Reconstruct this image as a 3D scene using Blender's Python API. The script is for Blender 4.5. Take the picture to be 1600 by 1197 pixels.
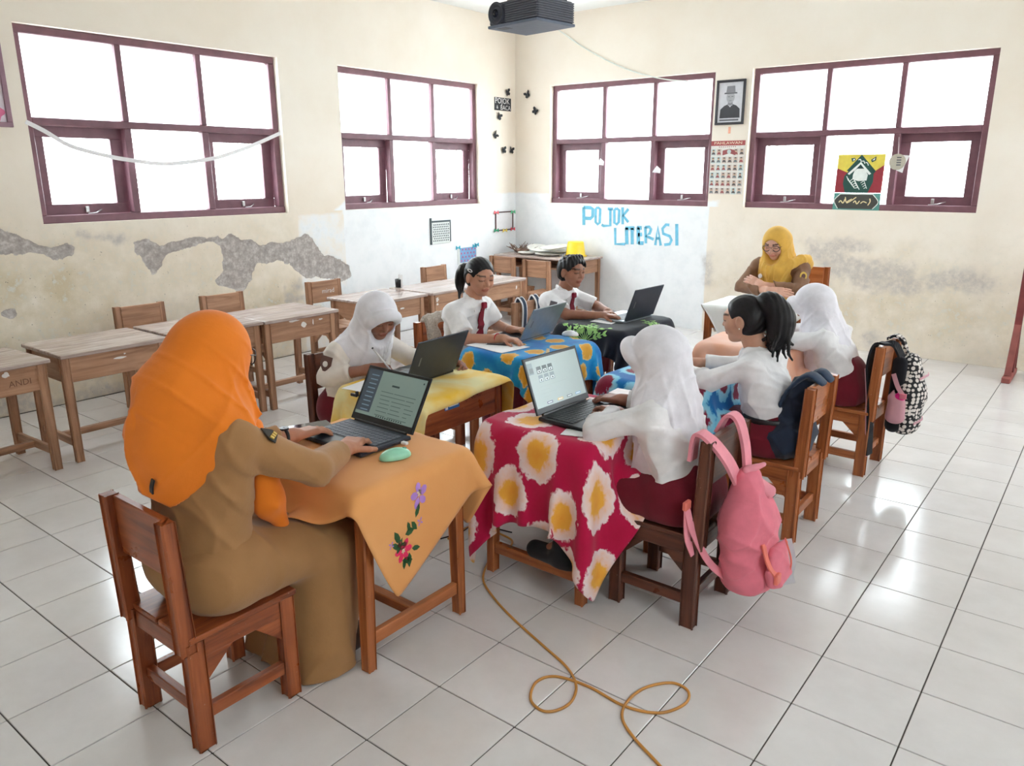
import bpy, bmesh, math, random
import numpy as np
from mathutils import Vector, Matrix, Euler

for o in list(bpy.data.objects):
    bpy.data.objects.remove(o)
SC = bpy.context.scene
COL = SC.collection
R = math.radians
random.seed(7)
rng = np.random.default_rng(7)

# ------------------------------------------------------------------ camera
W_PX, H_PX, F_PX = 1600, 1197, 1202.73
YAW, PITCH, ROLL = 2.23709188, 0.265186231, -0.00288159555
CAM = np.array([1.47288, -1.49791, 1.55459])
FW = np.array([math.cos(YAW)*math.cos(PITCH), math.sin(YAW)*math.cos(PITCH), -math.sin(PITCH)])
_r = np.cross(FW, [0, 0, 1]); _r /= np.linalg.norm(_r); _u = np.cross(_r, FW)
RI = _r*math.cos(ROLL) + _u*math.sin(ROLL)
UP = np.cross(RI, FW)
cd = bpy.data.cameras.new('camera')
cam = bpy.data.objects.new('camera', cd)
COL.objects.link(cam)
cd.sensor_fit = 'HORIZONTAL'; cd.sensor_width = 36.0; cd.lens = F_PX/W_PX*36.0
cd.clip_start = 0.05; cd.clip_end = 200
cam.matrix_world = Matrix(((RI[0], UP[0], -FW[0], CAM[0]), (RI[1], UP[1], -FW[1], CAM[1]),
                           (RI[2], UP[2], -FW[2], CAM[2]), (0, 0, 0, 1)))
SC.camera = cam

# ------------------------------------------------------------------ world, exposure
w = bpy.data.worlds.new('sky'); SC.world = w; w.use_nodes = True
nt = w.node_tree; bg = nt.nodes['Background']
bg.inputs['Color'].default_value = (0.88, 0.95, 1.0, 1)
bg.inputs['Strength'].default_value = 7.0
SC.view_settings.view_transform = 'Standard'
SC.view_settings.look = 'None'
SC.view_settings.gamma = 1.0
SC.view_settings.use_curve_mapping = False
SC.view_settings.exposure = 1.42
SC.cycles.max_bounces = 10
SC.cycles.diffuse_bounces = 6
SC.cycles.sample_clamp_indirect = 8.0

# ------------------------------------------------------------------ room numbers
XL, YB, XR, YF, ZC = -4.22, 5.82, 3.1, -3.6, 3.19      # left wall, back wall, right wall, front wall, ceiling
WZ0, WZ1 = 1.238, 2.485                                 # window sill and head
WIN_L = [(0.69, 2.645), (3.27, 5.19)]                   # along y, left wall
WIN_B = [(-3.735, -1.82), (-1.457, 0.492)]              # along x, back wall
WIN_FILL = [(-1.3, 0.2), (2.9, 4.9)]                       # along y, unseen right wall; openings added and sized as fill light

def portal(loc, rot, sx, sy):
    l = bpy.data.lights.new('window_portal', 'AREA'); l.shape = 'RECTANGLE'; l.size = sx; l.size_y = sy
    l.cycles.is_portal = True
    o = bpy.data.objects.new('window_portal', l); COL.objects.link(o); o.location = loc; o.rotation_euler = rot
for a, b in WIN_L: portal((XL-0.2, (a+b)/2, (WZ0+WZ1)/2), (0, R(-90), 0), WZ1-WZ0, b-a)
for a, b in WIN_B: portal(((a+b)/2, YB+0.2, (WZ0+WZ1)/2), (R(-90), 0, 0), b-a, WZ1-WZ0)
for a, b in WIN_FILL: portal((XR+0.2, (a+b)/2, (WZ0+WZ1)/2), (0, R(90), 0), WZ1-WZ0, b-a)
# ------------------------------------------------------------------ pixel helpers (direction only; the distance comes from floor, wall or desk)
def ray(x, y): return FW + RI*((x-800)/F_PX) - UP*((y-598.5)/F_PX)
def at_z(x, y, z=0.0):
    d = ray(x, y); return CAM + d*((z-CAM[2])/d[2])
def at_x(x, y, X):
    d = ray(x, y); return CAM + d*((X-CAM[0])/d[0])
def at_y(x, y, Y):
    d = ray(x, y); return CAM + d*((Y-CAM[1])/d[1])

# ------------------------------------------------------------------ materials
def lin(c):
    return tuple(((v/255)/12.92 if v/255 <= 0.04045 else ((v/255+0.055)/1.055)**2.4) for v in c)
_mats = {}
def new_mat(name):
    m = bpy.data.materials.new(name); m.use_nodes = True
    return m, m.node_tree, m.node_tree.nodes['Principled BSDF']
def N(nt, typ, **kw):
    n = nt.nodes.new(typ)
    for k, v in kw.items():
        if k in n.inputs: n.inputs[k].default_value = v
        else: setattr(n, k, v)
    return n
def L(nt, a, b): nt.links.new(a, b)
def mixrgb(nt, fac, a, b, blend='MIX'):
    n = nt.nodes.new('ShaderNodeMix'); n.data_type = 'RGBA'; n.blend_type = blend
    for sock, v in ((n.inputs[0], fac), (n.inputs[6], a), (n.inputs[7], b)):
        if hasattr(v, 'is_linked'): nt.links.new(v, sock)
        else: sock.default_value = v if not isinstance(v, tuple) else (v+(1,))[:4]
    return n.outputs[2]
def math_(nt, op, a, b=None, clamp=False):
    n = nt.nodes.new('ShaderNodeMath'); n.operation = op; n.use_clamp = clamp
    for i, v in enumerate((a, b)):
        if v is None: continue
        if hasattr(v, 'is_linked'): nt.links.new(v, n.inputs[i])
        else: n.inputs[i].default_value = v
    return n.outputs[0]
def ramp(nt, fac, stops, interp='LINEAR'):
    n = nt.nodes.new('ShaderNodeValToRGB'); cr = n.color_ramp; cr.interpolation = interp
    while len(cr.elements) < len(stops): cr.elements.new(0.5)
    for e, (p, c) in zip(cr.elements, stops):
        e.position = p; e.color = (c+(1,))[:4] if len(c) == 3 else c
    nt.links.new(fac, n.inputs[0]); return n.outputs[0]
def bump(nt, bsdf, h, strength=0.3, dist=0.01):
    b = nt.nodes.new('ShaderNodeBump'); b.inputs['Strength'].default_value = strength; b.inputs['Distance'].default_value = dist
    nt.links.new(h, b.inputs['Height']); nt.links.new(b.outputs[0], bsdf.inputs['Normal'])

def plain(name, rgb, rough=0.5, metal=0.0, var=0.06, scale=30, bmp=0.0, spec=0.5, sheen=0.0, emit=0.0, alpha=None):
    """plain colour with a little procedural variation"""
    if name in _mats: return _mats[name]
    m, nt, b = new_mat(name); c = lin(rgb)
    tc = N(nt, 'ShaderNodeTexCoord'); no = N(nt, 'ShaderNodeTexNoise', Scale=scale, Detail=3.0)
    L(nt, tc.outputs['Object'], no.inputs['Vector'])
    lo = tuple(v*(1-var) for v in c); hi = tuple(min(1, v*(1+var)) for v in c)
    col = ramp(nt, no.outputs[0], [(0.3, lo), (0.7, hi)])
    L(nt, col, b.inputs['Base Color'])
    b.inputs['Roughness'].default_value = rough; b.inputs['Metallic'].default_value = metal
    b.inputs['Specular IOR Level'].default_value = spec
    if sheen: b.inputs['Sheen Weight'].default_value = sheen
    if emit:
        L(nt, col, b.inputs['Emission Color']); b.inputs['Emission Strength'].default_value = emit
    if bmp: bump(nt, b, no.outputs[0], bmp, 0.004)
    _mats[name] = m; return m

def fabric(name, rgb, rough=0.85, var=0.08, scale=18, weave=900, bmp=0.25, sheen=0.15, subsurf=0.0):
    if name in _mats: return _mats[name]
    m, nt, b = new_mat(name); c = lin(rgb)
    tc = N(nt, 'ShaderNodeTexCoord'); no = N(nt, 'ShaderNodeTexNoise', Scale=scale, Detail=4.0)
    L(nt, tc.outputs['Object'], no.inputs['Vector'])
    col = ramp(nt, no.outputs[0], [(0.3, tuple(v*(1-var) for v in c)), (0.7, tuple(min(1, v*(1+var)) for v in c))])
    L(nt, col, b.inputs['Base Color'])
    b.inputs['Roughness'].default_value = rough; b.inputs['Sheen Weight'].default_value = sheen
    b.inputs['Specular IOR Level'].default_value = 0.25
    n2 = N(nt, 'ShaderNodeTexNoise', Scale=60.0, Detail=2.0); L(nt, tc.outputs['Object'], n2.inputs['Vector'])
    bump(nt, b, n2.outputs[0], bmp, 0.003)
    _mats[name] = m; return m

def wood(kind, axis=0):
    """varnished wood with grain along one axis of the part"""
    key = 'wood_%s_%s' % (kind, 'xyz'[axis])
    if key in _mats: return _mats[key]
    dark, mid, light, rough, dirt = {
        'red':   ((96, 42, 22), (150, 78, 42), (178, 100, 58), 0.32, 0.25),
        'orange': ((120, 62, 30), (172, 100, 56), (198, 126, 78), 0.33, 0.2),
        'dark':  ((54, 28, 20), (92, 50, 34), (120, 70, 48), 0.34, 0.3),
        'tan':   ((132, 92, 68), (172, 128, 98), (192, 150, 120), 0.38, 0.3),
        'top':   ((140, 116, 106), (178, 160, 152), (200, 186, 180), 0.17, 0.45),  # desk tops: window reflection put into the pale colour
    }[kind]
    m, nt, b = new_mat(key)
    tc = N(nt, 'ShaderNodeTexCoord'); mp = N(nt, 'ShaderNodeMapping')
    oi = N(nt, 'ShaderNodeObjectInfo')
    off = N(nt, 'ShaderNodeVectorMath', operation='ADD'); L(nt, tc.outputs['Object'], off.inputs[0])
    cx = N(nt, 'ShaderNodeCombineXYZ'); r20 = math_(nt, 'MULTIPLY', oi.outputs['Random'], 20.0)
    L(nt, r20, cx.inputs[0]); L(nt, r20, cx.inputs[1]); L(nt, r20, cx.inputs[2]); L(nt, cx.outputs[0], off.inputs[1])
    s = [34, 34, 34]; s[axis] = 2.2
    mp.inputs['Scale'].default_value = s
    L(nt, off.outputs[0], mp.inputs['Vector'])
    n1 = N(nt, 'ShaderNodeTexNoise', Scale=1.0, Detail=5.0, Roughness=0.6, Distortion=0.6); L(nt, mp.outputs[0], n1.inputs['Vector'])
    col = ramp(nt, n1.outputs[0], [(0.28, lin(dark)), (0.5, lin(mid)), (0.75, lin(light))])
    n2 = N(nt, 'ShaderNodeTexNoise', Scale=7.0, Detail=4.0); L(nt, off.outputs[0], n2.inputs['Vector'])
    d = math_(nt, 'MULTIPLY', ramp(nt, n2.outputs[0], [(0.5, (0, 0, 0)), (0.72, (1, 1, 1))]), dirt)
    col = mixrgb(nt, d, col, lin(dark))
    n3 = N(nt, 'ShaderNodeTexNoise', Scale=110.0, Detail=2.0); L(nt, off.outputs[0], n3.inputs['Vector'])
    sc = math_(nt, 'MULTIPLY', ramp(nt, n3.outputs[0], [(0.74, (0, 0, 0)), (0.77, (1, 1, 1))]), 0.3)
    col = mixrgb(nt, sc, col, lin((215, 195, 180)))
    L(nt, col, b.inputs['Base Color'])
    L(nt, ramp(nt, n2.outputs[0], [(0.3, (rough*0.8,)*3), (0.7, (rough*1.35,)*3)]), b.inputs['Roughness'])
    bump(nt, b, n1.outputs[0], 0.18, 0.002)
    _mats[key] = m; return m

# ------------------------------------------------------------------ mesh building
class MB:
    def __init__(s): s.v = []; s.f = []; s.mi = []
    def add(s, vs, fs, mi=0):
        o = len(s.v); s.v += [tuple(map(float, p)) for p in vs]
        s.f += [tuple(i+o for i in f) for f in fs]; s.mi += [mi]*len(fs); return s
    def obox(s, c, half, M=None, bev=0.003, mi=0):
        """chamfered box, centre c, half sizes, optional 3x3 rotation (columns = axes)"""
        h = np.array(half, float); b = min(bev, 0.45*h.min()); vs = []; idx = {}
        for sx in (-1, 1):
            for sy in (-1, 1):
                for sz in (-1, 1):
                    sg = np.array((sx, sy, sz))
                    for a in range(3):
                        e = h - b; e[a] = h[a]; idx[(sx, sy, sz, a)] = len(vs); vs.append(sg*e)
        fs = []
        S = (-1, 1)
        for a in range(3):
            o1, o2 = [k for k in range(3) if k != a]
            for sa in S:
                q = []
                for u, v in ((-1, -1), (1, -1), (1, 1), (-1, 1)):
                    t = [0, 0, 0]; t[a] = sa; t[o1] = u; t[o2] = v; q.append(idx[(*t, a)])
                fs.append(q)
        for c_ in range(3):
            a, b_ = [k for k in range(3) if k != c_]
            for sa in S:
                for sb in S:
                    t0 = [0, 0, 0]; t0[a] = sa; t0[b_] = sb; t1 = list(t0); t0[c_] = -1; t1[c_] = 1
                    fs.append([idx[(*t0, a)], idx[(*t1, a)], idx[(*t1, b_)], idx[(*t0, b_)]])
        for sx in S:
            for sy in S:
                for sz in S: fs.append([idx[(sx, sy, sz, a)] for a in range(3)])
        vs = np.array(vs)
        if M is not None: vs = vs @ np.array(M, float).T
        return s.add(vs + np.array(c, float), fs, mi)
    def box(s, x0, x1, y0, y1, z0, z1, bev=0.003, mi=0):
        return s.obox(((x0+x1)/2, (y0+y1)/2, (z0+z1)/2), (abs(x1-x0)/2, abs(y1-y0)/2, abs(z1-z0)/2), None, bev, mi)
    def beam(s, p0, p1, w, t, side=(0, 1, 0), w1=None, t1=None, mi=0):
        """bar of rectangular section from p0 to p1; w along side, t across; may taper"""
        p0 = np.array(p0, float); p1 = np.array(p1, float); d = p1-p0; d /= np.linalg.norm(d)
        a = np.array(side, float); a = a-d*(a@d); a /= np.linalg.norm(a); b = np.cross(d, a)
        w1 = w if w1 is None else w1; t1 = t if t1 is None else t1
        vs = []
        for p, ww, tt in ((p0, w, t), (p1, w1, t1)):
            c = 0.12*min(ww, tt)
            for u, v in ((-1, -1), (1, -1), (1, 1), (-1, 1)):
                vs += [p+a*u*(ww/2-c)+b*v*tt/2, p+a*u*ww/2+b*v*(tt/2-c)] if u*v > 0 else [p+a*u*ww/2+b*v*(tt/2-c), p+a*u*(ww/2-c)+b*v*tt/2]
        fs = [list(range(7, -1, -1)), list(range(8, 16))] + [[i, (i+1) % 8, 8+(i+1) % 8, 8+i] for i in range(8)]
        return s.add(vs, fs, mi)
    def tube(s, pts, r, n=10, cap=True, mi=0):
        P = np.array(pts, float); m = len(P); rr = np.broadcast_to(np.array(r, float), (m,))
        T = np.gradient(P, axis=0); T /= np.linalg.norm(T, axis=1)[:, None]+1e-12
        a = np.cross(T[0], (0, 0, 1)); a = a if np.linalg.norm(a) > 1e-3 else np.array((1., 0, 0)); a /= np.linalg.norm(a)
        vs = []
        for i in range(m):
            a = a-T[i]*(a@T[i]); a /= np.linalg.norm(a); b = np.cross(T[i], a)
            for k in range(n):
                t = 2*math.pi*k/n; vs.append(P[i]+rr[i]*(a*math.cos(t)+b*math.sin(t)))
        fs = [[i*n+k, i*n+(k+1) % n, (i+1)*n+(k+1) % n, (i+1)*n+k] for i in range(m-1) for k in range(n)]
        if cap: fs += [list(range(n))[::-1], [(m-1)*n+k for k in range(n)]]
        return s.add(vs, fs, mi)
    def strip(s, pts, wdir, w, t=0.002, mi=0):
        """flat band with thickness following pts; wdir one vector or one per point"""
        P = np.array(pts, float); m = len(P); Wd = np.array(wdir, float)
        if Wd.ndim == 1: Wd = np.repeat(Wd[None], m, 0)
        ww = np.broadcast_to(np.array(w, float), (m,))
        T = np.gradient(P, axis=0); T /= np.linalg.norm(T, axis=1)[:, None]+1e-12
        vs = []
        for i in range(m):
            a = Wd[i]-T[i]*(Wd[i]@T[i]); a /= np.linalg.norm(a)+1e-12; b = np.cross(T[i], a)
            for u, v in ((-1, -1), (1, -1), (1, 1), (-1, 1)): vs.append(P[i]+a*u*ww[i]/2+b*v*t/2)
        fs = [[i*4+k, i*4+(k+1) % 4, (i+1)*4+(k+1) % 4, (i+1)*4+k] for i in range(m-1) for k in range(4)]
        fs += [[3, 2, 1, 0], [(m-1)*4+k for k in range(4)]]
        return s.add(vs, fs, mi)
    def lathe(s, prof, c=(0, 0, 0), n=24, M=None, mi=0):
        """profile of (r, z) turned about z"""
        vs = []; m = len(prof)
        for r, z in prof:
            for k in range(n):
                t = 2*math.pi*k/n; vs.append((r*math.cos(t), r*math.sin(t), z))
        vs = np.array(vs)
        if M is not None: vs = vs @ np.array(M, float).T
        fs = [[i*n+k, i*n+(k+1) % n, (i+1)*n+(k+1) % n, (i+1)*n+k] for i in range(m-1) for k in range(n)]
        if prof[0][0] > 1e-6: fs.append(list(range(n))[::-1])
        if prof[-1][0] > 1e-6: fs.append([(m-1)*n+k for k in range(n)])
        return s.add(vs+np.array(c, float), fs, mi)
    def prism(s, poly, fn, t, mi=0):
        """flat outline poly [(u,v)] placed by fn(u,v,w) with thickness t along w"""
        n = len(poly)
        vs = [fn(u, v, 0.0) for u, v in poly]+[fn(u, v, t) for u, v in poly]
        fs = [list(range(n))[::-1], list(range(n, 2*n))]+[[i, (i+1) % n, n+(i+1) % n, n+i] for i in range(n)]
        return s.add(vs, fs, mi)
    def build(s, name, mat, parent=None, smooth=False, kind=None, M=None):
        me = bpy.data.meshes.new(name)
        vs = s.v
        if M is not None: vs = [tuple(M @ Vector(p)) for p in vs]
        me.from_pydata(vs, [], s.f)
        bm = bmesh.new(); bm.from_mesh(me); bmesh.ops.remove_doubles(bm, verts=bm.verts, dist=1e-6)
        bmesh.ops.recalc_face_normals(bm, faces=bm.faces); 
        ok = len(bm.faces) == len(s.f); bm.to_mesh(me); bm.free()
        for m in (mat if isinstance(mat, (list, tuple)) else [mat]): me.materials.append(m)
        if ok and any(s.mi): me.polygons.foreach_set('material_index', s.mi)
        if smooth: me.shade_smooth()
        return obj(name, me, parent, kind)

def obj(name, me, parent=None, kind=None):
    o = bpy.data.objects.new(name, me); COL.objects.link(o)
    if parent is not None: o.parent = parent
    if kind: o['kind'] = kind
    return o
def tag(o, label, cat, group=None):
    o['label'] = label; o['category'] = cat
    if group: o['group'] = group
    return o
def thing(name, label, cat, loc=(0, 0, 0), rz=0.0, group=None):
    o = bpy.data.objects.new(name, None); COL.objects.link(o); o.empty_display_size = 0.1
    o.location = loc; o.rotation_euler = (0, 0, rz)
    return tag(o, label, cat, group)
def mesh_np(name, V, F, mat, parent=None, smooth=True, kind=None):
    me = bpy.data.meshes.new(name)
    V = np.asarray(V, np.float32); F = np.asarray(F, np.int32)
    me.vertices.add(len(V)); me.vertices.foreach_set('co', V.ravel())
    k = F.shape[1]
    me.loops.add(F.size); me.loops.foreach_set('vertex_index', F.ravel())
    me.polygons.add(len(F)); me.polygons.foreach_set('loop_start', np.arange(0, F.size, k, dtype=np.int32))
    me.update(calc_edges=True); me.validate()
    for m in (mat if isinstance(mat, (list, tuple)) else [mat]): me.materials.append(m)
    if smooth: me.shade_smooth()
    return obj(name, me, parent, kind)
def copy_tree(root, loc, rz, label, group=None):
    r = root.copy(); COL.objects.link(r); r.location = loc; r.rotation_euler = (0, 0, rz); r['label'] = label
    if group: r['group'] = group
    for ch in list(root.children):
        c = ch.copy(); COL.objects.link(c); c.parent = r
        for g in list(ch.children):
            d = g.copy(); COL.objects.link(d); d.parent = c
    return r
def spline(pts, n=8):
    """Catmull-Rom through pts"""
    P = np.array(pts, float); P = np.vstack([2*P[0]-P[1], P, 2*P[-1]-P[-2]]); out = []
    for i in range(1, len(P)-2):
        for k in range(n):
            t = k/n; a, b, c, d = P[i-1:i+3]
            out.append(0.5*((2*b)+(-a+c)*t+(2*a-5*b+4*c-d)*t*t+(-a+3*b-3*c+d)*t**3))
    out.append(P[-2]); return np.array(out)
# ================================================================== ROOM
def smooth01(x, a, b):
    t = np.clip((x-a)/(b-a), 0, 1); return t*t*(3-2*t)
def vnoise(x, y, seed=0):
    """cheap smooth value noise"""
    xi = np.floor(x).astype(int); yi = np.floor(y).astype(int); fx = x-xi; fy = y-yi
    def h(a, b):
        n = (a*374761393+b*668265263+seed*974711) & 0x7fffffff
        n = ((n ^ (n >> 13))*1274126177) & 0x7fffffff
        return ((n ^ (n >> 16)) & 0xffff)/65535.0
    ux = fx*fx*(3-2*fx); uy = fy*fy*(3-2*fy)
    return (h(xi, yi)*(1-ux)+h(xi+1, yi)*ux)*(1-uy)+(h(xi, yi+1)*(1-ux)+h(xi+1, yi+1)*ux)*uy
def fbm(x, y, seed=0):
    return (vnoise(x, y, seed)+0.5*vnoise(2.1*x, 2.1*y, seed+1)+0.25*vnoise(4.3*x, 4.3*y, seed+2))/1.75
def poly_sdf(P, X, Y):
    """signed distance to polygon, positive inside"""
    P = np.array(P, float); d = np.full(X.shape, 1e9); ins = np.zeros(X.shape, bool)
    for (x0, y0), (x1, y1) in zip(P, np.roll(P, -1, 0)):
        ex, ey = x1-x0, y1-y0; wx, wy = X-x0, Y-y0
        t = np.clip((wx*ex+wy*ey)/(ex*ex+ey*ey+1e-12), 0, 1)
        d = np.minimum(d, np.hypot(wx-ex*t, wy-ey*t))
        c = (y0 > Y) != (y1 > Y)
        ins ^= c & (X < (x1-x0)*(Y-y0)/((y1-y0) if abs(y1-y0) > 1e-9 else 1e-9)+x0)
    return np.where(ins, d, -d)

def wall_material(name):
    m, nt, b = new_mat(name)
    g = N(nt, 'ShaderNodeNewGeometry')
    def attr(n):
        a = N(nt, 'ShaderNodeAttribute'); a.attribute_name = n; return a.outputs['Fac']
    nb = N(nt, 'ShaderNodeTexNoise', Scale=1.3, Detail=6.0, Roughness=0.6); L(nt, g.outputs['Position'], nb.inputs['Vector'])
    nf = N(nt, 'ShaderNodeTexNoise', Scale=24.0, Detail=6.0, Roughness=0.7); L(nt, g.outputs['Position'], nf.inputs['Vector'])
    nm = N(nt, 'ShaderNodeTexNoise', Scale=6.0, Detail=6.0, Roughness=0.65); L(nt, g.outputs['Position'], nm.inputs['Vector'])
    cream = mixrgb(nt, ramp(nt, nb.outputs[0], [(0.35, (0, 0, 0)), (0.65, (1, 1, 1))]), lin((244, 236, 224)), lin((239, 228, 213)))
    # lower wall: older, dirtier paint (attribute 'grime'), bare white-blue repaint (attribute 'white')
    gr = math_(nt, 'MULTIPLY', attr('grime'), ramp(nt, nm.outputs[0], [(0.3, (0.15,)*3), (0.62, (1, 1, 1))]))
    cream = mixrgb(nt, gr, cream, lin((212, 197, 168)))
    white = mixrgb(nt, ramp(nt, nm.outputs[0], [(0.45, (0, 0, 0)), (0.8, (0.8,)*3)]), lin((244, 246, 248)), lin((228, 233, 236)))
    wf = ramp(nt, math_(nt, 'ADD', attr('white'), math_(nt, 'MULTIPLY', math_(nt, 'SUBTRACT', nm.outputs[0], 0.5), 0.3)), [(0.45, (0, 0, 0)), (0.55, (1, 1, 1))])
    col = mixrgb(nt, wf, cream, white)
    # chalky scuffs
    sc = math_(nt, 'MULTIPLY', ramp(nt, nf.outputs[0], [(0.52, (0, 0, 0)), (0.62, (1, 1, 1))]), math_(nt, 'MULTIPLY', attr('grime'), ramp(nt, nm.outputs[0], [(0.5, (0.2,)*3), (0.6, (0.85,)*3)])))
    col = mixrgb(nt, sc, col, lin((222, 220, 212)))
    ns = N(nt, 'ShaderNodeTexNoise', Scale=70.0, Detail=1.0); L(nt, g.outputs['Position'], ns.inputs['Vector'])
    sp = math_(nt, 'MULTIPLY', ramp(nt, ns.outputs[0], [(0.76, (0, 0, 0)), (0.79, (1, 1, 1))]), attr('grime'))
    col = mixrgb(nt, sp, col, lin((120, 112, 104)))
    # peeled plaster
    pv = math_(nt, 'ADD', attr('peel'), math_(nt, 'MULTIPLY', math_(nt, 'SUBTRACT', nf.outputs[0], 0.5), 0.035))
    pk = ramp(nt, math_(nt, 'ADD', math_(nt, 'MULTIPLY', pv, 10.0), 0.5), [(0.49, (0, 0, 0)), (0.53, (1, 1, 1))])
    bare = ramp(nt, nf.outputs[0], [(0.3, lin((150, 142, 138))), (0.5, lin((176, 168, 163))), (0.66, lin((206, 201, 197)))])
    col = mixrgb(nt, pk, col, bare)
    # softer grey stain
    st = math_(nt, 'MULTIPLY', attr('stain'), ramp(nt, nf.outputs[0], [(0.35, (0.4,)*3), (0.6, (1, 1, 1))]))
    col = mixrgb(nt, st, col, lin((192, 185, 180)))
    L(nt, col, b.inputs['Base Color']); b.inputs['Roughness'].default_value = 0.8
    b.inputs['Specular IOR Level'].default_value = 0.25
    hgt = math_(nt, 'SUBTRACT', math_(nt, 'MULTIPLY', nf.outputs[0], 0.25), math_(nt, 'MULTIPLY', pk, 0.6))
    bump(nt, b, hgt, 0.5, 0.006)
    return m

def wall_grid(name, u0, u1, holes, place, attrs, fine_top=1.238, step=0.02, thick=0.15, fine=True):
    """wall face with window holes: fine grid below the sills, coarse above, plus reveals and an outer face"""
    us = [u0, u1]+[x for h in holes for x in h]
    def lines(a, b, st): return list(np.linspace(a, b, max(2, int((b-a)/st)+1)))
    V = []; F = []
    def grid(U, Z, skip):
        o = len(V); nz = len(Z)
        for u in U:
            for z in Z: V.append((u, z, 0.0))
        for i in range(len(U)-1):
            for j in range(nz-1):
                uc = (U[i]+U[i+1])/2; zc = (Z[j]+Z[j+1])/2
                if skip and any(h[0] < uc < h[1] for h in holes) and WZ0 < zc < WZ1: continue
                F.append((o+i*nz+j, o+(i+1)*nz+j, o+(i+1)*nz+j+1, o+i*nz+j+1))
    st = step if fine else 0.6
    grid(np.array(lines(u0, u1, st)), np.array(lines(0, WZ0, st)), False)
    ub = sorted(us); U = sorted(set(np.round(np.concatenate([lines(a, b, 0.2) for a, b in zip(ub, ub[1:])]), 5)))
    grid(np.array(U), np.array(lines(WZ0, WZ1, 0.2)+lines(WZ1, ZC, 0.2)[1:]), True)
    n_face = len(V)
    for a, b in holes:      # reveals
        for (ua, za), (ub_, zb) in (((a, WZ0), (b, WZ0)), ((b, WZ0), (b, WZ1)), ((b, WZ1), (a, WZ1)), ((a, WZ1), (a, WZ0))):
            o = len(V); V.extend([(ua, za, 0), (ub_, zb, 0), (ub_, zb, thick), (ua, za, thick)]); F.append((o, o+1, o+2, o+3))
    cols = sorted(us)
    for a, b in zip(cols, cols[1:]):      # outer face
        inh = any(h[0] < (a+b)/2 < h[1] for h in holes)
        for z0, z1 in (((0, WZ0), (WZ1, ZC)) if inh else ((0, ZC),)):
            o = len(V); V.extend([(a, z0, thick), (b, z0, thick), (b, z1, thick), (a, z1, thick)]); F.append((o+3, o+2, o+1, o))
    A = np.array(V); u, z = A[:, 0], A[:, 1]
    at = attrs(u, z)
    face = np.arange(len(A)) < n_face
    A[:, 2] += np.where(face, 0.006*smooth01(at['peel'], -0.01, 0.01), 0)
    P = np.array([place(*p) for p in A])
    o = mesh_np(name, P, F, wall_material(name+'_paint'), None, smooth=False, kind='structure')
    for k, v in at.items():
        a = o.data.attributes.new(k, 'FLOAT', 'POINT'); a.data.foreach_set('value', np.where(face, v, 0 if k != 'peel' else -0.2).astype(np.float32))
    return o

def px_poly_left(pts): return [tuple(at_x(x, y, XL)[[1, 2]]) for x, y in pts]
def px_poly_back(pts): return [tuple(at_y(x, y, YB)[[0, 2]]) for x, y in pts]
PEEL_L = [px_poly_left(p) for p in (
    [(-40, 352), (0, 359), (22, 366), (45, 374), (62, 382), (80, 389), (93, 384), (105, 379), (116, 388), (112, 398), (98, 405), (84, 404), (70, 394), (40, 396), (18, 399), (0, 397), (-40, 392)],
    [(209, 380), (222, 371), (234, 377), (250, 384), (275, 377), (305, 370), (332, 369), (348, 373), (360, 366), (378, 373), (394, 374), (408, 384), (425, 381), (445, 379), (466, 372), (480, 366), (494, 379), (505, 398), (520, 400), (534, 408), (545, 413), (548, 432), (540, 440), (515, 436), (480, 434), (462, 424), (452, 412), (440, 408), (428, 410), (415, 413), (403, 411), (398, 422), (394, 440), (380, 455), (360, 453), (338, 446), (336, 440), (350, 425), (348, 400), (345, 385), (325, 379), (300, 384), (278, 393), (256, 398), (254, 414), (246, 428), (236, 427), (224, 410), (212, 395)],
    [(1, 489), (10, 483), (22, 481), (25, 490), (18, 497), (6, 494)])]
STAIN_L = [px_poly_left(p) for p in (
    [(-30, 640), (0, 622), (60, 612), (110, 604), (160, 594), (215, 598), (215, 612), (165, 620), (110, 632), (0, 655)],
    [(440, 560), (480, 545), (520, 535), (520, 550), (470, 570)], [(118, 362), (150, 362), (205, 372), (205, 380), (150, 378), (120, 372)],
    [(445, 450), (470, 438), (480, 455), (470, 475), (450, 470)])]
STAIN_B = [px_poly_back(p) for p in (
    [(1254, 376), (1280, 374), (1300, 388), (1330, 402), (1370, 408), (1420, 410), (1432, 425), (1440, 438), (1470, 424), (1500, 420), (1540, 424), (1562, 440), (1555, 462), (1510, 462), (1470, 452), (1420, 466), (1390, 458), (1340, 452), (1325, 432), (1290, 430), (1262, 400)],
    [(1350, 522), (1366, 519), (1380, 526), (1376, 540), (1356, 548), (1346, 540)], [(1098, 400), (1108, 398), (1116, 420), (1108, 450), (1098, 448)],
    [(1262, 374), (1330, 372), (1370, 392), (1290, 394)])]
def attrs_left(u, z):
    wob = 0.05*(fbm(u*9, z*9, 3)-0.5)+0.05*(fbm(u*24, z*24, 8)-0.5)
    pe = np.max([poly_sdf(p, u, z) for p in PEEL_L], 0)+wob*0.6
    stn = np.max([poly_sdf(p, u, z) for p in STAIN_L], 0)
    gr = smooth01(z, 1.55, 0.85)*(0.5+0.5*smooth01(fbm(u*1.5, z*2.5, 9), 0.25, 0.7))
    wh = smooth01(u, 3.15, 3.32)*smooth01(z, 1.42, 1.3)
    wh = np.maximum(wh, 0.52*smooth01(u, 2.62, 2.75)*smooth01(z, 1.3, 1.2))
    return dict(peel=pe, stain=0.9*smooth01(stn+0.12*(fbm(u*12, z*12, 5)-0.5), -0.03, 0.03)*smooth01(fbm(u*7, z*9, 15), 0.25, 0.55), grime=gr*(1-wh), white=wh)
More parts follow.
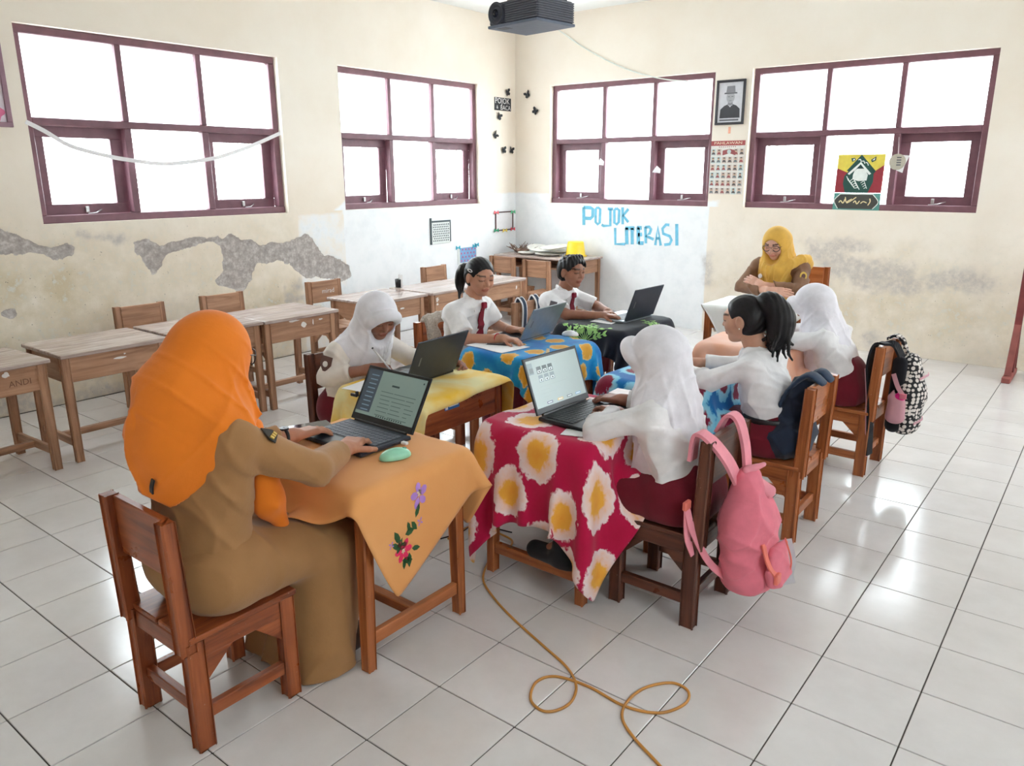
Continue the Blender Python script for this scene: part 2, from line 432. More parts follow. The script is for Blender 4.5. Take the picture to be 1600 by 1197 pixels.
def attrs_back(u, z):
    stn = np.max([poly_sdf(p, u, z) for p in STAIN_B], 0)
    gr = 0.75*smooth01(z, 1.5, 0.5)*(0.4+0.6*smooth01(fbm(u*1.5, z*2.5, 19), 0.3, 0.7))
    wh = smooth01(u, -1.72, -1.88)*smooth01(z, 1.42, 1.3)
    return dict(peel=np.full(u.shape, -0.2), stain=0.8*smooth01(stn+0.12*(fbm(u*10, z*10, 5)-0.5), -0.04, 0.06), grime=gr*(1-wh), white=wh)
def attrs_none(u, z): return dict(peel=np.full(u.shape, -0.2), stain=0*u, grime=0*u, white=0*u)
wall_grid('wall_left', YF-0.15, YB, WIN_L, lambda u, z, d: (XL-d, u, z), attrs_left)
wall_grid('wall_back', XL-0.15, XR+0.15, WIN_B, lambda u, z, d: (u, YB+d, z), attrs_back)
wall_grid('wall_right', YF-0.15, YB, WIN_FILL, lambda u, z, d: (XR+d, u, z), attrs_none, fine=False)
wall_grid('wall_front', XL-0.15, XR+0.15, [], lambda u, z, d: (u, YF-d, z), attrs_none, fine=False)

mb = MB(); mb.box(XL-0.15, XR+0.15, YF-0.15, YB+0.15, ZC, ZC+0.08)
mb.build('ceiling', plain('ceiling_white', (240, 243, 243), 0.85, var=0.02, scale=3), kind='structure')

# floor: dark grout bed with glazed tiles laid on it
mb = MB(); mb.box(XL-0.15, XR+0.15, YF-0.15, YB+0.15, -0.12, -0.004)
floor = mb.build('floor', plain('grout', (74, 68, 64), 0.9, scale=40), kind='structure')
def tile_material():
    m, nt, b = new_mat('glazed_tile')
    g = N(nt, 'ShaderNodeNewGeometry'); oi = N(nt, 'ShaderNodeObjectInfo')
    n1 = N(nt, 'ShaderNodeTexNoise', Scale=3.0, Detail=6.0, Roughness=0.65); L(nt, g.outputs['Position'], n1.inputs['Vector'])
    n2 = N(nt, 'ShaderNodeTexNoise', Scale=45.0, Detail=3.0); L(nt, g.outputs['Position'], n2.inputs['Vector'])
    c = mixrgb(nt, ramp(nt, n1.outputs[0], [(0.35, (0, 0, 0)), (0.7, (1, 1, 1))]), lin((228, 225, 225)), lin((214, 210, 209)))
    c = mixrgb(nt, math_(nt, 'MULTIPLY', oi.outputs['Random'], 0.35), c, lin((214, 209, 206)))
    L(nt, c, b.inputs['Base Color'])
    L(nt, ramp(nt, n1.outputs[0], [(0.3, (0.11,)*3), (0.7, (0.2,)*3)]), b.inputs['Roughness'])
    b.inputs['Specular IOR Level'].default_value = 0.55
    bump(nt, b, n2.outputs[0], 0.03, 0.002)
    return m
tile_m = tile_material()
TS = 0.3
cells = []
for i in range(math.floor(XL/TS), math.ceil(XR/TS)):
    for j in range(math.floor(YF/TS), math.ceil(YB/TS)):
        x0, x1, y0, y1 = max(i*TS, XL), min((i+1)*TS, XR), max(j*TS, YF), min((j+1)*TS, YB)
        if x1-x0 < 0.02 or y1-y0 < 0.02: continue
        c = np.array([(x0+x1)/2, (y0+y1)/2, 0]); d = c-CAM; zc = d@FW
        vis = zc > 0.2 and abs(d@RI)/zc < 0.72 and -0.56 < (d@UP)/zc < 0.5
        cells.append((0 if vis else 1, zc if vis else 99, x0, x1, y0, y1))
cells.sort()
tm = {}
rest = MB()
for n, (inv, _, x0, x1, y0, y1) in enumerate(cells):
    if inv == 0 and n < 300:
        k = (round(x1-x0, 3), round(y1-y0, 3))
        if k not in tm:
            q = MB(); q.box(-k[0]/2+0.002, k[0]/2-0.002, -k[1]/2+0.002, k[1]/2-0.002, -0.008, 0, bev=0.0015)
            o = q.build('tile', tile_m, floor); tm[k] = o.data
        else: o = obj('tile', tm[k], floor)
        o.location = ((x0+x1)/2, (y0+y1)/2, 0); o.rotation_euler = (random.uniform(-.0012, .0012), random.uniform(-.0012, .0012), 0)
    else: rest.box(x0+0.002, x1-0.002, y0+0.002, y1-0.002, -0.008, 0, bev=0.0015)
rest.build('tile_field', tile_m, floor, kind='stuff')

# ------------------------------------------------------------------ windows
frame_m = plain('window_paint', (116, 78, 88), 0.45, var=0.12, scale=14, bmp=0.1)  # maroon lightened, flare haze mixed into the colour
def glass_material(name, frost):
    m, nt, b = new_mat(name)
    out = nt.nodes['Material Output']
    tr = N(nt, 'ShaderNodeBsdfTransparent'); gl = N(nt, 'ShaderNodeBsdfGlossy', Roughness=0.03); tl = N(nt, 'ShaderNodeBsdfTranslucent')
    g = N(nt, 'ShaderNodeNewGeometry'); no = N(nt, 'ShaderNodeTexNoise', Scale=9.0, Detail=3.0); L(nt, g.outputs['Position'], no.inputs['Vector'])
    tl.inputs['Color'].default_value = (0.95, 0.96, 0.97, 1)
    tr.inputs['Color'].default_value = (0.93, 0.95, 0.95, 1)
    m1 = N(nt, 'ShaderNodeMixShader'); L(nt, ramp(nt, no.outputs[0], [(0.3, (frost*0.9,)*3), (0.7, (min(1, frost*1.1),)*3)]), m1.inputs[0])
    L(nt, tr.outputs[0], m1.inputs[1]); L(nt, tl.outputs[0], m1.inputs[2])
    m2 = N(nt, 'ShaderNodeMixShader'); m2.inputs[0].default_value = 0.05
    L(nt, m1.outputs[0], m2.inputs[1]); L(nt, gl.outputs[0], m2.inputs[2]); L(nt, m2.outputs[0], out.inputs['Surface'])
    return m
clear_g = glass_material('clear_glass', 0.06); frost_g = glass_material('whitewashed_glass', 0.5)
steel = plain('steel', (190, 190, 190), 0.35, 0.9)
def window(n, a, b, place, tilt):
    """place(u, depth, z): depth grows outwards. three columns; the outer lower ones are top-hung sashes pushed open"""
    root = bpy.data.objects.new('window_%d' % n, None); COL.objects.link(root); root['kind'] = 'structure'
    root.location = place((a+b)/2, 0.09, WZ0); base = np.array(root.location)
    def T(mbx):
        mbx.v = [tuple(np.array(place(*p))-base) for p in mbx.v]; return mbx
    fw, d0, d1 = 0.052, 0.055, 0.125
    zt = WZ0+0.53*(WZ1-WZ0)
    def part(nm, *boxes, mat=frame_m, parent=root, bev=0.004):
        q = MB()
        for bx in boxes: q.box(*bx, bev=bev)
        return T(q).build(nm, mat, parent)
    part('frame_head', (a, b, d0, d1, WZ1-fw, WZ1)); part('frame_sill', (a, b, d0-0.01, d1, WZ0, WZ0+fw))
    part('frame_jamb', (a, a+fw, d0, d1, WZ0+fw, WZ1-fw)); part('frame_jamb', (b-fw, b, d0, d1, WZ0+fw, WZ1-fw))
    part('transom', (a+fw, b-fw, d0, d1, zt-0.025, zt+0.025))
    cw = (b-a-fw)/3
    xs = [a+fw+(cw)*k for k in range(1, 3)]
    xs = [a+(b-a)*0.345, a+(b-a)*0.655]
    for x in xs:
        part('mullion', (x-0.022, x+0.022, d0, d1, zt+0.025, WZ1-fw)); part('mullion', (x-0.026, x+0.026, d0, d1, WZ0+fw, zt-0.025))
    e = [a+fw, xs[0], xs[1], b-fw]
    for k in range(3):
        part('pane', (e[k]+0.01, e[k+1]-0.01, 0.088, 0.092, zt+0.02, WZ1-fw+0.005), mat=frost_g, bev=0.0005)
    part('pane', (e[1]+0.02, e[2]-0.02, 0.088, 0.092, WZ0+fw-0.005, zt-0.02), mat=clear_g, bev=0.0005)
    for k in (0, 2):
        u0, u1 = e[k]+(0.0 if k == 0 else 0.026)+0.004, e[k+1]-(0.026 if k == 0 else 0.0)-0.004
        z0, z1 = WZ0+fw-0.018, zt-0.008; u0 -= 0.016; u1 += 0.016; sw = 0.088; y0, y1 = 0.127, 0.160
        ct, sn = math.cos(tilt), math.sin(tilt)
        def sash(boxes, nm, mat, parent):
            q = MB()
            for bx in boxes: q.box(*bx, bev=0.003)
            q.v = [(u, 0.127+(y-0.127)*ct+(z1-z)*sn, z1-(z1-z)*ct+(y-0.127)*sn) for u, y, z in q.v]
            return T(q).build(nm, mat, parent)
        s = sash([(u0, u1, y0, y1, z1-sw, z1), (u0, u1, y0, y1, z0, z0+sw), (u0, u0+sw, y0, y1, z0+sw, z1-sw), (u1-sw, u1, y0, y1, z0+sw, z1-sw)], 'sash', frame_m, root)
        sash([(u0+sw-0.01, u1-sw+0.01, 0.142, 0.145, z0+sw-0.01, z1-sw+0.01)], 'pane', clear_g, s)
        um = (u0+u1)/2
        sash([(um-0.012, um+0.012, 0.112, 0.128, z0+0.03, z0+0.07)], 'latch', steel, s)
        q = MB(); q.tube([(um-0.02, 0.07, z0+0.022), (um+0.04, 0.085, z0+0.026), (um+0.1, 0.13, z0+0.045)], 0.004, 6)
        T(q).build('window_stay', steel, root, smooth=True)
    return root
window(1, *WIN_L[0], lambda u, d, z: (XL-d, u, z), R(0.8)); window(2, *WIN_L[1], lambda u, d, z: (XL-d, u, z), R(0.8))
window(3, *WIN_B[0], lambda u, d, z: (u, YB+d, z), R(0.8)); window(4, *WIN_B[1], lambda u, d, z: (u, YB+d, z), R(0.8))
for k, (a, b) in enumerate(WIN_FILL): window(5+k, a, b, lambda u, d, z: (XR+d, u, z), R(0.8))  # unseen openings added for fill, built like the other windows

# ground and a pale garden wall outside, seen washed out through the panes
mb = MB(); mb.box(-40, 40, -40, 40, -0.5, -0.42)
mb.build('ground', plain('outside_ground', (170, 168, 160), 0.9, scale=2), kind='structure')
# ================================================================== FURNITURE
DH = 0.62
def make_desk(label, loc, rz=0.0, kind='tan', L_=0.62, D=0.52, h=DH, group='wooden school desks', topkind=None, inset=0.0):
    """school desk; local frame: pupil sits at -x looking to +x, L_ runs along y, origin on the floor at its centre"""
    t = thing('school_desk', label, 'desk', (loc[0], loc[1], 0), rz, group)
    tk = topkind or kind
    hy, hx = L_/2, D/2
    for k in range(2):     # two boards
        q = MB(); q.box(-hx+inset+k*(D/2-inset)+0.0015, -hx+inset+(k+1)*(D/2-inset)-0.0015, -hy+inset, hy-inset, h-0.022, h, bev=0.004); q.build('top_board', wood(tk, 1), t)
    q = MB(); q.box(hx-0.055, hx-0.037, -hy+0.03, hy-0.03, h-0.165, h-0.022); q.build('front_apron', wood(kind, 1), t)
    for sgn in (-1, 1):
        y = sgn*(hy-0.035)
        poly = [(-hx+0.055, h-0.022), (hx-0.055, h-0.022), (hx-0.055, h-0.165), (-hx+0.2, h-0.165), (-hx+0.055, h-0.10)]
        q = MB(); q.prism(poly, lambda u, v, w, y=y: (u, y-0.009+w, v), 0.018); q.build('side_panel', wood(kind, 0), t)
        for sx in (-1, 1):
            x = sx*(hx-0.052)
            q = MB(); q.beam((x, y, h-0.022), (x+sx*0.012, y, 0), 0.042, 0.05, (1, 0, 0), 0.036, 0.042); q.build('leg', wood(kind, 2), t)
        q = MB(); q.box(-hx+0.06, hx-0.06, y-0.012, y+0.012, 0.085, 0.13); q.build('side_rail', wood(kind, 0), t)
    q = MB(); q.box(-0.018, 0.018, -hy+0.045, hy-0.045, 0.09, 0.125); q.build('stretcher', wood(kind, 1), t)
    q = MB(); q.box(-hx+0.06, hx-0.06, -hy+0.045, hy-0.045, h-0.128, h-0.116); q.build('book_shelf', wood(kind, 1), t)
    return t

SEAT = 0.355
def make_chair(label, loc, rz=0.0, kind='tan', group='wooden school chairs', W=0.345, D=0.345, top=0.70):
    """local frame: sitter looks to +x"""
    t = thing('school_chair', label, 'chair', (loc[0], loc[1], 0), rz, group)
    hw, hd, z = W/2, D/2, SEAT
    for k in range(2):
        q = MB(); y0 = -hw+k*(hw+0.006); q.box(-hd+0.012, hd+0.01, y0, y0+hw-0.006, z-0.018, z, bev=0.003); q.build('seat_plank', wood(kind, 0), t)
    lw = 0.044
    for s in (-1, 1):
        y = s*(hw-lw/2)
        q = MB(); q.beam((hd-lw/2, y, 0), (hd-lw/2, y, z-0.018), lw, 0.05, (0, 1, 0)); q.build('front_leg', wood(kind, 2), t)
        q = MB(); q.beam((-hd+0.03, y, 0), (-hd+0.03, y, z-0.018), lw, 0.055, (0, 1, 0)); q.build('back_leg', wood(kind, 2), t)
        q = MB(); q.beam((-hd+0.012, y, z-0.045), (-hd-0.002, y, top), lw, 0.05, (0, 1, 0), lw*0.95, 0.042); q.build('back_post', wood(kind, 2), t)
        q = MB(); q.box(-hd+0.05, hd-0.045, y-0.014*1, y+0.014, z-0.075, z-0.0185); q.build('seat_rail', wood(kind, 0), t)
        for a, b in ((-hd+0.055, 1), (hd-0.046, -1)):
            poly = [(a, z-0.074), (a+b*0.085, z-0.074), (a, z-0.15)]
            q = MB(); q.prism(poly, lambda u, v, w, y=y: (u, y-0.012+w, v), 0.024); q.build('bracket', wood(kind, 0), t)
        q = MB(); q.box(-hd+0.055, hd-0.045, y-0.012, y+0.012, 0.085, 0.125); q.build('side_rail', wood(kind, 0), t)
    q = MB(); q.box(-hd+0.012, -hd+0.034, -hw+lw, hw-lw, z-0.075, z-0.0185); q.build('seat_rail', wood(kind, 1), t)
    q = MB(); q.box(hd-0.034, hd-0.012, -hw+lw, hw-lw, z-0.075, z-0.0185); q.build('seat_rail', wood(kind, 1), t)
    q = MB(); q.box(-hd+0.02, -hd+0.044, -hw+lw, hw-lw, 0.10, 0.14); q.build('back_rail', wood(kind, 1), t)
    # back board let in between the posts, following their lean
    q = MB()
    sl = 0.014/(top-z+0.045)
    zc, hh = top-0.09, 0.088
    xc = -hd+0.012-sl*(zc-z+0.045)
    an = math.atan(sl); M = np.array([[math.cos(an), 0, -math.sin(an)], [0, 1, 0], [math.sin(an), 0, math.cos(an)]])
    q.obox((xc+0.012, 0, zc), (0.011, hw-lw+0.004, hh), M); q.build('backrest', wood(kind, 1), t)
    return t
XM = -3.16
left_desks = [
    (-3.13, -0.215, 'worn school desk with painted scrawl at far left edge of left wall row', 3),
    (-3.17, 0.47, 'school desk in left wall row half hidden behind the orange hijab', 0),
    (-3.17, 1.12, 'school desk in left wall row with cracked end leg, beside white-scuffed desk', 0),
    (-3.15, 1.735, 'school desk with white paint scuffs on apron, behind the writing girl', 0),
    (-3.16, 2.66, 'reddish school desk directly behind the white hijab of the writing girl', 0),
    (-3.14, 3.31, 'pale school desk with white square sticker behind ponytail girl with tie', 0),
    (-3.12, 3.93, 'pale school desk nearest the room corner in left wall row', 0)]
dk = []
for k, (x, y, lab, rz) in enumerate(left_desks):
    dk.append(make_desk(lab, (x, y), R(rz), 'tan', L_=0.615, topkind='top', group='desks along the left wall'))
wall_chairs = [
    (-3.60, 1.03, 'brown chair against left wall, its plain back board above the long desks', 'dark'),
    (-3.59, 1.65, 'brown chair against left wall beside hijab, back board below peeled plaster', 'tan'),
    (-3.58, 2.585, 'chair against left wall with white chalk writing on its back board', 'tan'),
    (-3.57, 3.92, 'light brown chair against left wall under the perforated wall hanging', 'tan')]
wc = []
for x, y, lab, kd in wall_chairs:
    wc.append(make_chair(lab, (x, y), R(random.uniform(-3, 3)), 'tan', group='chairs along the left wall'))
# ================================================================== CLOTH (small position-based drape)
class Cloth:
    def __init__(s, cx, cy, su, sv, rot, rect, z, cell=0.026, steps=150, caps=(), seed=0, iters=7):
        nu, nv = int(su/cell)+1, int(sv/cell)+1
        U, V = np.meshgrid(np.linspace(-su/2, su/2, nu), np.linspace(-sv/2, sv/2, nv), indexing='ij')
        s.su, s.sv, s.nu, s.nv = su, sv, nu, nv
        c, n = math.cos(rot), math.sin(rot)
        r_ = np.random.default_rng(seed)
        P = np.stack([cx+U*c-V*n, cy+U*n+V*c, np.full(U.shape, z+0.006)], -1)+r_.normal(0, 0.0015, U.shape+(3,))
        Q = P.copy(); du, dv = su/(nu-1), sv/(nv-1)
        x0, x1, y0, y1 = rect; m = 0.008
        pin = (P[..., 0] > x0+0.012) & (P[..., 0] < x1-0.012) & (P[..., 1] > y0+0.012) & (P[..., 1] < y1-0.012)
        P[pin, 2] = z+m; P0 = P[pin].copy()
        cons = []
        def con(a, b, L0, k): cons.append((a, b, L0, k))
        S = slice
        for p in (0, 1):
            for (A, B) in (((S(p, nu-1, 2), S(None)), (S(p+1, nu, 2), S(None))),): con(A, B, du, 1.0)
            con((S(None), S(p, nv-1, 2)), (S(None), S(p+1, nv, 2)), dv, 1.0)
            dd = math.hypot(du, dv)
            con((S(p, nu-1, 2), S(0, nv-1)), (S(p+1, nu, 2), S(1, nv)), dd, 0.35)
            con((S(p, nu-1, 2), S(1, nv)), (S(p+1, nu, 2), S(0, nv-1)), dd, 0.35)
        i = np.arange(nu-2); j = np.arange(nv-2)
        for sel in ((0, 1), (2, 3)):
            ii = i[np.isin(i % 4, sel)]; jj = j[np.isin(j % 4, sel)]
            con((ii, S(None)), (ii+2, S(None)), 2*du, 0.06); con((S(None), jj), (S(None), jj+2), 2*dv, 0.06)
        g = np.array((0, 0, -9.8)); dt = 1/50
        for st in range(steps):
            vel = (P-Q)*(0.94 if st < steps*0.7 else 0.8)
            top = (P[..., 2] < z+0.008) & (P[..., 0] > x0) & (P[..., 0] < x1) & (P[..., 1] > y0) & (P[..., 1] < y1)
            vel[top] *= 0.25
            Q = P.copy(); P = P+vel+g*dt*dt
            for _ in range(iters):
                for a, b, L0, k in cons:
                    d = P[b]-P[a]; ln = np.sqrt((d*d).sum(-1, keepdims=True))+1e-9
                    co = d*((ln-L0)/ln*0.5*k)
                    P[a] += co; P[b] -= co
                ins = (P[..., 0] > x0-m) & (P[..., 0] < x1+m) & (P[..., 1] > y0-m) & (P[..., 1] < y1+m) & (P[..., 2] < z+m)
                if ins.any():
                    p = P[ins]
                    dist = np.stack([p[:, 0]-(x0-m), (x1+m)-p[:, 0], p[:, 1]-(y0-m), (y1+m)-p[:, 1], (z+m)-p[:, 2]], -1)
                    # a thin slab near its top: prefer the top face there
                    dist[:, 4] *= 0.6
                    w_ = dist.argmin(1)
                    for ax, val, sel in ((0, x0-m, 0), (0, x1+m, 1), (1, y0-m, 2), (1, y1+m, 3), (2, z+m, 4)):
                        q = w_ == sel; p[q, ax] = val
                    P[ins] = p
                for a, b, r in caps:
                    a = np.array(a, float); b = np.array(b, float); ba = b-a
                    t = np.clip(((P-a)@ba)/(ba@ba), 0, 1)[..., None]; d = P-(a+t*ba); ln = np.sqrt((d*d).sum(-1, keepdims=True))+1e-9
                    P = np.where(ln < r, a+t*ba+d/ln*r, P)
                P[..., 2] = np.maximum(P[..., 2], 0.004); P[pin] = P0
        s.P = P
        du_, dv_ = np.gradient(P, axis=0), np.gradient(P, axis=1)
        s.Nn = np.cross(du_, dv_); s.Nn /= np.linalg.norm(s.Nn, axis=-1, keepdims=True)+1e-9
    def at(s, u, v, off=0.0012):
        """point on the cloth at u, v metres from its centre"""
        a = np.clip((u+s.su/2)/s.su*(s.nu-1), 0, s.nu-1.001); b = np.clip((v+s.sv/2)/s.sv*(s.nv-1), 0, s.nv-1.001)
        i, j = int(a), int(b); fa, fb = a-i, b-j
        def il(G): return G[i, j]*(1-fa)*(1-fb)+G[i+1, j]*fa*(1-fb)+G[i, j+1]*(1-fa)*fb+G[i+1, j+1]*fa*fb
        return il(s.P)+il(s.Nn)*off
    def build(s, label, mat, origin, group='tablecloths on the pupils and teacher desks'):
        o0 = np.array(origin, float); V = (s.P-o0).reshape(-1, 3)
        id_ = np.arange(s.nu*s.nv).reshape(s.nu, s.nv)
        F = np.stack([id_[:-1, :-1], id_[1:, :-1], id_[1:, 1:], id_[:-1, 1:]], -1).reshape(-1, 4)
        o = mesh_np('tablecloth', V, F, mat); o.location = origin; s.o = o; s.o0 = o0
        uv = o.data.uv_layers.new(name='UVMap')
        U, Vv = np.meshgrid(np.linspace(0, s.su, s.nu), np.linspace(0, s.sv, s.nv), indexing='ij')
        UV = np.stack([U, Vv], -1).reshape(-1, 2)
        vi = np.empty(len(o.data.loops), np.int32); o.data.loops.foreach_get('vertex_index', vi)
        uv.data.foreach_set('uv', UV[vi].astype(np.float32).ravel())
        md = o.modifiers.new('soft', 'SUBSURF'); md.levels = 1; md.render_levels = 1
        md = o.modifiers.new('weave_thickness', 'SOLIDIFY'); md.thickness = 0.0012; md.offset = 0
        return tag(o, label, 'tablecloth', group)
    def motif(s, name, polys, mats, off=0.0016):
        """flat embroidered shapes following the cloth: polys = [(mat index, [(u,v)...])]"""
        mb = MB()
        for mi, P in polys:
            P = np.array(P, float); c = P.mean(0); n = len(P)
            ring = [s.at(*p, off)-s.o0 for p in P]; mid = [s.at(*(c+(p-c)*0.5), off)-s.o0 for p in P]
            mb.add(ring+mid+[s.at(*c, off)-s.o0], [[i, (i+1) % n, n+(i+1) % n, n+i] for i in range(n)]+[[n+i, n+(i+1) % n, 2*n] for i in range(n)], mi)
        return mb.build(name, mats, s.o)

def uv_cloth(name, build):
    if name in _mats: return _mats[name]
    m, nt, b = new_mat(name)
    uv = N(nt, 'ShaderNodeUVMap'); b.inputs['Roughness'].default_value = 0.85; b.inputs['Specular IOR Level'].default_value = 0.2
    b.inputs['Sheen Weight'].default_value = 0.15
    nf = N(nt, 'ShaderNodeTexNoise', Scale=120.0, Detail=2.0); L(nt, uv.outputs[0], nf.inputs['Vector']); bump(nt, b, nf.outputs[0], 0.1, 0.002)
    L(nt, build(nt, uv.outputs[0]), b.inputs['Base Color']); _mats[name] = m; return m
def tie_dye(stops, scale, rnd=0.12, rot=0.75, noise=0.06, stretch=(1, 1, 1)):
    def f(nt, uv):
        mp = N(nt, 'ShaderNodeMapping'); mp.inputs['Rotation'].default_value = (0, 0, rot); mp.inputs['Scale'].default_value = stretch
        no = N(nt, 'ShaderNodeTexNoise', Scale=28.0, Detail=3.0); L(nt, uv, no.inputs['Vector'])
        ad = N(nt, 'ShaderNodeVectorMath', operation='MULTIPLY_ADD'); L(nt, no.outputs['Color'], ad.inputs[0]); ad.inputs[1].default_value = (noise,)*3; L(nt, uv, ad.inputs[2])
        L(nt, ad.outputs[0], mp.inputs['Vector'])
        vo = N(nt, 'ShaderNodeTexVoronoi', Scale=scale, Randomness=rnd); vo.voronoi_dimensions = '2D'; vo.distance = 'EUCLIDEAN'; L(nt, mp.outputs[0], vo.inputs['Vector'])
        n2 = N(nt, 'ShaderNodeTexNoise', Scale=70.0, Detail=2.0); L(nt, uv, n2.inputs['Vector'])
        d = math_(nt, 'ADD', vo.outputs['Distance'], math_(nt, 'MULTIPLY', math_(nt, 'SUBTRACT', n2.outputs[0], 0.5), 0.10))
        return ramp(nt, d, stops)
    return f
def blotch(a, b_, scale=5.0, lo=0.4, hi=0.62):
    def f(nt, uv):
        no = N(nt, 'ShaderNodeTexNoise', Scale=scale, Detail=4.0, Distortion=0.4); L(nt, uv, no.inputs['Vector'])
        return ramp(nt, no.outputs[0], [(lo, lin(a)), (hi, lin(b_))])
    return f
CM = dict(
    orange=uv_cloth('orange_cotton', blotch((226, 156, 92), (232, 168, 106), 3.0, 0.3, 0.7)),
    red=uv_cloth('crimson_tie_dye', tie_dye([(0.0, lin((236, 160, 60))), (0.2, lin((240, 176, 70))), (0.27, lin((244, 206, 190))), (0.40, lin((245, 225, 226))), (0.435, lin((190, 22, 72))), (1.0, lin((172, 16, 60)))], 4.6, 0.22, 0.8)),
    blue=uv_cloth('blue_ochre_tie_dye', tie_dye([(0.0, lin((206, 146, 40))), (0.24, lin((216, 158, 52))), (0.3, lin((226, 190, 120))), (0.33, lin((40, 150, 205))), (0.6, lin((10, 116, 190))), (1.0, lin((8, 96, 176)))], 6.0, 0.6, 0.4)),
    blue2=uv_cloth('blue_maroon_tie_dye', tie_dye([(0.0, lin((120, 18, 48))), (0.22, lin((128, 24, 56))), (0.28, lin((150, 205, 225))), (0.42, lin((120, 195, 225))), (0.47, lin((16, 110, 180))), (1.0, lin((12, 84, 160)))], 5.4, 0.3, 0.25)),
    yellow=uv_cloth('yellow_dyed_cotton', blotch((240, 190, 50), (240, 228, 170), 4.0, 0.36, 0.6)),
    black=uv_cloth('black_cotton', blotch((24, 26, 36), (32, 35, 48), 8.0)),
    salmon=uv_cloth('salmon_dyed_cotton', blotch((238, 172, 138), (242, 202, 186), 3.0, 0.35, 0.6)),
    white=uv_cloth('white_cotton', blotch((226, 226, 222), (240, 240, 238), 4.0)))
emb = [plain('thread_'+n, c, 0.7) for n, c in (('lilac', (176, 130, 205)), ('green', (44, 84, 44)), ('pink', (225, 40, 90)), ('cream', (245, 220, 190)), ('lime', (156, 204, 120)), ('violet', (120, 100, 200)))]
def petals(c, r, n, a0=0.0, w=0.5, mi=0):
    out = []
    for k in range(n):
        a = a0+2*math.pi*k/n; d = np.array((math.cos(a), math.sin(a))); e = np.array((-d[1], d[0])); c_ = np.array(c)
        out.append((mi, [c_+d*r*t+e*r*w*s for t, s in ((0.1, 0), (0.4, 0.55), (0.8, 0.6), (1.05, 0.2), (1.05, -0.2), (0.8, -0.6), (0.4, -0.55))]))
    return out
def leaf(c, a, l, mi=1, w=1.0):
    d = np.array((math.cos(a), math.sin(a))); e = np.array((-d[1], d[0])); c = np.array(c)
    return (mi, [c+d*l*t+e*l*s for t, s in ((0, 0), (0.3, 0.2), (0.65, 0.2), (1, 0), (0.65, -0.2), (0.3, -0.2))])

# ------------------------------------------------------------------ group desks and their chairs
GH = 0.632
group_desks = dict(
    T1=make_desk('orange wooden desk under the plain orange cloth, nearest the camera', (-0.505, 0.14), R(90), 'orange', L_=0.606, D=0.516, h=GH, inset=0.022, group='desks pushed together for the group'),
    T2=make_desk('red-brown desk under the yellow cloth, blue sticker on its apron', (-0.955, 0.94), 0, 'red', L_=0.606, D=0.506, h=GH, inset=0.022, group='desks pushed together for the group'),
    T3=make_desk('wooden desk under the blue and ochre cloth', (-1.03, 1.87), 0, 'orange', L_=0.606, D=0.496, h=GH, inset=0.022, group='desks pushed together for the group'),
    T4=make_desk('wooden desk under the black cloth with green leaves', (-1.04, 2.79), 0, 'orange', L_=0.636, D=0.496, h=GH, inset=0.022, group='desks pushed together for the group'),
    T5=make_desk('wooden desk under the crimson tie-dyed cloth', (-0.125, 0.94), R(180), 'orange', L_=0.596, D=0.506, h=GH, inset=0.022, group='desks pushed together for the group'),
    T6=make_desk('wooden desk under the blue and maroon cloth', (-0.12, 1.8), R(180), 'orange', L_=0.596, D=0.496, h=GH, inset=0.022, group='desks pushed together for the group'),
    T7=make_desk('wooden desk under the salmon pink cloth', (-0.09, 2.8), R(180), 'orange', L_=0.616, D=0.496, h=GH, inset=0.022, group='desks pushed together for the group'),
    T8=make_desk('wooden desk under the white cloth, in front of the mustard hijab teacher', (-0.46, 3.87), R(-90), 'orange', L_=0.736, D=0.496, h=0.65, inset=0.022, group='desks pushed together for the group'))
chairs = [
    ('reddish wooden chair with two-plank seat under the teacher in orange hijab', (-0.49, -0.455), R(90), 'red'),
    ('wooden chair of the girl writing at the yellow cloth', (-1.43, 0.945), 0, 'dark'),
    ('wooden chair of the ponytail girl at the blue and ochre cloth', (-1.60, 1.87), 0, 'red'),
    ('light wooden chair of the boy, navy bag straps over its back', (-1.58, 2.79), 0, 'tan'),
    ('dark brown chair with the pink backpack hung on its back', (0.325, 0.94), R(180), 'dark'),
    ('orange-brown chair with the navy backpack on its seat', (0.385, 1.80), R(180), 'orange'),
    ('orange-brown chair with the black and white patterned backpack on its back', (0.42, 2.81), R(178), 'orange'),
    ('brown chair behind the teacher in mustard hijab', (-0.46, 4.56), R(-90), 'orange')]
for lab, p, rz, kd in chairs: make_chair(lab, p, rz, kd, group='chairs of the seated group', top=0.85 if 'mustard' in lab else 0.70)
# chairs at the corner desk
make_chair('light brown chair in room corner, its back board beside the paper plates', (-3.76, 5.17), R(90), 'tan', group='chairs at the corner desk')
make_chair('light brown chair standing just behind the boy at corner desk', (-3.235, 5.07), R(91), 'tan', group='chairs at the corner desk')
make_desk('old grey-topped desk in the room corner carrying paper plates', (-3.54, 5.52), R(90), 'tan', L_=1.12, D=0.52, h=0.685, topkind='top', group='desks along the left wall')

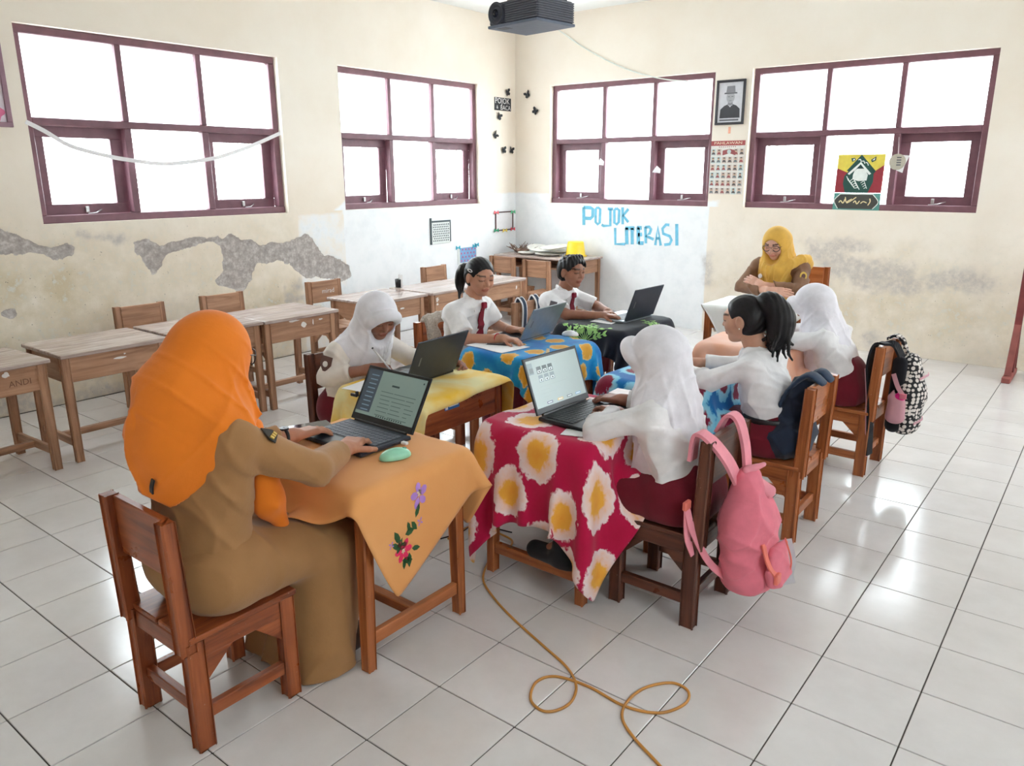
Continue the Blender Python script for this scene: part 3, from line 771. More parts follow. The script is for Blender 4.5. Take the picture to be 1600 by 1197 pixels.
# ------------------------------------------------------------------ cloths
cl = {}
def rect_of(c, L_, D): return (c[0]-D/2, c[0]+D/2, c[1]-L_/2, c[1]+L_/2)
cl['T1'] = Cloth(-0.355, 0.161, 0.75, 0.75, R(29.1), (-0.82, -0.19, -0.13, 0.41), GH, caps=(((-0.58, -0.5, 0.44), (-0.58, -0.06, 0.45), 0.095), ((-0.40, -0.5, 0.44), (-0.40, -0.06, 0.45), 0.095)), seed=1)
c = cl['T1']; c.build('plain orange cloth with embroidered flower corner, under the mint mouse', CM['orange'], (-0.355, 0.161, 0.3))
u0, v0 = c.su/2, -c.sv/2   # the corner hanging on the near right side
def cn(a, b): return (u0-a, v0+b)
fl = petals(cn(0.20, 0.235), 0.037, 5, 0.3, 0.5, 0)+petals(cn(0.205, 0.24), 0.010, 5, 0.3, 0.5, 3)
fl += petals(cn(0.115, 0.10), 0.036, 6, 0.0, 0.45, 2)+petals(cn(0.115, 0.10), 0.010, 6, 0.3, 0.45, 3)
for p, a, l in ((cn(0.155, 0.19), 2.2, 0.045), (cn(0.16, 0.17), 0.2, 0.04), (cn(0.15, 0.13), 1.2, 0.045), (cn(0.135, 0.09), 3.6, 0.04), (cn(0.09, 0.13), 0.8, 0.04), (cn(0.14, 0.15), 2.9, 0.035), (cn(0.09, 0.09), -0.6, 0.035)): fl.append(leaf(p, a, l))
for k in range(5): fl.append(leaf(cn(0.115+0.03*math.cos(k*1.3), 0.10+0.03*math.sin(k*1.3)), k*1.3+math.pi, 0.05))
fl += petals(cn(0.13, 0.20), 0.014, 4, 0.5, 0.35, 0)+petals(cn(0.17, 0.07), 0.012, 4, 0.5, 0.35, 0)
c.motif('embroidered_flowers', fl, emb)
cl['T2'] = Cloth(-1.06, 0.93, 0.80, 0.98, R(3), (-1.22, -0.69, 0.625, 1.255), GH, seed=2, caps=(((-1.5, 0.85, 0.44), (-1.1, 0.85, 0.45), 0.07), ((-1.5, 1.02, 0.44), (-1.1, 1.02, 0.45), 0.07)))
cl['T2'].build('yellow and cream dyed cloth under the writing girl', CM['yellow'], (-1.06, 0.93, 0.3))
cl['T3'] = Cloth(-1.02, 1.95, 0.82, 1.02, R(-6), (-1.29, -0.77, 1.555, 2.185), GH, seed=3, caps=(((-1.5, 1.78, 0.44), (-1.1, 1.78, 0.45), 0.07), ((-1.5, 1.96, 0.44), (-1.1, 1.96, 0.45), 0.07)))
cl['T3'].build('bright blue cloth with ochre blobs under the silver laptop', CM['blue'], (-1.02, 1.95, 0.3))
cl['T4'] = Cloth(-1.03, 2.86, 0.88, 1.10, R(4), (-1.30, -0.78, 2.46, 3.12), GH, seed=4, caps=(((-1.5, 2.71, 0.44), (-1.1, 2.71, 0.45), 0.07), ((-1.5, 2.89, 0.44), (-1.1, 2.89, 0.45), 0.07)))
c = cl['T4']; c.build('black cloth with lime green leaf motifs under the boy', CM['black'], (-1.03, 2.86, 0.3))
lv = []
for (bu, bv) in ((-0.06, -0.47), (0.30, -0.10)):
    lv = []
    for k in range(9):
        a = R(20+k*18); st = np.array((bu, bv)); d = np.array((math.cos(a), math.sin(a))); ln = 0.16+0.05*math.sin(k*2.1)
        e = np.array((-d[1], d[0]))
        P = [st+d*ln*t for t in np.linspace(0, 1, 7)]
        lv.append((4, [p+e*0.0025 for p in P]+[p-e*0.0025 for p in P[::-1]]))
        for t in (0.4, 0.6, 0.85):
            for sg in (-1, 1): lv.append(leaf(st+d*ln*t, a+sg*0.45, 0.036, 4))
    c.motif('leaf_motif', lv, emb)

cl['T5'] = Cloth(-0.14, 0.95, 1.12, 1.24, R(3), (-0.39, 0.14, 0.63, 1.25), GH, seed=5, steps=170, caps=(((0.36, 0.86, 0.44), (0.02, 0.84, 0.45), 0.075), ((0.36, 1.02, 0.44), (0.02, 1.04, 0.45), 0.075)))
cl['T5'].build('crimson tie-dyed cloth with pale and yellow blotches, hanging to desk legs', CM['red'], (-0.14, 0.95, 0.3))
cl['T6'] = Cloth(-0.10, 1.80, 0.88, 0.86, R(-5), (-0.38, 0.14, 1.49, 2.11), GH, seed=6, caps=(((0.36, 1.72, 0.44), (0.02, 1.70, 0.45), 0.075), ((0.36, 1.88, 0.44), (0.02, 1.90, 0.45), 0.075)))
cl['T6'].build('blue cloth with maroon and pale squares behind the white-hijab typist', CM['blue2'], (-0.10, 1.80, 0.3))
cl['T7'] = Cloth(-0.04, 2.80, 0.92, 0.86, R(4), (-0.35, 0.17, 2.48, 3.12), GH, seed=7, caps=(((0.4, 2.72, 0.44), (0.05, 2.70, 0.45), 0.075), ((0.4, 2.88, 0.44), (0.05, 2.90, 0.45), 0.075)))
cl['T7'].build('salmon pink cloth with orange corner beside the stooping girl', CM['salmon'], (-0.04, 2.80, 0.3))
cl['T8'] = Cloth(-0.47, 3.86, 0.86, 0.86, R(38), (-0.84, -0.08, 3.61, 4.13), 0.65, seed=8)
c = cl['T8']; c.build('white cloth with violet flower corner in front of mustard hijab teacher', CM['white'], (-0.47, 3.86, 0.3))
c.motif('embroidered_flowers', petals((-0.30, -0.20), 0.04, 6, 0.2, 0.5, 5)+petals((-0.30, -0.20), 0.02, 6, 0.5, 0.5, 0)+[leaf((-0.33, -0.25), 3.8, 0.05), leaf((-0.28, -0.27), 4.6, 0.05)], emb)
# ================================================================== PEOPLE: smooth volumes turned into continuous surfaces
def nrm(v): v = np.array(v, float); return v/(np.linalg.norm(v)+1e-12)
class Vol:
    def __init__(s, h): s.h = h; s.ops = []
    def _op(s, fn, lo, hi, k, mode): s.ops.append((fn, np.array(lo, float), np.array(hi, float), k, mode)); return s
    def cone(s, a, b, ra, rb, k=0.02, lat=None, ratio=1.0, mode='add', pad=0.0):
        """tapered limb; lat/ratio widen the section along one axis"""
        a = np.array(a, float); b = np.array(b, float); ba = b-a; bb = ba@ba+1e-12
        la = None if lat is None else nrm(lat)
        def fn(P):
            q = P-a; t = np.clip((q@ba)/bb, 0, 1); d = q-t[..., None]*ba; r = ra+(rb-ra)*t
            d2 = (d*d).sum(-1)
            if la is not None:
                w = d@la; d2 = d2-w*w*(1-1/ratio**2)
            return np.sqrt(np.maximum(d2, 0))-r
        m = max(ra, rb)*max(1, ratio)
        return s._op(fn, np.minimum(a, b)-m, np.maximum(a, b)+m, k, mode)
    def ell(s, c, r, k=0.02, M=None, mode='add'):
        c = np.array(c, float); r = np.array(r, float); M = None if M is None else np.array(M, float)
        def fn(P):
            q = P-c
            if M is not None: q = q@M
            k0 = np.sqrt(((q/r)**2).sum(-1)); k1 = np.sqrt(((q/(r*r))**2).sum(-1))
            return np.where(k1 > 1e-9, k0*(k0-1)/np.maximum(k1, 1e-9), -r.min())
        m = r.max() if M is not None else r
        return s._op(fn, c-m, c+m, k, mode)
    def box(s, c, h, rad, k=0.01, M=None, mode='add'):
        c = np.array(c, float); h = np.array(h, float)-rad; M = None if M is None else np.array(M, float)
        def fn(P):
            q = P-c
            if M is not None: q = q@M
            q = np.abs(q)-h
            return np.sqrt((np.maximum(q, 0)**2).sum(-1))+np.minimum(q.max(-1), 0)-rad
        m = np.linalg.norm(h)+rad
        return s._op(fn, c-m, c+m, k, mode)
    def plane(s, p, n, k=0.004):
        """cut away everything on the side the normal points to"""
        p = np.array(p, float); n = nrm(n)
        return s._op(lambda P: -((P-p)@n), (-9, -9, -9), (9, 9, 9), k, 'sub')
    def warp(s, fn, lo=(-9,)*3, hi=(9,)*3): return s._op(fn, lo, hi, 0, 'disp')
    def field(s):
        h = s.h
        lo = np.min([o[1] for o in s.ops if o[4] == 'add'], 0)-0.03; hi = np.max([o[2] for o in s.ops if o[4] == 'add'], 0)+0.03
        n = np.ceil((hi-lo)/h).astype(int)+1
        ax = [lo[i]+h*np.arange(n[i]) for i in range(3)]
        F = np.full(tuple(n), 0.5, np.float32)
        for fn, l, u, k, mode in s.ops:
            pad = k+4*h+0.012
            i0 = np.clip(np.floor((l-pad-lo)/h).astype(int), 0, n); i1 = np.clip(np.ceil((u+pad-lo)/h).astype(int)+1, 0, n)
            if (i1 <= i0).any(): continue
            sl = tuple(slice(a, b) for a, b in zip(i0, i1))
            G = np.meshgrid(*[ax[q][sl[q]] for q in range(3)], indexing='ij')
            P = np.stack(G, -1)
            A = F[sl]
            if mode == 'disp':
                near = np.abs(A) < 0.05
                A[near] += fn(P[near]); continue
            d = fn(P)
            if mode == 'add':
                hh = np.maximum(k-np.abs(A-d), 0)/max(k, 1e-6); F[sl] = np.minimum(A, d)-hh*hh*k*0.25
            else:
                d = -d; hh = np.maximum(k-np.abs(A-d), 0)/max(k, 1e-6); F[sl] = np.maximum(A, d)+hh*hh*k*0.25
        s.F, s.lo, s.ax = F, lo, ax
        return s
    def mesh(s):
        if not hasattr(s, 'F'): s.field()
        F, h = s.F, s.h
        F = np.pad(F, 1, constant_values=0.5); lo = s.lo-h
        S = F < 0
        c = [F[i:F.shape[0]-1+i, j:F.shape[1]-1+j, k:F.shape[2]-1+k] for i in (0, 1) for j in (0, 1) for k in (0, 1)]
        sg = sum((x < 0).astype(np.int8) for x in c)
        mask = (sg > 0) & (sg < 8); ii = np.argwhere(mask)
        cv = [x[mask] for x in c]
        off = np.array([(i, j, k) for i in (0, 1) for j in (0, 1) for k in (0, 1)], float)
        acc = np.zeros((len(ii), 3)); cnt = np.zeros(len(ii))
        for a in range(8):
            for b in range(a+1, 8):
                if np.abs(off[a]-off[b]).sum() != 1: continue
                fa, fb = cv[a], cv[b]; x = (fa < 0) != (fb < 0)
                t = np.where(x, fa/np.where(x, fa-fb, 1), 0)[:, None]
                acc += np.where(x[:, None], off[a]+t*(off[b]-off[a]), 0); cnt += x
        V = lo+(ii+acc/cnt[:, None])*h
        idx = np.full(mask.shape, -1, np.int64); idx[mask] = np.arange(len(ii))
        Q = []
        for axn in range(3):
            o1, o2 = (axn+1) % 3, (axn+2) % 3
            a = np.take(S, range(S.shape[axn]-1), axn); b = np.take(S, range(1, S.shape[axn]), axn)
            e = np.argwhere(a != b); e = e[(e[:, o1] > 0) & (e[:, o2] > 0) & (e[:, o1] < S.shape[o1]-1) & (e[:, o2] < S.shape[o2]-1)]
            if not len(e): continue
            fl = a[tuple(e.T)]
            d1 = np.zeros(3, int); d1[o1] = 1; d2 = np.zeros(3, int); d2[o2] = 1
            q = np.stack([idx[tuple((e-d1-d2).T)], idx[tuple((e-d2).T)], idx[tuple(e.T)], idx[tuple((e-d1).T)]], -1)
            q[~fl] = q[~fl][:, ::-1]; Q.append(q)
        return V, np.concatenate(Q)
    def front(s, y, z, d=(1, 0, 0), start=(0, 0, 0)):
        """march from outside towards the volume along -d through (y, z); return the first surface x"""
        iy = np.clip(int(round((y-s.lo[1])/s.h)), 0, s.F.shape[1]-1); iz = np.clip(int(round((z-s.lo[2])/s.h)), 0, s.F.shape[2]-1)
        col = s.F[:, iy, iz]; w = np.where(col < 0)[0]
        return s.ax[0][w[-1]] if len(w) else s.ax[0][len(col)//2]

def skin_material(name, rgb):
    if name in _mats: return _mats[name]
    m, nt, b = new_mat(name); c = lin(rgb)
    tc = N(nt, 'ShaderNodeTexCoord'); no = N(nt, 'ShaderNodeTexNoise', Scale=25.0, Detail=4.0); L(nt, tc.outputs['Object'], no.inputs['Vector'])
    col = ramp(nt, no.outputs[0], [(0.3, tuple(v*0.9 for v in c)), (0.7, tuple(min(1, v*1.08) for v in c))])
    def at(n):
        a = N(nt, 'ShaderNodeAttribute'); a.attribute_name = n; return a.outputs['Fac']
    col = mixrgb(nt, at('lip'), col, (c[0]*0.78, c[1]*0.5, c[2]*0.5))
    col = mixrgb(nt, at('brow'), col, (0.012, 0.009, 0.008))
    L(nt, col, b.inputs['Base Color']); b.inputs['Roughness'].default_value = 0.5
    b.inputs['Subsurface Weight'].default_value = 0.12; b.inputs['Subsurface Radius'].default_value = (0.012, 0.005, 0.003); b.inputs['Subsurface Scale'].default_value = 0.5
    b.inputs['Specular IOR Level'].default_value = 0.35
    _mats[name] = m; return m
def hair_material():
    m, nt, b = new_mat('black_hair')
    tc = N(nt, 'ShaderNodeTexCoord'); mp = N(nt, 'ShaderNodeMapping'); mp.inputs['Scale'].default_value = (60, 160, 14); L(nt, tc.outputs['Object'], mp.inputs['Vector'])
    no = N(nt, 'ShaderNodeTexNoise', Scale=1.0, Detail=4.0); L(nt, mp.outputs[0], no.inputs['Vector'])
    L(nt, ramp(nt, no.outputs[0], [(0.3, lin((12, 11, 13))), (0.7, lin((30, 27, 31)))]), b.inputs['Base Color'])
    b.inputs['Roughness'].default_value = 0.45; b.inputs['Specular IOR Level'].default_value = 0.3; bump(nt, b, no.outputs[0], 0.18, 0.003)
    return m
hair_m = hair_material()
def rot_head(pitch, yaw, roll=0.0):
    """pitch > 0 looks down; columns are the head axes"""
    return np.array((Matrix.Rotation(yaw, 3, 'Z') @ Matrix.Rotation(pitch, 3, 'Y') @ Matrix.Rotation(roll, 3, 'X')))
def hand_ops(v, w, d, n, Lh, side, curl=(0.35, 0.5, 0.35), spread=0.12, thumb=(0.75, 0.25), curls=None):
    """w wrist, d finger direction, n palm normal (pointing out of the palm), side +1: thumb lies towards +(d x n)"""
    d = nrm(d); n = nrm(np.array(n, float)-d*(np.array(n, float)@d)); t = np.cross(d, n)*side
    w = np.array(w, float); M = np.stack([d, t, n], 1)
    v.box(w+d*0.27*Lh, (0.27*Lh, 0.21*Lh, 0.072*Lh), 0.055*Lh, 0.008, M)
    v.cone(w-d*0.10*Lh, w+d*0.12*Lh, 0.135*Lh, 0.13*Lh, 0.012, t, 1.25)
    v.ell(w+d*0.2*Lh+t*0.14*Lh+n*0.04*Lh, (0.17*Lh, 0.085*Lh, 0.075*Lh), 0.012, M)
    for i, (o, ln) in enumerate(((0.155, 0.43), (0.052, 0.48), (-0.05, 0.45), (-0.15, 0.36))):
        base = w+d*(0.50-0.02*abs(i-1))*Lh+t*o*Lh; a = 0.0; p = base
        fd = nrm(d+t*(o*spread*4))
        cc = curls[i] if curls else curl
        r0 = (0.054, 0.056, 0.053, 0.047)[i]*Lh
        for sgm, (fr, c_) in enumerate(zip((0.46, 0.31, 0.25), cc)):
            a += c_; q = p+(fd*math.cos(a)+n*math.sin(a))*ln*fr*Lh
            v.cone(p, q, r0*(1-0.08*sgm), r0*(1-0.08*(sgm+1)), 0.004); p = q
    p = w+d*0.14*Lh+t*0.19*Lh+n*0.03*Lh; a0, a1 = thumb
    q = p+(d*math.cos(a0)+t*math.sin(a0)+n*0.25)*0.24*Lh; r_ = q+(d*math.cos(a1)+t*math.sin(a1)+n*0.3)*0.2*Lh
    v.cone(p, q, 0.068*Lh, 0.058*Lh, 0.006); v.cone(q, r_, 0.056*Lh, 0.046*Lh, 0.004)
def join_parts(parts):
    V = []; F = []; n = 0
    for v, f in parts: V.append(v); F.append(f+n); n += len(v)
    return np.concatenate(V), np.concatenate(F)

def pinch(x, p=2.5):
    return (1-np.abs(np.sin(x)))**p
class Person:
    """figure in its own frame: x forward, y left, z up, origin on the floor below the hips"""
    def __init__(s, label, loc, yaw, J, skin, k=1.0):
        s.t = thing('person', label, 'person', (loc[0], loc[1], 0), yaw, 'people in the classroom'); s.J = J; s.k = k
        s.hM = rot_head(J.get('pitch', 0.2), J.get('hyaw', 0.0), J.get('roll', 0.0)); s.hc = np.array(J['head'], float); s.hh = J.get('hh', 0.2*k)
        s.skin = skin_material('skin_%d_%d_%d' % skin, skin)
        s.make_body()
    def H(s, p): return s.hc+s.hM@(np.array(p, float)*s.hh)
    def torso(s, v, g=0.0, k=0.03, low=True):
        J, q = s.J, s.k
        hip, ch, nk = np.array(J['hip']), np.array(J['chest']), np.array(J['neck'])
        lat = nrm(np.array(J['sl'])-np.array(J['sr'])); mid = (hip+ch)/2+np.array((-0.008, 0, 0))
        if low: v.cone(hip+np.array((0, 0.05*q, 0)), hip-np.array((0, 0.05*q, 0)), 0.098*q+g, 0.098*q+g, k)
        v.cone(hip, mid, 0.092*q+g, 0.085*q+g, k, lat, 1.28); v.cone(mid, ch, 0.085*q+g, 0.090*q+g, k, lat, 1.33)
        v.cone(ch, nk-np.array((0, 0, 0.035*q)), 0.088*q+g, 0.05*q+g, k, lat, 1.25)
        sl, sr = np.array(J['sl']), np.array(J['sr'])
        for a_, sg_ in ((sl, 1), (sr, -1)):
            v.cone(a_*0.92+ch*0.08-np.array((0, 0, 0.02*q)), mid+lat*sg_*0.06*q, 0.046*q+g, 0.06*q+g, k)
        v.cone(sl, nk-np.array((0, 0, 0.03*q)), 0.046*q+g, 0.05*q+g, k); v.cone(sr, nk-np.array((0, 0, 0.03*q)), 0.046*q+g, 0.05*q+g, k)
    def make_body(s):
        J, q = s.J, s.k
        v = Vol(0.009)
        s.torso(v, -0.004)
        for a in 'lr':
            sh, el, wr = (np.array(J[x+a]) for x in 'sew')
            v.cone(sh, el, 0.042*q, 0.034*q, 0.02); v.cone(el, wr, 0.034*q, 0.0225*q, 0.012)
            hp = np.array(J['hip'])+np.array((0.01, (0.07 if a == 'l' else -0.07)*q, -0.015))
            kn, an = np.array(J['k'+a]), np.array(J['a'+a])
            v.cone(hp, kn, 0.075*q, 0.05*q, 0.03); v.cone(kn, an, 0.05*q, 0.032*q, 0.02)
            v.cone(an, an+np.array((0.07*q, 0, -0.045)), 0.030*q, 0.022*q, 0.015)
        v.cone(J['neck'], s.H((-0.08, 0, -0.2)), 0.046*q, 0.048*q, 0.02)
        s.seat_cut(v)
        parts = [v.mesh()]
        # head
        v = Vol(0.0042); h = s.hh; M = s.hM
        E = lambda c, r, k=0.12, mode='add': v.ell(s.H(c), np.array(r)*h, k*h, M, mode)
        E((-0.06, 0, 0.13), (0.43, 0.355, 0.375)); E((0.10, 0, -0.15), (0.285, 0.275, 0.345), 0.2)
        E((0.25, 0, -0.41), (0.10, 0.12, 0.085), 0.12)
        for sg in (-1, 1):
            E((0.25, sg*0.17, -0.12), (0.12, 0.11, 0.12), 0.12)
            E((0.44, sg*0.155, 0.045), (0.085, 0.10, 0.055), 0.07, 'sub')
            E((0.325, sg*0.15, 0.03), (0.085, 0.085, 0.07), 0.02)
            E((-0.03, sg*0.372, -0.03), (0.095, 0.055, 0.15), 0.04); E((0.0, sg*0.425, -0.02), (0.055, 0.035, 0.10), 0.03, 'sub')
        E((0.35, 0, 0.13), (0.07, 0.22, 0.05), 0.1)
        v.cone(s.H((0.37, 0, 0.07)), s.H((0.445, 0, -0.10)), 0.035*h, 0.05*h, 0.05*h)
        for sg in (-1, 1): E((0.40, sg*0.055, -0.11), (0.045, 0.04, 0.035), 0.03)
        E((0.375, 0, -0.245), (0.055, 0.115, 0.028), 0.03); E((0.365, 0, -0.295), (0.055, 0.095, 0.03), 0.03)
        E((0.45, 0, -0.27), (0.05, 0.11, 0.006), 0.012, 'sub')
        v.cone(s.H((-0.12, 0, -0.1)), np.array(J['neck'])+np.array((0, 0, 0.02)), 0.23*h, 0.225*h, 0.08*h)
        parts.append(v.mesh()); n_head0 = len(parts[0][0]); n_head1 = n_head0+len(parts[1][0])
        for a in 'lr':
            hd = J['hand'+a]; v = Vol(0.0032)
            hand_ops(v, J['w'+a], hd['d'], hd['n'], hd.get('L', 0.148*q), 1 if a == 'l' else -1, hd.get('curl', (0.35, 0.5, 0.35)), hd.get('spread', 0.12), hd.get('thumb', (0.75, 0.25)), hd.get('curls'))
            d = nrm(np.array(J['w'+a])-np.array(J['e'+a]))
            v.cone(np.array(J['w'+a])-d*0.05, np.array(J['w'+a]), 0.025*q, 0.0215*q, 0.015)
            parts.append(v.mesh())
        V, F = join_parts(parts)
        o = mesh_np('body', V, F, s.skin, s.t); s.body = o
        lip = np.zeros(len(V), np.float32); brow = np.zeros(len(V), np.float32)
        hp = (V[n_head0:n_head1]-s.hc)@s.hM/h
        lip[n_head0:n_head1] = ((np.abs(hp[:, 1]) < 0.125) & (np.abs(hp[:, 2]+0.27) < 0.062*(1-np.abs(hp[:, 1])*4)) & (hp[:, 0] > 0.3))*0.8
        by = np.abs(hp[:, 1]); bz = 0.155-0.5*(by-0.16)**2-0.05*(by > 0.2)*(by-0.2)
        brow[n_head0:n_head1] = ((by > 0.06) & (by < 0.27) & (np.abs(hp[:, 2]-bz) < 0.022) & (hp[:, 0] > 0.2))*0.8
        # lash line
        lz = 0.035-0.9*(by-0.155)**2-0.012
        brow[n_head0:n_head1] = np.maximum(brow[n_head0:n_head1], ((np.abs(by-0.155) < 0.085) & (np.abs(hp[:, 2]-lz) < 0.012) & (hp[:, 0] > 0.25))*0.85)
        for nm, d in (('lip', lip), ('brow', brow)):
            a = o.data.attributes.new(nm, 'FLOAT', 'POINT'); a.data.foreach_set('value', d)
        eye = MB()
        for sg in (-1, 1):
            c = s.H((0.352, sg*0.152, 0.03)); 
            eye.lathe([(0.0001, -0.062), (0.035, -0.05), (0.055, -0.02), (0.06, 0.01), (0.045, 0.04), (0.0001, 0.062)], (0, 0, 0), 10)
            n = 60; vs = np.array(eye.v[-n:])*h; vs = vs@(s.hM@np.array(Matrix.Rotation(R(90), 3, 'Y'))).T+c; eye.v[-n:] = [tuple(p) for p in vs]
        # irises look forward-down under the lids
        eye.build('eyes', plain('eye_dark', (30, 22, 20), 0.2), s.t, smooth=True)
    def seat_cut(s, v):
        """the sitter rests on the seat instead of sinking into it"""
        v.box((-0.02, 0, SEAT+0.004-0.12), (0.205, 0.195, 0.12), 0.004, 0.012, None, 'sub')
    def wear(s, name, v, mat, label=None):
        V, F = v.mesh(); o = mesh_np(name, V, F, mat, s.t)
        if label: o['label'] = label
        return o
    def sleeve(s, v, a, g, frac, k=0.02, flare=0.004):
        """sleeve from the shoulder; frac 0..1 upper arm, 1..2 forearm"""
        J, q = s.J, s.k; sh, el, wr = (np.array(J[x+a]) for x in 'sew')
        if frac <= 1:
            e = sh+(el-sh)*frac; v.cone(sh, e, 0.045*q+g*0.6, 0.046*q+g+flare, k)
            d = nrm(el-sh); vv = e; return vv, d
        v.cone(sh, el, 0.044*q+g*0.6, 0.037*q+g*0.8, k*0.7); e = el+(wr-el)*(frac-1)
        v.cone(el, e, 0.037*q+g*0.8, 0.027*q+g+flare, k*0.6)
        return e, nrm(wr-el)
    def shirt(s, mat, frac=1.9, g=0.012, name='shirt', hem=None, wr=0.006, collar_cut=True, seed=0):
        v = Vol(0.0065); J, q = s.J, s.k
        s.torso(v, g, 0.035)
        ends = [s.sleeve(v, a, g*0.75, frac) for a in 'lr']
        ph = seed*1.7
        v.warp(lambda P: -wr*1.5*pinch(P[..., 2]*19+P[..., 0]*13+ph+1.6*np.sin(P[..., 1]*13+ph)+0.8*np.sin(P[..., 0]*21+ph))-wr*1.2*pinch(P[..., 0]*22-P[..., 1]*24+P[..., 2]*9+ph*2+1.2*np.sin(P[..., 2]*17))+wr*0.5)
        for e, d in ends:
            # cut the sleeve end cleanly, only near that end
            v._op(lambda P, e=e, d=d: np.maximum(-((P-e)@d), np.sqrt(((P-e)**2).sum(-1))-0.085*q), e-0.09*q, e+0.09*q, 0.003, 'sub')
        nk = np.array(J['neck'])
        if collar_cut: v.cone(nk+np.array((0.0, 0, -0.0)), nk+np.array((0.03, 0, 0.14)), 0.042*q, 0.1*q, 0.01, mode='sub')
        if hem is not None: v.plane((0, 0, hem), (0, 0, -1))
        s.sv = v
        return s.wear(name, v, mat)
    def skirt(s, mat, to=0.9, g=0.02, name='skirt', wr=0.006, top=None, floor_r=None):
        """covers lap and legs down to a fraction of the shin"""
        v = Vol(0.0075); J, q = s.J, s.k; hip = np.array(J['hip'])
        kl, kr, al, ar = (np.array(J[x]) for x in ('kl', 'kr', 'al', 'ar'))
        v.cone(hip+np.array((0, 0.055*q, 0)), hip-np.array((0, 0.055*q, 0)), 0.102*q+g, 0.102*q+g, 0.04)
        v.cone(hip, hip+np.array((0, 0, 0.08*q)), 0.105*q+g*0.7, 0.088*q+g*0.6, 0.03, (0, 1, 0), 1.25)
        for f in (0, 0.33, 0.67, 1):
            kn = kl*(1-f)+kr*f; an = al*(1-f)+ar*f; hp = hip+np.array((0, 0.075*q*(1-2*f), -0.01))
            v.cone(hp, kn, 0.078*q+g, 0.056*q+g, 0.04); v.cone(kn, kn+(an-kn)*to, 0.056*q+g, 0.05*q+g*1.6, 0.04)
        if floor_r:
            for f in (0, 0.5, 1):
                kn = kl*(1-f)+kr*f; an = al*(1-f)+ar*f
                v.cone(kn-np.array((0.05, 0, 0.03)), np.array((an[0]-0.02, an[1]*1.1, 0.0)), 0.07*q, floor_r, 0.05, (1, 0, 0), 1.15)
        v.warp(lambda P: -wr*1.6*pinch(P[..., 1]*30+P[..., 0]*8+1.5*np.sin(P[..., 2]*8), 2.0)*np.clip((0.42-P[..., 2])*6, 0.15, 1)-wr*0.8*pinch(P[..., 0]*17+P[..., 1]*13, 3.0)+wr*0.5)
        s.seat_cut(v)
        mid = (al+ar)/2*to+(kl+kr)/2*(1-to)
        v.plane((0, 0, 0.006 if floor_r else max(0.012, mid[2])), (0, 0, -1))
        if top is not None: v.plane((0, 0, top), (0, 0, 1))
        return s.wear(name, v, mat)
    def shoes(s, mat, skip=False):
        J, q = s.J, s.k
        for a in 'lr':
            an = np.array(J['a'+a]); v = Vol(0.006); d = nrm(J.get('toe'+a, (1, 0, 0)))
            b = an+np.array((0, 0, -0.055*q))
            v.cone(b-d*0.03*q, b+d*0.125*q, 0.042*q, 0.036*q, 0.02, (0, 1, 0), 0.95); v.cone(an, b, 0.04*q, 0.042*q, 0.02)
            v.plane(b-np.array((0, 0, 0.03*q)), (0, 0, -1))
            s.wear('shoe', v, mat)
    def collar(s, mat):
        nk = np.array(s.J['neck']); q = s.k
        for sg in (-1, 1):
            v = Vol(0.004)
            a0, a1, a2 = nk+np.array((-0.045*q, sg*0.02*q, 0.03*q)), nk+np.array((0.0, sg*0.056*q, 0.022*q)), nk+np.array((0.062*q, sg*0.018*q, -0.012*q))
            v.cone(a0, a1, 0.011*q, 0.011*q, 0.012, (0, 0, 1), 1.8); v.cone(a1, a2, 0.011*q, 0.010*q, 0.012, (0, 0, 1), 1.8)
            v.cone((a1+a2)/2, nk+np.array((0.062*q, sg*0.052*q, -0.05*q)), 0.012*q, 0.004, 0.014, (0, 0, 1), 1.2)
            s.wear('collar', v, mat)
    def tie(s, mat, length=0.2, w=0.062):
        nk = np.array(s.J['neck']); q = s.k; mb = MB(); pts = []; ws = []
        z0 = nk[2]-0.025*q
        for t in np.linspace(0, 1, 9):
            z = z0-t*length; x = s.sv.front(nk[1], z)+0.008; pts.append((x, nk[1], z)); ws.append(0.028+(w-0.028)*min(1, t*1.3) if t < 0.9 else w*0.5)
        mb.strip(pts, (0, 1, 0), ws, 0.006); mb.obox((pts[0][0]+0.004, nk[1], z0+0.008), (0.011, 0.018, 0.018), None, 0.006)
        return mb.build('tie', mat, s.t)
    def hijab(s, mat, visor=0.12, folds=0.006, front=0.23, back=0.30, wide=1.25, rad=0.155, brim=True, open_r=(0.30, 0.30, 0.40), seed=0, extra=None, cut=None, fc=(0.42, 0, -0.10), back_lean=0.0, name='hijab', nfold=9, cape=0.8):
        """cloth over head, neck and shoulders with a face opening; front/back: how far it falls below the neck"""
        v = Vol(0.0055); h, M, J, q = s.hh, s.hM, s.J, s.k; nk = np.array(J['neck']); ch = np.array(J['chest'])
        v.ell(s.H((-0.06, 0, 0.13)), np.array((0.475, 0.405, 0.425))*h, 0.03, M)
        v.ell(s.H((0.08, 0, -0.16)), np.array((0.345, 0.345, 0.42))*h, 0.05, M)
        lat = nrm(np.array(J['sl'])-np.array(J['sr']))
        nb = nk+np.array((0.0, 0, -0.01)); 
        v.cone(s.H((-0.12, 0, -0.02)), nb, 0.37*h, 0.085*q, 0.05, lat, 1.15)
        # over the shoulders
        for a in 'lr':
            sh = np.array(J['s'+a]); v.cone(nb, sh*cape+nb*(1-cape), 0.075*q, 0.062*q if cape > 0.5 else 0.05*q, 0.05)
        # front and back falls
        v.cone(nb+np.array((0.035*q, 0, 0)), ch+np.array((0.048*q, 0, 0.10*q-front)), 0.07*q, 0.088*q, 0.06, lat, wide)
        v.cone(s.H((-0.3, 0, -0.05)), nb+np.array((-0.055*q+back_lean, 0, -back*0.5)), 0.27*h, 0.085*q, 0.06, lat, 1.2)
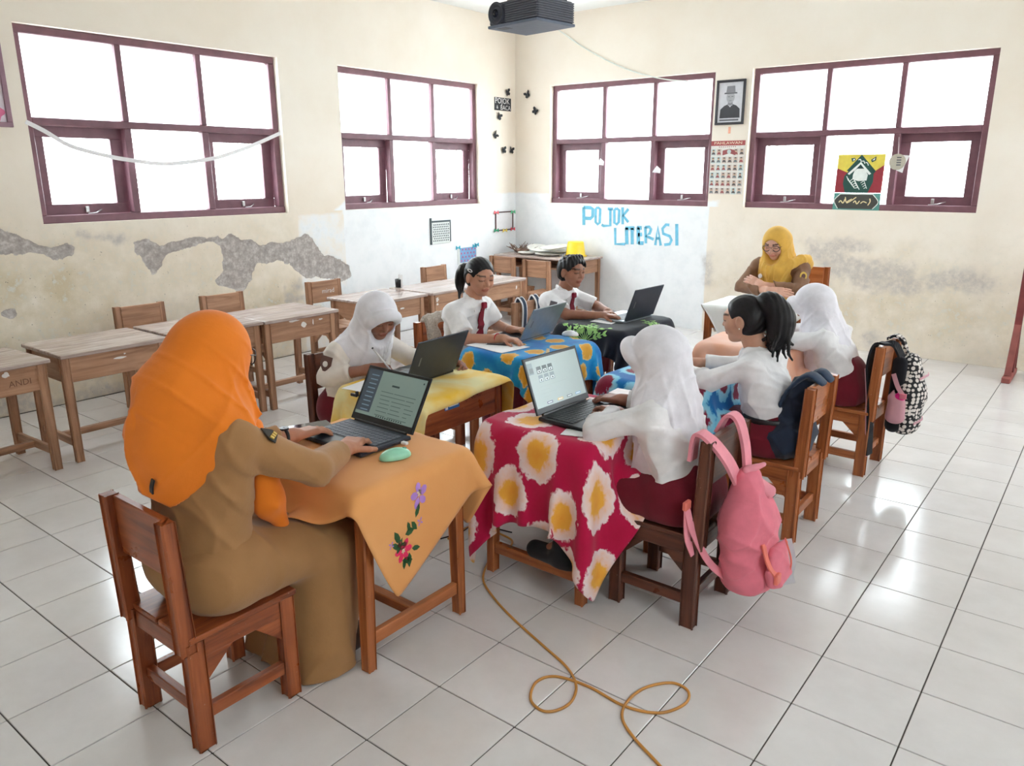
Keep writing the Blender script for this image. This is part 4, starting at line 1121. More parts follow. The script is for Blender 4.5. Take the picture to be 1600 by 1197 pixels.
        v.cone(nb+np.array((-0.055*q+back_lean, 0, -back*0.45)), nb+np.array((-0.045*q+back_lean, 0, -back)), 0.083*q, 0.062*q, 0.06, lat, wide)
        if extra: extra(v, s)
        hc = s.hc; ph = seed*1.3
        def fold(P):
            a = np.arctan2(P[..., 1]-hc[1], P[..., 0]-hc[0]); dz = np.clip((hc[2]+0.02-P[..., 2])*5, 0.0, 1.0)
            r1 = pinch(a*nfold*0.5+ph+1.2*np.sin(P[..., 2]*9+a*2)); r2 = pinch(a*(nfold*0.35)+2.1+ph-P[..., 2]*11, 3.0)
            return folds*(0.5*dz-dz*(r1*1.6+r2*1.4))
        v.warp(fold)
        # diagonal pull folds from the temple to the nape
        v.warp(lambda P: -folds*0.9*pinch((P[..., 2]-hc[2])*26+(P[..., 0]-hc[0])*30+ph, 4.0)*np.clip(1-np.abs(P[..., 2]-hc[2]+0.06)*7, 0, 1))
        v.ell(s.H(fc), np.array(open_r)*h, 0.012, M, 'sub')
        if brim:
            for k in range(16):
                t0, t1 = (math.pi*(0.02+0.96*k/16), math.pi*(0.02+0.96*(k+1)/16))
                f = lambda t, o=0.0: s.H((0.20+o+0.20*math.sin(t), (0.345-o*0.2)*math.cos(t), -0.02+0.36*math.sin(t)))
                v.cone(f(t0), f(t1), 0.012*q, 0.012*q, 0.016); v.cone(f(t0, visor), f(t1, visor), 0.009*q, 0.009*q, 0.03)
        if cut: cut(v, s)
        return s.wear(name, v, mat)
    def patch(s, name, pos, nml, up, poly, mat, t=0.003):
        nml = nrm(nml); up = nrm(np.array(up)-nml*(np.array(up)@nml)); rt = np.cross(up, nml); pos = np.array(pos)
        mb = MB(); mb.prism(poly, lambda u, v, w: tuple(pos+rt*u+up*v+nml*w), t); return mb.build(name, mat, s.t)
    def glasses(s, mat, r=0.115, tr=0.0018):
        mb = MB(); h = s.hh
        for sg in (-1, 1):
            pts = [s.H((0.45-0.05*abs(math.cos(t)), sg*0.165+r*1.1*math.cos(t), 0.02+r*0.85*math.sin(t))) for t in np.linspace(0, 2*math.pi, 17)]
            mb.tube(pts, tr, 6, cap=False)
            mb.tube([s.H((0.40, sg*0.29, 0.05)), s.H((0.2, sg*0.36, 0.05)), s.H((-0.02, sg*0.385, 0.03))], 0.0018, 6)
        mb.tube([s.H((0.43, -0.05, 0.04)), s.H((0.45, 0, 0.055)), s.H((0.43, 0.05, 0.04))], 0.0018, 6)
        return mb.build('glasses', mat, s.t, smooth=True)
    def hair_cap(s, mode):
        v = Vol(0.0045); h, M = s.hh, s.hM
        v.ell(s.H((-0.07, 0, 0.15)), np.array((0.468, 0.388, 0.405))*h, 0.02, M)
        v.ell(s.H((-0.2, 0, -0.08)), np.array((0.29, 0.335, 0.34))*h, 0.05, M)
        hc, hM = s.hc, s.hM
        if mode == 'boy':
            for sg in (-1, 1): v.ell(s.H((0.02, sg*0.32, 0.0)), np.array((0.10, 0.07, 0.17))*h, 0.02, M)
            for i in range(14):      # tousled fringe
                y = -0.3+0.6*i/13; v.cone(s.H((0.12, y*0.8, 0.46)), s.H((0.42-abs(y)*0.35, y*1.05+0.03, 0.19+0.05*math.sin(i*2.3))), 0.075*h, 0.022*h, 0.02)
            v.warp(lambda P: 0.0035*np.sin(((P-hc)@hM)[..., 1]*240+((P-hc)@hM)[..., 0]*60)*np.sin(((P-hc)@hM)[..., 0]*110))
        else:
            v.warp(lambda P: 0.0009*np.sin(((P-hc)@hM)[..., 1]*260+((P-hc)@hM)[..., 2]*130))
        # face and ears stay free
        v.ell(s.H((0.50, 0, -0.14)), np.array((0.40, 0.40, 0.48))*h, 0.03, M, 'sub')
        for sg in (-1, 1): v.ell(s.H((0.04, sg*0.45, -0.17)), np.array((0.20, 0.18, 0.32))*h, 0.012, M, 'sub')
        v.plane(s.H((-0.3, 0, -0.36)), M@np.array((-0.25, 0, -1)), 0.02)
        return s.wear('hair', v, hair_m)
    def ponytail(s, tie_at, pts, r, n=9, spread=0.03, seed=3):
        v = Vol(0.0045); g = np.random.default_rng(seed); P = np.array(pts, float)
        C = spline(P, 4)
        rr = np.interp(np.linspace(0, 1, len(C)), np.linspace(0, 1, len(r)), r)
        for i in range(len(C)-1): v.cone(C[i], C[i+1], rr[i], rr[i+1], 0.012)
        for k in range(n):
            off = g.normal(0, 1, 3)*spread; m = len(C)
            Q = [C[i]+off*(i/m)**1.3 for i in range(1, m)]+[C[-1]+off*1.2+np.array((0, 0, -0.02*g.random()))]
            for i in range(len(Q)-1):
                v.cone(Q[i], Q[i+1], 0.010*(1-0.5*i/len(Q)), 0.010*(1-0.5*(i+1)/len(Q)), 0.008)
        a = C[0]; v.warp(lambda X: 0.0014*np.sin(X[..., 1]*230+X[..., 0]*170))
        o = s.wear('ponytail', v, hair_m)
        mb = MB(); d = nrm(C[1]-C[0]); z = np.cross(d, (0, 1, 0)); z = nrm(z); y = np.cross(z, d)
        mb.tube([C[0]+d*0.006+(y*math.cos(t)+z*math.sin(t))*(rr[0]+0.003) for t in np.linspace(0, 2*math.pi, 14)], 0.005, 6, cap=False)
        mb.build('hair_tie', plain('hair_elastic', (30, 30, 38), 0.7), s.t, smooth=True)
        return o
# ------------------------------------------------------------------ the eight people
FB = dict(shirt=fabric('white_poplin', (232, 230, 232)), cream=fabric('cream_poplin', (226, 216, 208)), hij=fabric('white_jersey', (230, 227, 234)), red=fabric('maroon_serge', (104, 16, 34)),
          khaki=fabric('khaki_drill', (160, 118, 76), var=0.04), khaki2=fabric('brown_khaki_drill', (126, 92, 70)), orange=fabric('orange_crepe', (232, 126, 34), var=0.03), mustard=fabric('mustard_voile', (212, 166, 76)),
          tie=fabric('maroon_tie', (128, 18, 44)), belt=plain('black_belt', (22, 22, 26), 0.4), shoe=fabric('black_shoe', (22, 22, 26), 0.7))
def kid(**kw):
    d = dict(hip=(0, 0, 0.435), chest=(0.05, 0, 0.63), neck=(0.085, 0, 0.785), sl=(0.065, 0.135, 0.745), sr=(0.065, -0.135, 0.745), head=(0.13, 0, 0.93), hh=0.2,
             kl=(0.33, 0.085, 0.415), kr=(0.33, -0.085, 0.415), al=(0.34, 0.085, 0.088), ar=(0.34, -0.085, 0.088), pitch=0.2)
    d.update(kw); return d
HT = dict(d=(1, 0, -0.05), n=(0.15, 0, -1), curl=(0.22, 0.42, 0.35))
badge_m = plain('badge_brown', (96, 66, 60), 0.7); badge_w = plain('badge_white', (220, 214, 210), 0.7); gold_m = plain('badge_gold', (200, 164, 70), 0.5); blk = plain('black_plastic', (24, 24, 28), 0.35)

# girl in white hijab writing at the yellow cloth
p = Person('girl in white hijab bent over writing behind the dark open laptop', (-1.47, 0.93), 0, kid(
    head=(0.235, 0, 0.912), pitch=0.5, hyaw=-0.3, neck=(0.145, 0, 0.785), sl=(0.095, 0.135, 0.745), sr=(0.095, -0.135, 0.745), chest=(0.07, 0, 0.63),
    er=(0.10, -0.215, 0.64), wr=(0.275, -0.105, 0.678), handr=dict(d=(0.75, 0.55, 0.05), n=(-0.25, 0.65, -0.7), curl=(0.75, 0.8, 0.5), thumb=(0.55, 0.1)),
    el=(0.24, 0.205, 0.67), wl=(0.43, 0.275, 0.672), handl=dict(d=(1, 0.1, -0.1), n=(0, -0.5, -0.85), curl=(0.6, 0.9, 0.6))), (150, 102, 84))
p.shirt(FB['cream'], 1.55, 0.011, seed=1); p.skirt(FB['red']); p.shoes(FB['shoe'])
p.hijab(FB['hij'], visor=0.06, front=0.24, back=0.22, seed=1, open_r=(0.34, 0.32, 0.42), fc=(0.46, 0, -0.14))
J = p.J; nb_ = nrm((0.3, -1, 0.25)); m_ = (np.array(J['sr'])*0.5+np.array(J['er'])*0.5)
p.patch('sleeve_badge', m_+nb_*0.057, (0.3, -1, 0.25), (0.15, 0.1, 1), [(-0.03, 0.035), (0.03, 0.035), (0.03, -0.005), (0, -0.045), (-0.03, -0.005)], badge_m, 0.005)
p.patch('badge_emblem', m_+nb_*0.0618, (0.3, -1, 0.25), (0.15, 0.1, 1), [(0.014*math.cos(a), 0.014*math.sin(a)-0.002) for a in np.linspace(0, 6.28, 10)[:-1]], badge_w, 0.002)
G2 = p

# ponytail girl with tie
p = Person('girl with ponytail and dark red tie typing on the silver laptop', (-1.56, 1.87), 0, kid(
    head=(0.155, 0, 0.985), pitch=0.22, hyaw=-0.35, neck=(0.095, 0, 0.84), sl=(0.06, 0.13, 0.795), sr=(0.06, -0.135, 0.79), chest=(0.04, 0, 0.665),
    er=(0.20, -0.185, 0.655), wr=(0.405, -0.10, 0.672), handr=dict(d=(1, 0.25, -0.05), n=(0.1, 0, -1), curl=(0.35, 0.5, 0.35)),
    el=(0.12, 0.19, 0.67), wl=(0.30, 0.10, 0.678), handl=dict(d=(1, 0.0, 0.1), n=(0.1, 0.1, -1), curl=(0.3, 0.6, 0.4))), (188, 136, 112))
p.shirt(FB['shirt'], 0.82, 0.010, seed=2); p.collar(FB['shirt']); p.tie(FB['tie'], 0.22); p.skirt(FB['red']); p.shoes(FB['shoe'])
p.hair_cap('girl'); p.ponytail(None, [p.H((-0.42, -0.12, 0.12)), p.H((-0.60, -0.22, 0.02)), p.H((-0.64, -0.28, -0.32)), p.H((-0.58, -0.28, -0.66))], (0.024, 0.034, 0.030, 0.012), n=7, spread=0.012)
mb = MB(); mb.tube([p.H((0.08+0.09*math.cos(t), -0.405+0.02*math.cos(t), 0.24+0.035*math.sin(t))) for t in np.linspace(0, 2*math.pi, 13)], 0.0022, 6, cap=False)
mb.build('hair_clip', plain('clip_white', (225, 225, 228), 0.3, 0.4), p.t, smooth=True)
J = p.J; c = np.array(J['wr'])-np.array((0.03, 0.013, 0)); mb = MB(); mb.tube([c+np.array((-0.004, math.cos(t), math.sin(t)))*np.array((1, 0.026, 0.026)) for t in np.linspace(0, 6.283, 17)], 0.003, 6, cap=False)
mb.build('bracelet', plain('red_cord', (190, 30, 40), 0.6), p.t, smooth=True)
mb = MB(); z = 0.70; mb.obox((p.sv.front(-0.075, z)+0.003, -0.078, z), (0.002, 0.024, 0.007), None, 0.001); mb.build('name_tag', plain('tag_grey', (160, 158, 165), 0.6), p.t)
G3 = p

# boy
p = Person('boy with short black hair and dark red tie at the black cloth', (-1.55, 2.8), 0, kid(
    head=(0.155, 0, 0.925), pitch=0.08, hyaw=-0.18, neck=(0.095, 0, 0.785), sl=(0.06, 0.135, 0.745), sr=(0.06, -0.135, 0.74), chest=(0.05, 0, 0.63),
    er=(0.235, -0.175, 0.668), wr=(0.455, -0.075, 0.672), handr=dict(d=(1, 0.2, 0.0), n=(0.1, 0, -1), curl=(0.2, 0.45, 0.35)),
    el=(0.24, 0.20, 0.67), wl=(0.40, 0.07, 0.672), handl=dict(d=(0.5, -0.85, 0), n=(0, 0, -1), curl=(0.15, 0.2, 0.2))), (160, 110, 88))
p.shirt(FB['shirt'], 0.85, 0.010, seed=3); p.collar(FB['shirt']); p.tie(FB['tie'], 0.22); p.skirt(FB['red'], 0.45, name='shorts'); p.shoes(FB['shoe']); p.hair_cap('boy')
J = p.J; m_ = (np.array(J['sr'])*0.55+np.array(J['er'])*0.45)
p.patch('sleeve_badge', m_+nrm((0.2, -1, 0.25))*0.056, (0.2, -1, 0.25), (0.15, 0.1, 1), [(-0.024, 0.03), (0.024, 0.03), (0.026, -0.005), (0, -0.036), (-0.026, -0.005)], plain('badge_grey', (110, 104, 112), 0.7), 0.004)
G4 = p

# girl in white hijab at the crimson cloth
p = Person('girl in white hijab typing at the crimson cloth, pink backpack behind her', (0.36, 0.94), math.pi, kid(
    head=(0.145, 0, 0.922), pitch=0.33, hyaw=0.05, neck=(0.10, 0, 0.785), chest=(0.06, 0, 0.63), sl=(0.085, 0.135, 0.74), sr=(0.085, -0.135, 0.74),
    el=(0.27, 0.20, 0.672), wl=(0.295, -0.005, 0.678), handl=dict(d=(0.95, -0.35, 0.02), n=(0.15, 0.1, -1), curl=(0.3, 0.55, 0.4)),
    er=(0.25, -0.20, 0.672), wr=(0.37, -0.16, 0.68), handr=dict(d=(1, 0.25, 0), n=(0.1, 0, -1), curl=(0.25, 0.5, 0.35)),
    kl=(0.32, 0.12, 0.42), al=(0.35, 0.275, 0.222), ar=(0.36, 0.04, 0.088)), (150, 100, 82))
p.shirt(FB['shirt'], 1.8, 0.013, seed=4); p.skirt(FB['red'], 0.55, 0.022); p.shoes(FB['shoe'])
p.hijab(FB['hij'], visor=0.07, front=0.26, back=0.31, seed=2, rad=0.17, wide=1.35, open_r=(0.34, 0.31, 0.40), fc=(0.48, 0, -0.14))
G5 = p

# ponytail girl at the blue and maroon cloth
p = Person('girl with black ponytail in white blouse and belt, seen from behind', (0.37, 1.8), math.pi, kid(
    head=(0.175, 0, 0.927), pitch=0.12, hyaw=0.08, neck=(0.105, 0, 0.79), chest=(0.055, 0, 0.63), sl=(0.075, 0.14, 0.745), sr=(0.075, -0.14, 0.745),
    el=(0.255, 0.185, 0.67), wl=(0.44, 0.08, 0.672), handl=dict(d=(1, -0.25, 0), n=(0, 0, -1), curl=(0.3, 0.5, 0.35)),
    er=(0.255, -0.185, 0.67), wr=(0.44, -0.09, 0.672), handr=dict(d=(1, 0.2, 0), n=(0, 0, -1), curl=(0.3, 0.5, 0.35))), (196, 148, 124))
p.shirt(FB['shirt'], 1.75, 0.012, hem=0.505, seed=5); p.skirt(FB['red'], 0.8, 0.024, top=0.545); p.shoes(FB['shoe']); p.hair_cap('girl')
p.ponytail(None, [p.H((-0.36, 0, 0.34)), p.H((-0.60, 0.02, 0.33)), p.H((-0.80, 0.02, 0.0)), p.H((-0.76, 0.03, -0.36)), p.H((-0.66, 0.03, -0.58))], (0.030, 0.050, 0.060, 0.050, 0.016), n=26, spread=0.028)
mb = MB(); mb.tube([(0.008+0.128*math.cos(t), 0.155*math.sin(t), 0.516) for t in np.linspace(0, 2*math.pi, 33)], 0.006, 8, cap=False)
mb.v = [(x, y, 0.516+(z-0.516)*2.6) for x, y, z in mb.v]; mb.build('belt', FB['belt'], p.t, smooth=True)
mb = MB(); c = p.H((-0.02, 0.42, -0.15)); mb.lathe([(0.0001, -0.004), (0.004, 0), (0.0001, 0.004)], c, 8); mb.build('earring', plain('pearl', (235, 232, 225), 0.2), p.t, smooth=True)
G6 = p

# girl in white hijab at the salmon cloth
p = Person('girl in white hijab stooping over the salmon cloth, patterned backpack behind her', (0.40, 2.8), math.pi, kid(
    head=(0.215, 0, 0.862), pitch=0.55, neck=(0.145, 0, 0.745), chest=(0.075, 0, 0.60), sl=(0.095, 0.14, 0.70), sr=(0.095, -0.14, 0.70),
    el=(0.32, 0.185, 0.672), wl=(0.365, -0.03, 0.676), handl=dict(d=(0.7, -0.7, 0.0), n=(-0.1, -0.4, -0.9), curl=(0.6, 0.7, 0.5)),
    er=(0.30, -0.2, 0.672), wr=(0.44, -0.13, 0.676), handr=dict(d=(1, 0.2, 0), n=(0, 0, -1), curl=(0.3, 0.5, 0.35))), (150, 102, 84))
p.shirt(FB['shirt'], 1.85, 0.013, seed=6); p.skirt(FB['red'], 0.8, 0.024); p.shoes(FB['shoe'])
p.hijab(FB['hij'], visor=0.07, front=0.22, back=0.26, seed=4, wide=1.3, open_r=(0.32, 0.30, 0.38), fc=(0.46, 0, -0.12), back_lean=-0.01)
G7 = p

# teacher in the orange hijab
p = Person('teacher in orange hijab and khaki uniform typing at the nearest desk', (-0.49, -0.47), math.pi/2, dict(
    hip=(0.02, 0, 0.468), chest=(0.035, 0, 0.72), neck=(0.065, 0, 0.918), sl=(0.05, 0.162, 0.862), sr=(0.05, -0.162, 0.862), head=(0.115, 0, 1.068), hh=0.222, pitch=0.26, hyaw=0.05,
    er=(0.285, -0.19, 0.715), wr=(0.505, -0.055, 0.684), handr=dict(d=(0.9, 0.42, 0.0), n=(0.1, 0.05, -1), curl=(0.28, 0.5, 0.4)),
    el=(0.27, 0.235, 0.69), wl=(0.48, 0.19, 0.684), handl=dict(d=(1, -0.08, 0.0), n=(0.1, -0.1, -1), curl=(0.18, 0.35, 0.3), thumb=(0.9, 0.5)),
    kl=(0.40, 0.10, 0.415), kr=(0.40, -0.10, 0.415), al=(0.33, 0.11, 0.10), ar=(0.33, -0.11, 0.10)), (186, 130, 104), k=1.2)
p.shirt(FB['khaki'], 1.78, 0.012, name='uniform_tunic', wr=0.004, seed=7); p.skirt(FB['khaki'], 1.0, 0.016, wr=0.007, floor_r=0.10); p.shoes(plain('brown_shoe', (60, 40, 30), 0.5))
def t1_extra(v, s):
    lat = (0, 1, 0)
    v.cone((-0.015, 0, 0.98), (-0.045, 0, 0.84), 0.105, 0.09, 0.06, lat, 1.2)
    v.cone((-0.045, 0, 0.84), (-0.06, 0, 0.64), 0.09, 0.072, 0.05, lat, 1.35)
    v.cone((0.02, 0, 0.90), (0.03, 0, 0.82), 0.10, 0.095, 0.05, lat, 1.35)
    for sg in (-1, 1): v.cone((0.055, 0, 0.915), (0.04, sg*0.125, 0.86), 0.075, 0.068, 0.05)
def t1_cut(v, s):
    v.plane((-0.10, 0, 0.695), (0.70, 0.0, -1.0)); v.plane((-0.10, 0, 0.695), (-0.9, 0, -1))
p.hijab(FB['orange'], folds=0.008, front=0.02, back=0.20, brim=False, seed=3, extra=t1_extra, cut=t1_cut, open_r=(0.30, 0.30, 0.42), fc=(0.50, 0, -0.08), nfold=7)
# loose front end of the scarf hanging before the chest
v = Vol(0.006); v.cone((0.17, -0.05, 0.84), (0.19, -0.07, 0.62), 0.035, 0.045, 0.03, (0.3, 1, 0), 1.7); v.cone((0.19, -0.07, 0.62), (0.24, -0.09, 0.50), 0.04, 0.008, 0.03, (0.3, 1, 0), 1.7)
v.warp(lambda P: 0.006*np.sin(P[..., 1]*90+P[..., 2]*12)); p.wear('hijab_tail', v, FB['orange'])
p.glasses(plain('glasses_frame', (50, 44, 46), 0.3))
J = p.J; c = np.array(J['wl'])-nrm(np.array(J['wl'])-np.array(J['el']))*0.025; d = nrm(np.array(J['wl'])-np.array(J['el'])); y = nrm(np.cross(d, (0, 0, 1))); zz = np.cross(y, d)
mb = MB(); mb.tube([c+(y*math.cos(t)+zz*math.sin(t))*0.030 for t in np.linspace(0, 6.283, 21)], 0.007, 8, cap=False); mb.build('watch_strap', blk, p.t, smooth=True)
mb = MB(); mb.lathe([(0.0001, 0), (0.016, 0), (0.016, 0.007), (0.0001, 0.007)], c+np.array((0, 0, 0.028)), 16); mb.build('watch_case', blk, p.t)
nb_ = nrm((0.35, -0.62, 0.7)); m_ = (np.array(J['sr'])*0.74+np.array(J['er'])*0.26)
p.patch('sleeve_badge', m_+nb_*0.061, nb_, (-0.5, 0.1, 1), [(-0.022, -0.02), (0.022, -0.02), (0.022, 0.0), (0, 0.032), (-0.022, 0.0)], plain('badge_black', (40, 34, 26), 0.7), 0.004)
for k in range(3): p.patch('badge_letter', m_+nb_*0.0645+nrm((0.8, 0.6, 0.13))*(-0.012+0.012*k), nb_, (-0.5, 0.1, 1), [(-0.004, -0.014), (0.004, -0.014), (0.004, -0.002), (-0.004, -0.002)], gold_m, 0.004)
mb = MB(); mb.strip(spline([(-0.138, -0.075, 0.79), (-0.142, -0.07, 0.77), (-0.14, -0.062, 0.75)], 4), (0, 1, 0), 0.014, 0.004); mb.build('hijab_clip', blk, p.t)
T1P = p

# teacher in the mustard hijab
p = Person('teacher in mustard hijab and glasses, arms folded on the white cloth', (-0.58, 4.5), -math.pi/2, dict(
    hip=(0, 0, 0.465), chest=(0.06, 0, 0.71), neck=(0.085, 0, 0.895), sl=(0.06, 0.165, 0.855), sr=(0.06, -0.165, 0.855), head=(0.135, -0.015, 1.045), hh=0.222, pitch=0.42, hyaw=-0.05,
    er=(0.22, -0.225, 0.715), wr=(0.36, 0.055, 0.712), handr=dict(d=(-0.15, 1, 0.0), n=(-0.8, 0, -0.5), curl=(0.15, 0.25, 0.2)),
    el=(0.22, 0.23, 0.715), wl=(0.31, -0.045, 0.745), handl=dict(d=(-0.25, -1, 0.35), n=(-0.8, 0.1, -0.4), curl=(0.2, 0.3, 0.25)),
    kl=(0.42, 0.10, 0.42), kr=(0.42, -0.10, 0.42), al=(0.40, 0.10, 0.10), ar=(0.40, -0.10, 0.10)), (206, 158, 138), k=1.15)
p.shirt(FB['khaki2'], 1.72, 0.012, name='uniform_tunic', seed=8); p.skirt(FB['khaki2'], 1.0, 0.03); p.shoes(plain('brown_shoe', (60, 40, 30), 0.5))
def t8_extra(v, s):
    # scarf end thrown across the chest over her left shoulder, and the bunched front
    pts = spline([(0.125, -0.10, 0.90), (0.205, -0.045, 0.845), (0.20, 0.05, 0.85), (0.145, 0.13, 0.90), (0.05, 0.185, 0.925), (-0.03, 0.20, 0.88)], 4)
    for a, b in zip(pts, pts[1:]): v.cone(a, b, 0.026, 0.026, 0.012, (0, 0, 1), 1.5)
    v.cone((0.155, -0.01, 0.86), (0.165, 0.0, 0.72), 0.055, 0.065, 0.04, (0, 1, 0), 1.5)
p.hijab(FB['mustard'], folds=0.006, front=0.16, back=0.16, brim=False, seed=5, extra=t8_extra, open_r=(0.34, 0.32, 0.44), fc=(0.48, 0, -0.11), nfold=11, cape=0.3)
p.glasses(plain('glasses_frame', (50, 44, 46), 0.3), 0.12, 0.0026)
J = p.J; m_ = (np.array(J['sl'])*0.6+np.array(J['el'])*0.4)
p.patch('sleeve_badge', m_+nrm((0.8, 0.5, 0.3))*0.062, (0.8, 0.5, 0.3), (-0.1, 0, 1), [(0.026*math.cos(a), 0.033*math.sin(a)) for a in np.linspace(0, 6.283, 13)[:-1]], gold_m, 0.004)
p.patch('badge_emblem', m_+nrm((0.8, 0.5, 0.3))*0.066, (0.8, 0.5, 0.3), (-0.1, 0, 1), [(0.015*math.cos(a), 0.018*math.sin(a)) for a in np.linspace(0, 6.283, 11)[:-1]], badge_m, 0.003)
p.patch('chest_pin', (0.215, -0.085, 0.80), (1, -0.3, 0.2), (0, 0, 1), [(0.018*math.cos(a), 0.018*math.sin(a)) for a in np.linspace(0, 6.283, 13)[:-1]], badge_w, 0.005)
T8P = p
# ================================================================== THINGS ON THE DESKS
key_m = plain('key_black', (38, 40, 46), 0.5); key_l = plain('key_grey', (92, 98, 110), 0.5); chassis = plain('laptop_grey', (58, 64, 76), 0.4, 0.4); chassis_d = plain('laptop_black', (34, 36, 42), 0.45, 0.2); chassis_s = plain('laptop_silver', (150, 158, 166), 0.35, 0.6)
bezel = plain('bezel_black', (20, 21, 24), 0.3); logo_m = plain('logo_grey', (110, 112, 116), 0.4)
def scr(name, rgb, e=0.22): return plain('screen_'+name, rgb, 0.25, var=0.01, emit=e)
def make_laptop(label, hinge, rz, w, d, ang, base_m, lid_m, content=None, lf=0.92, z=0.642, key=None, scr_mats=None):
    """local frame: user sits at -x, hinge line along y at x=0; ang = lid angle from closed (deg)"""
    t = thing('laptop', label, 'laptop', (hinge[0], hinge[1], z), rz, 'open laptops')
    h = 0.017
    q = MB(); q.box(-d, 0, -w/2, w/2, 0.002, h, bev=0.005); b = q.build('base', base_m, t)
    q = MB(); q.box(-d+0.075+0.0, -0.022, -w/2+0.018, w/2-0.018, h-0.0005, h+0.0006, bev=0.0004); q.build('keyboard_deck', bezel, b)
    # keys
    q = MB(); rows, kd = 6, (d-0.105)/6
    for r_ in range(rows):
        x0 = -d+0.079+r_*kd; n = 14; kw = (w-0.04)/n; k = 0
        while k < n:
            span = 5 if (r_ == 0 and k == 3) else 1
            q.box(x0+0.001, x0+kd-0.0012, -w/2+0.02+k*kw+0.001, -w/2+0.02+(k+span)*kw-0.001, h+0.0004, h+0.0024, bev=0.0007); k += span
    q.build('keyboard', key or key_m, t, kind='stuff')
    q = MB(); q.box(-d+0.008, -d+0.068, -0.055, 0.05, h-0.0004, h+0.0006, bev=0.0005); q.build('touchpad', plain('touchpad', (80, 84, 92), 0.3), t)
    q = MB(); q.tube([(0.002, -w/2+0.03, h+0.001), (0.002, w/2-0.03, h+0.001)], 0.006, 8); q.build('hinge', bezel, t)
    q = MB(); q.box(-0.09, -0.075, -w/2-0.0006, -w/2+0.002, 0.006, 0.011, bev=0.0003); q.build('port', bezel, t)
    a = R(180-ang); up = np.array((math.sin(R(ang-90)), 0, math.cos(R(ang-90)))); nf = np.array((-up[2], 0, up[0]))   # nf: screen side
    def S(u, v, o=0.0): return tuple(np.array((0.004, u, h+0.003))+up*v+nf*o)
    M = np.stack([nf, (0, 1, 0), up], 1); lh = d*lf
    q = MB(); q.obox(S(0, lh/2, -0.003), (0.0035, w/2, lh/2), M, 0.003); lid = q.build('lid', lid_m, t)
    q = MB(); q.obox(S(0, lh/2, 0.0008), (0.0006, w/2-0.004, lh/2-0.004), M, 0.0004); q.build('bezel', bezel, lid)
    q = MB()
    def rect(u0, u1, v0, v1, o, mi): q.add([S(u0, v0, o), S(u1, v0, o), S(u1, v1, o), S(u0, v1, o)], [[0, 1, 2, 3]], mi)
    W, V0, V1 = w/2-0.012, 0.024, lh-0.012
    rect(-W, W, V0, V1, 0.0016, 0)
    if content: content(rect, W, V0, V1)
    q.build('screen', scr_mats or [scr('pale', (150, 168, 160))], lid)
    q = MB(); q.obox(S(-w/2+0.05, lh*0.5, -0.0068), (0.0006, 0.004, 0.022), M, 0.0004); q.build('lid_logo', logo_m, lid)
    return t
SM = [scr('bg', (104, 121, 116)), scr('side', (52, 62, 72)), scr('ink', (72, 88, 84)), scr('dark', (44, 56, 56)), scr('bar', (96, 118, 134))]
def doc(rect, W, V0, V1):
    # y runs to the user's left
    rect(W*0.52, W, V0+0.012, V1, 0.0018, 1)
    for k in range(9): rect(W*0.6, W*0.86, V1-0.02-k*0.017, V1-0.024-k*0.017, 0.002, 4)
    rect(-0.03, 0.01, V1-0.052, V1-0.045, 0.002, 3)
    r_ = np.random.default_rng(4)
    for k in range(7):
        v = V1-0.075-k*0.015
        for a, b in ((0.05, -0.01), (-0.02, -0.08), (-0.09, -0.125)): rect(a+r_.uniform(-.006, .006), b+r_.uniform(-.012, .012), v, v-0.0028, 0.002, 2)
    for k in range(12): rect(0.04-k*0.012, 0.034-k*0.012, V0+0.008, V0+0.003, 0.002, 3)
    rect(-W*0.94, -W*0.9, V1-0.012, V1-0.018, 0.002, 3)
make_laptop('dark laptop showing a document, in front of the orange hijab teacher', (-0.572, 0.315), R(90-1), 0.335, 0.232, 120, chassis, chassis_d, doc, key=key_l, scr_mats=SM)
SM5 = [scr('bg5', (146, 160, 158)), scr('card', (60, 72, 72)), scr('cardlight', (190, 200, 200)), scr('line', (140, 154, 152)), scr('purple', (80, 76, 100)), scr('amber', (190, 160, 80)), scr('slate', (90, 100, 102)), scr('blue', (110, 150, 180)), scr('grey', (112, 126, 128))]
def quiz(rect, W, V0, V1):
    rect(W*0.8, W, V1-0.055, V1-0.01, 0.0018, 8)
    rect(W*0.8, W*0.95, V1-0.05, V1-0.03, 0.002, 6)
    for i in range(3):
        for j in range(2):
            u = W*0.68-i*0.035; v = V1-0.03-j*0.034
            rect(u, u-0.027, v, v-0.028, 0.0018, 1 if j == 0 else 8); rect(u-0.004, u-0.023, v-0.014, v-0.025, 0.002, 2); rect(u-0.009, u-0.018, v-0.017, v-0.023, 0.0022, 1)
    for k, e in enumerate((0.16, 0.05, 0.09, 0.04)): rect(W*0.7, W*0.7-e, V1-0.108-k*0.014, V1-0.110-k*0.014, 0.002, 3)
    for k, (u, mi) in enumerate(((W*0.6, 4), (W*0.18, 5), (-W*0.2, 6), (-W*0.56, 7))): rect(u, u-0.034, V0+0.016+k*0.0, V0+0.007, 0.002, mi); rect(u-0.004, u-0.03, V0+0.0135, V0+0.0095, 0.0022, 2)
make_laptop('black laptop with quiz cards on screen, in front of the white-hijab typist', (-0.170, 0.932), R(180-3), 0.338, 0.228, 110, chassis_d, chassis_d, quiz, 0.98, key=key_m, scr_mats=SM5)
make_laptop('dark grey laptop seen from behind on the yellow cloth', (-0.935, 0.955), R(3), 0.345, 0.235, 114, chassis_d, chassis, None, key=key_l, scr_mats=[SM5[0]])
make_laptop('silver laptop seen from behind on the blue and ochre cloth', (-1.095, 1.985), R(2), 0.335, 0.225, 118, chassis_s, chassis_s, None, scr_mats=[SM5[0]])
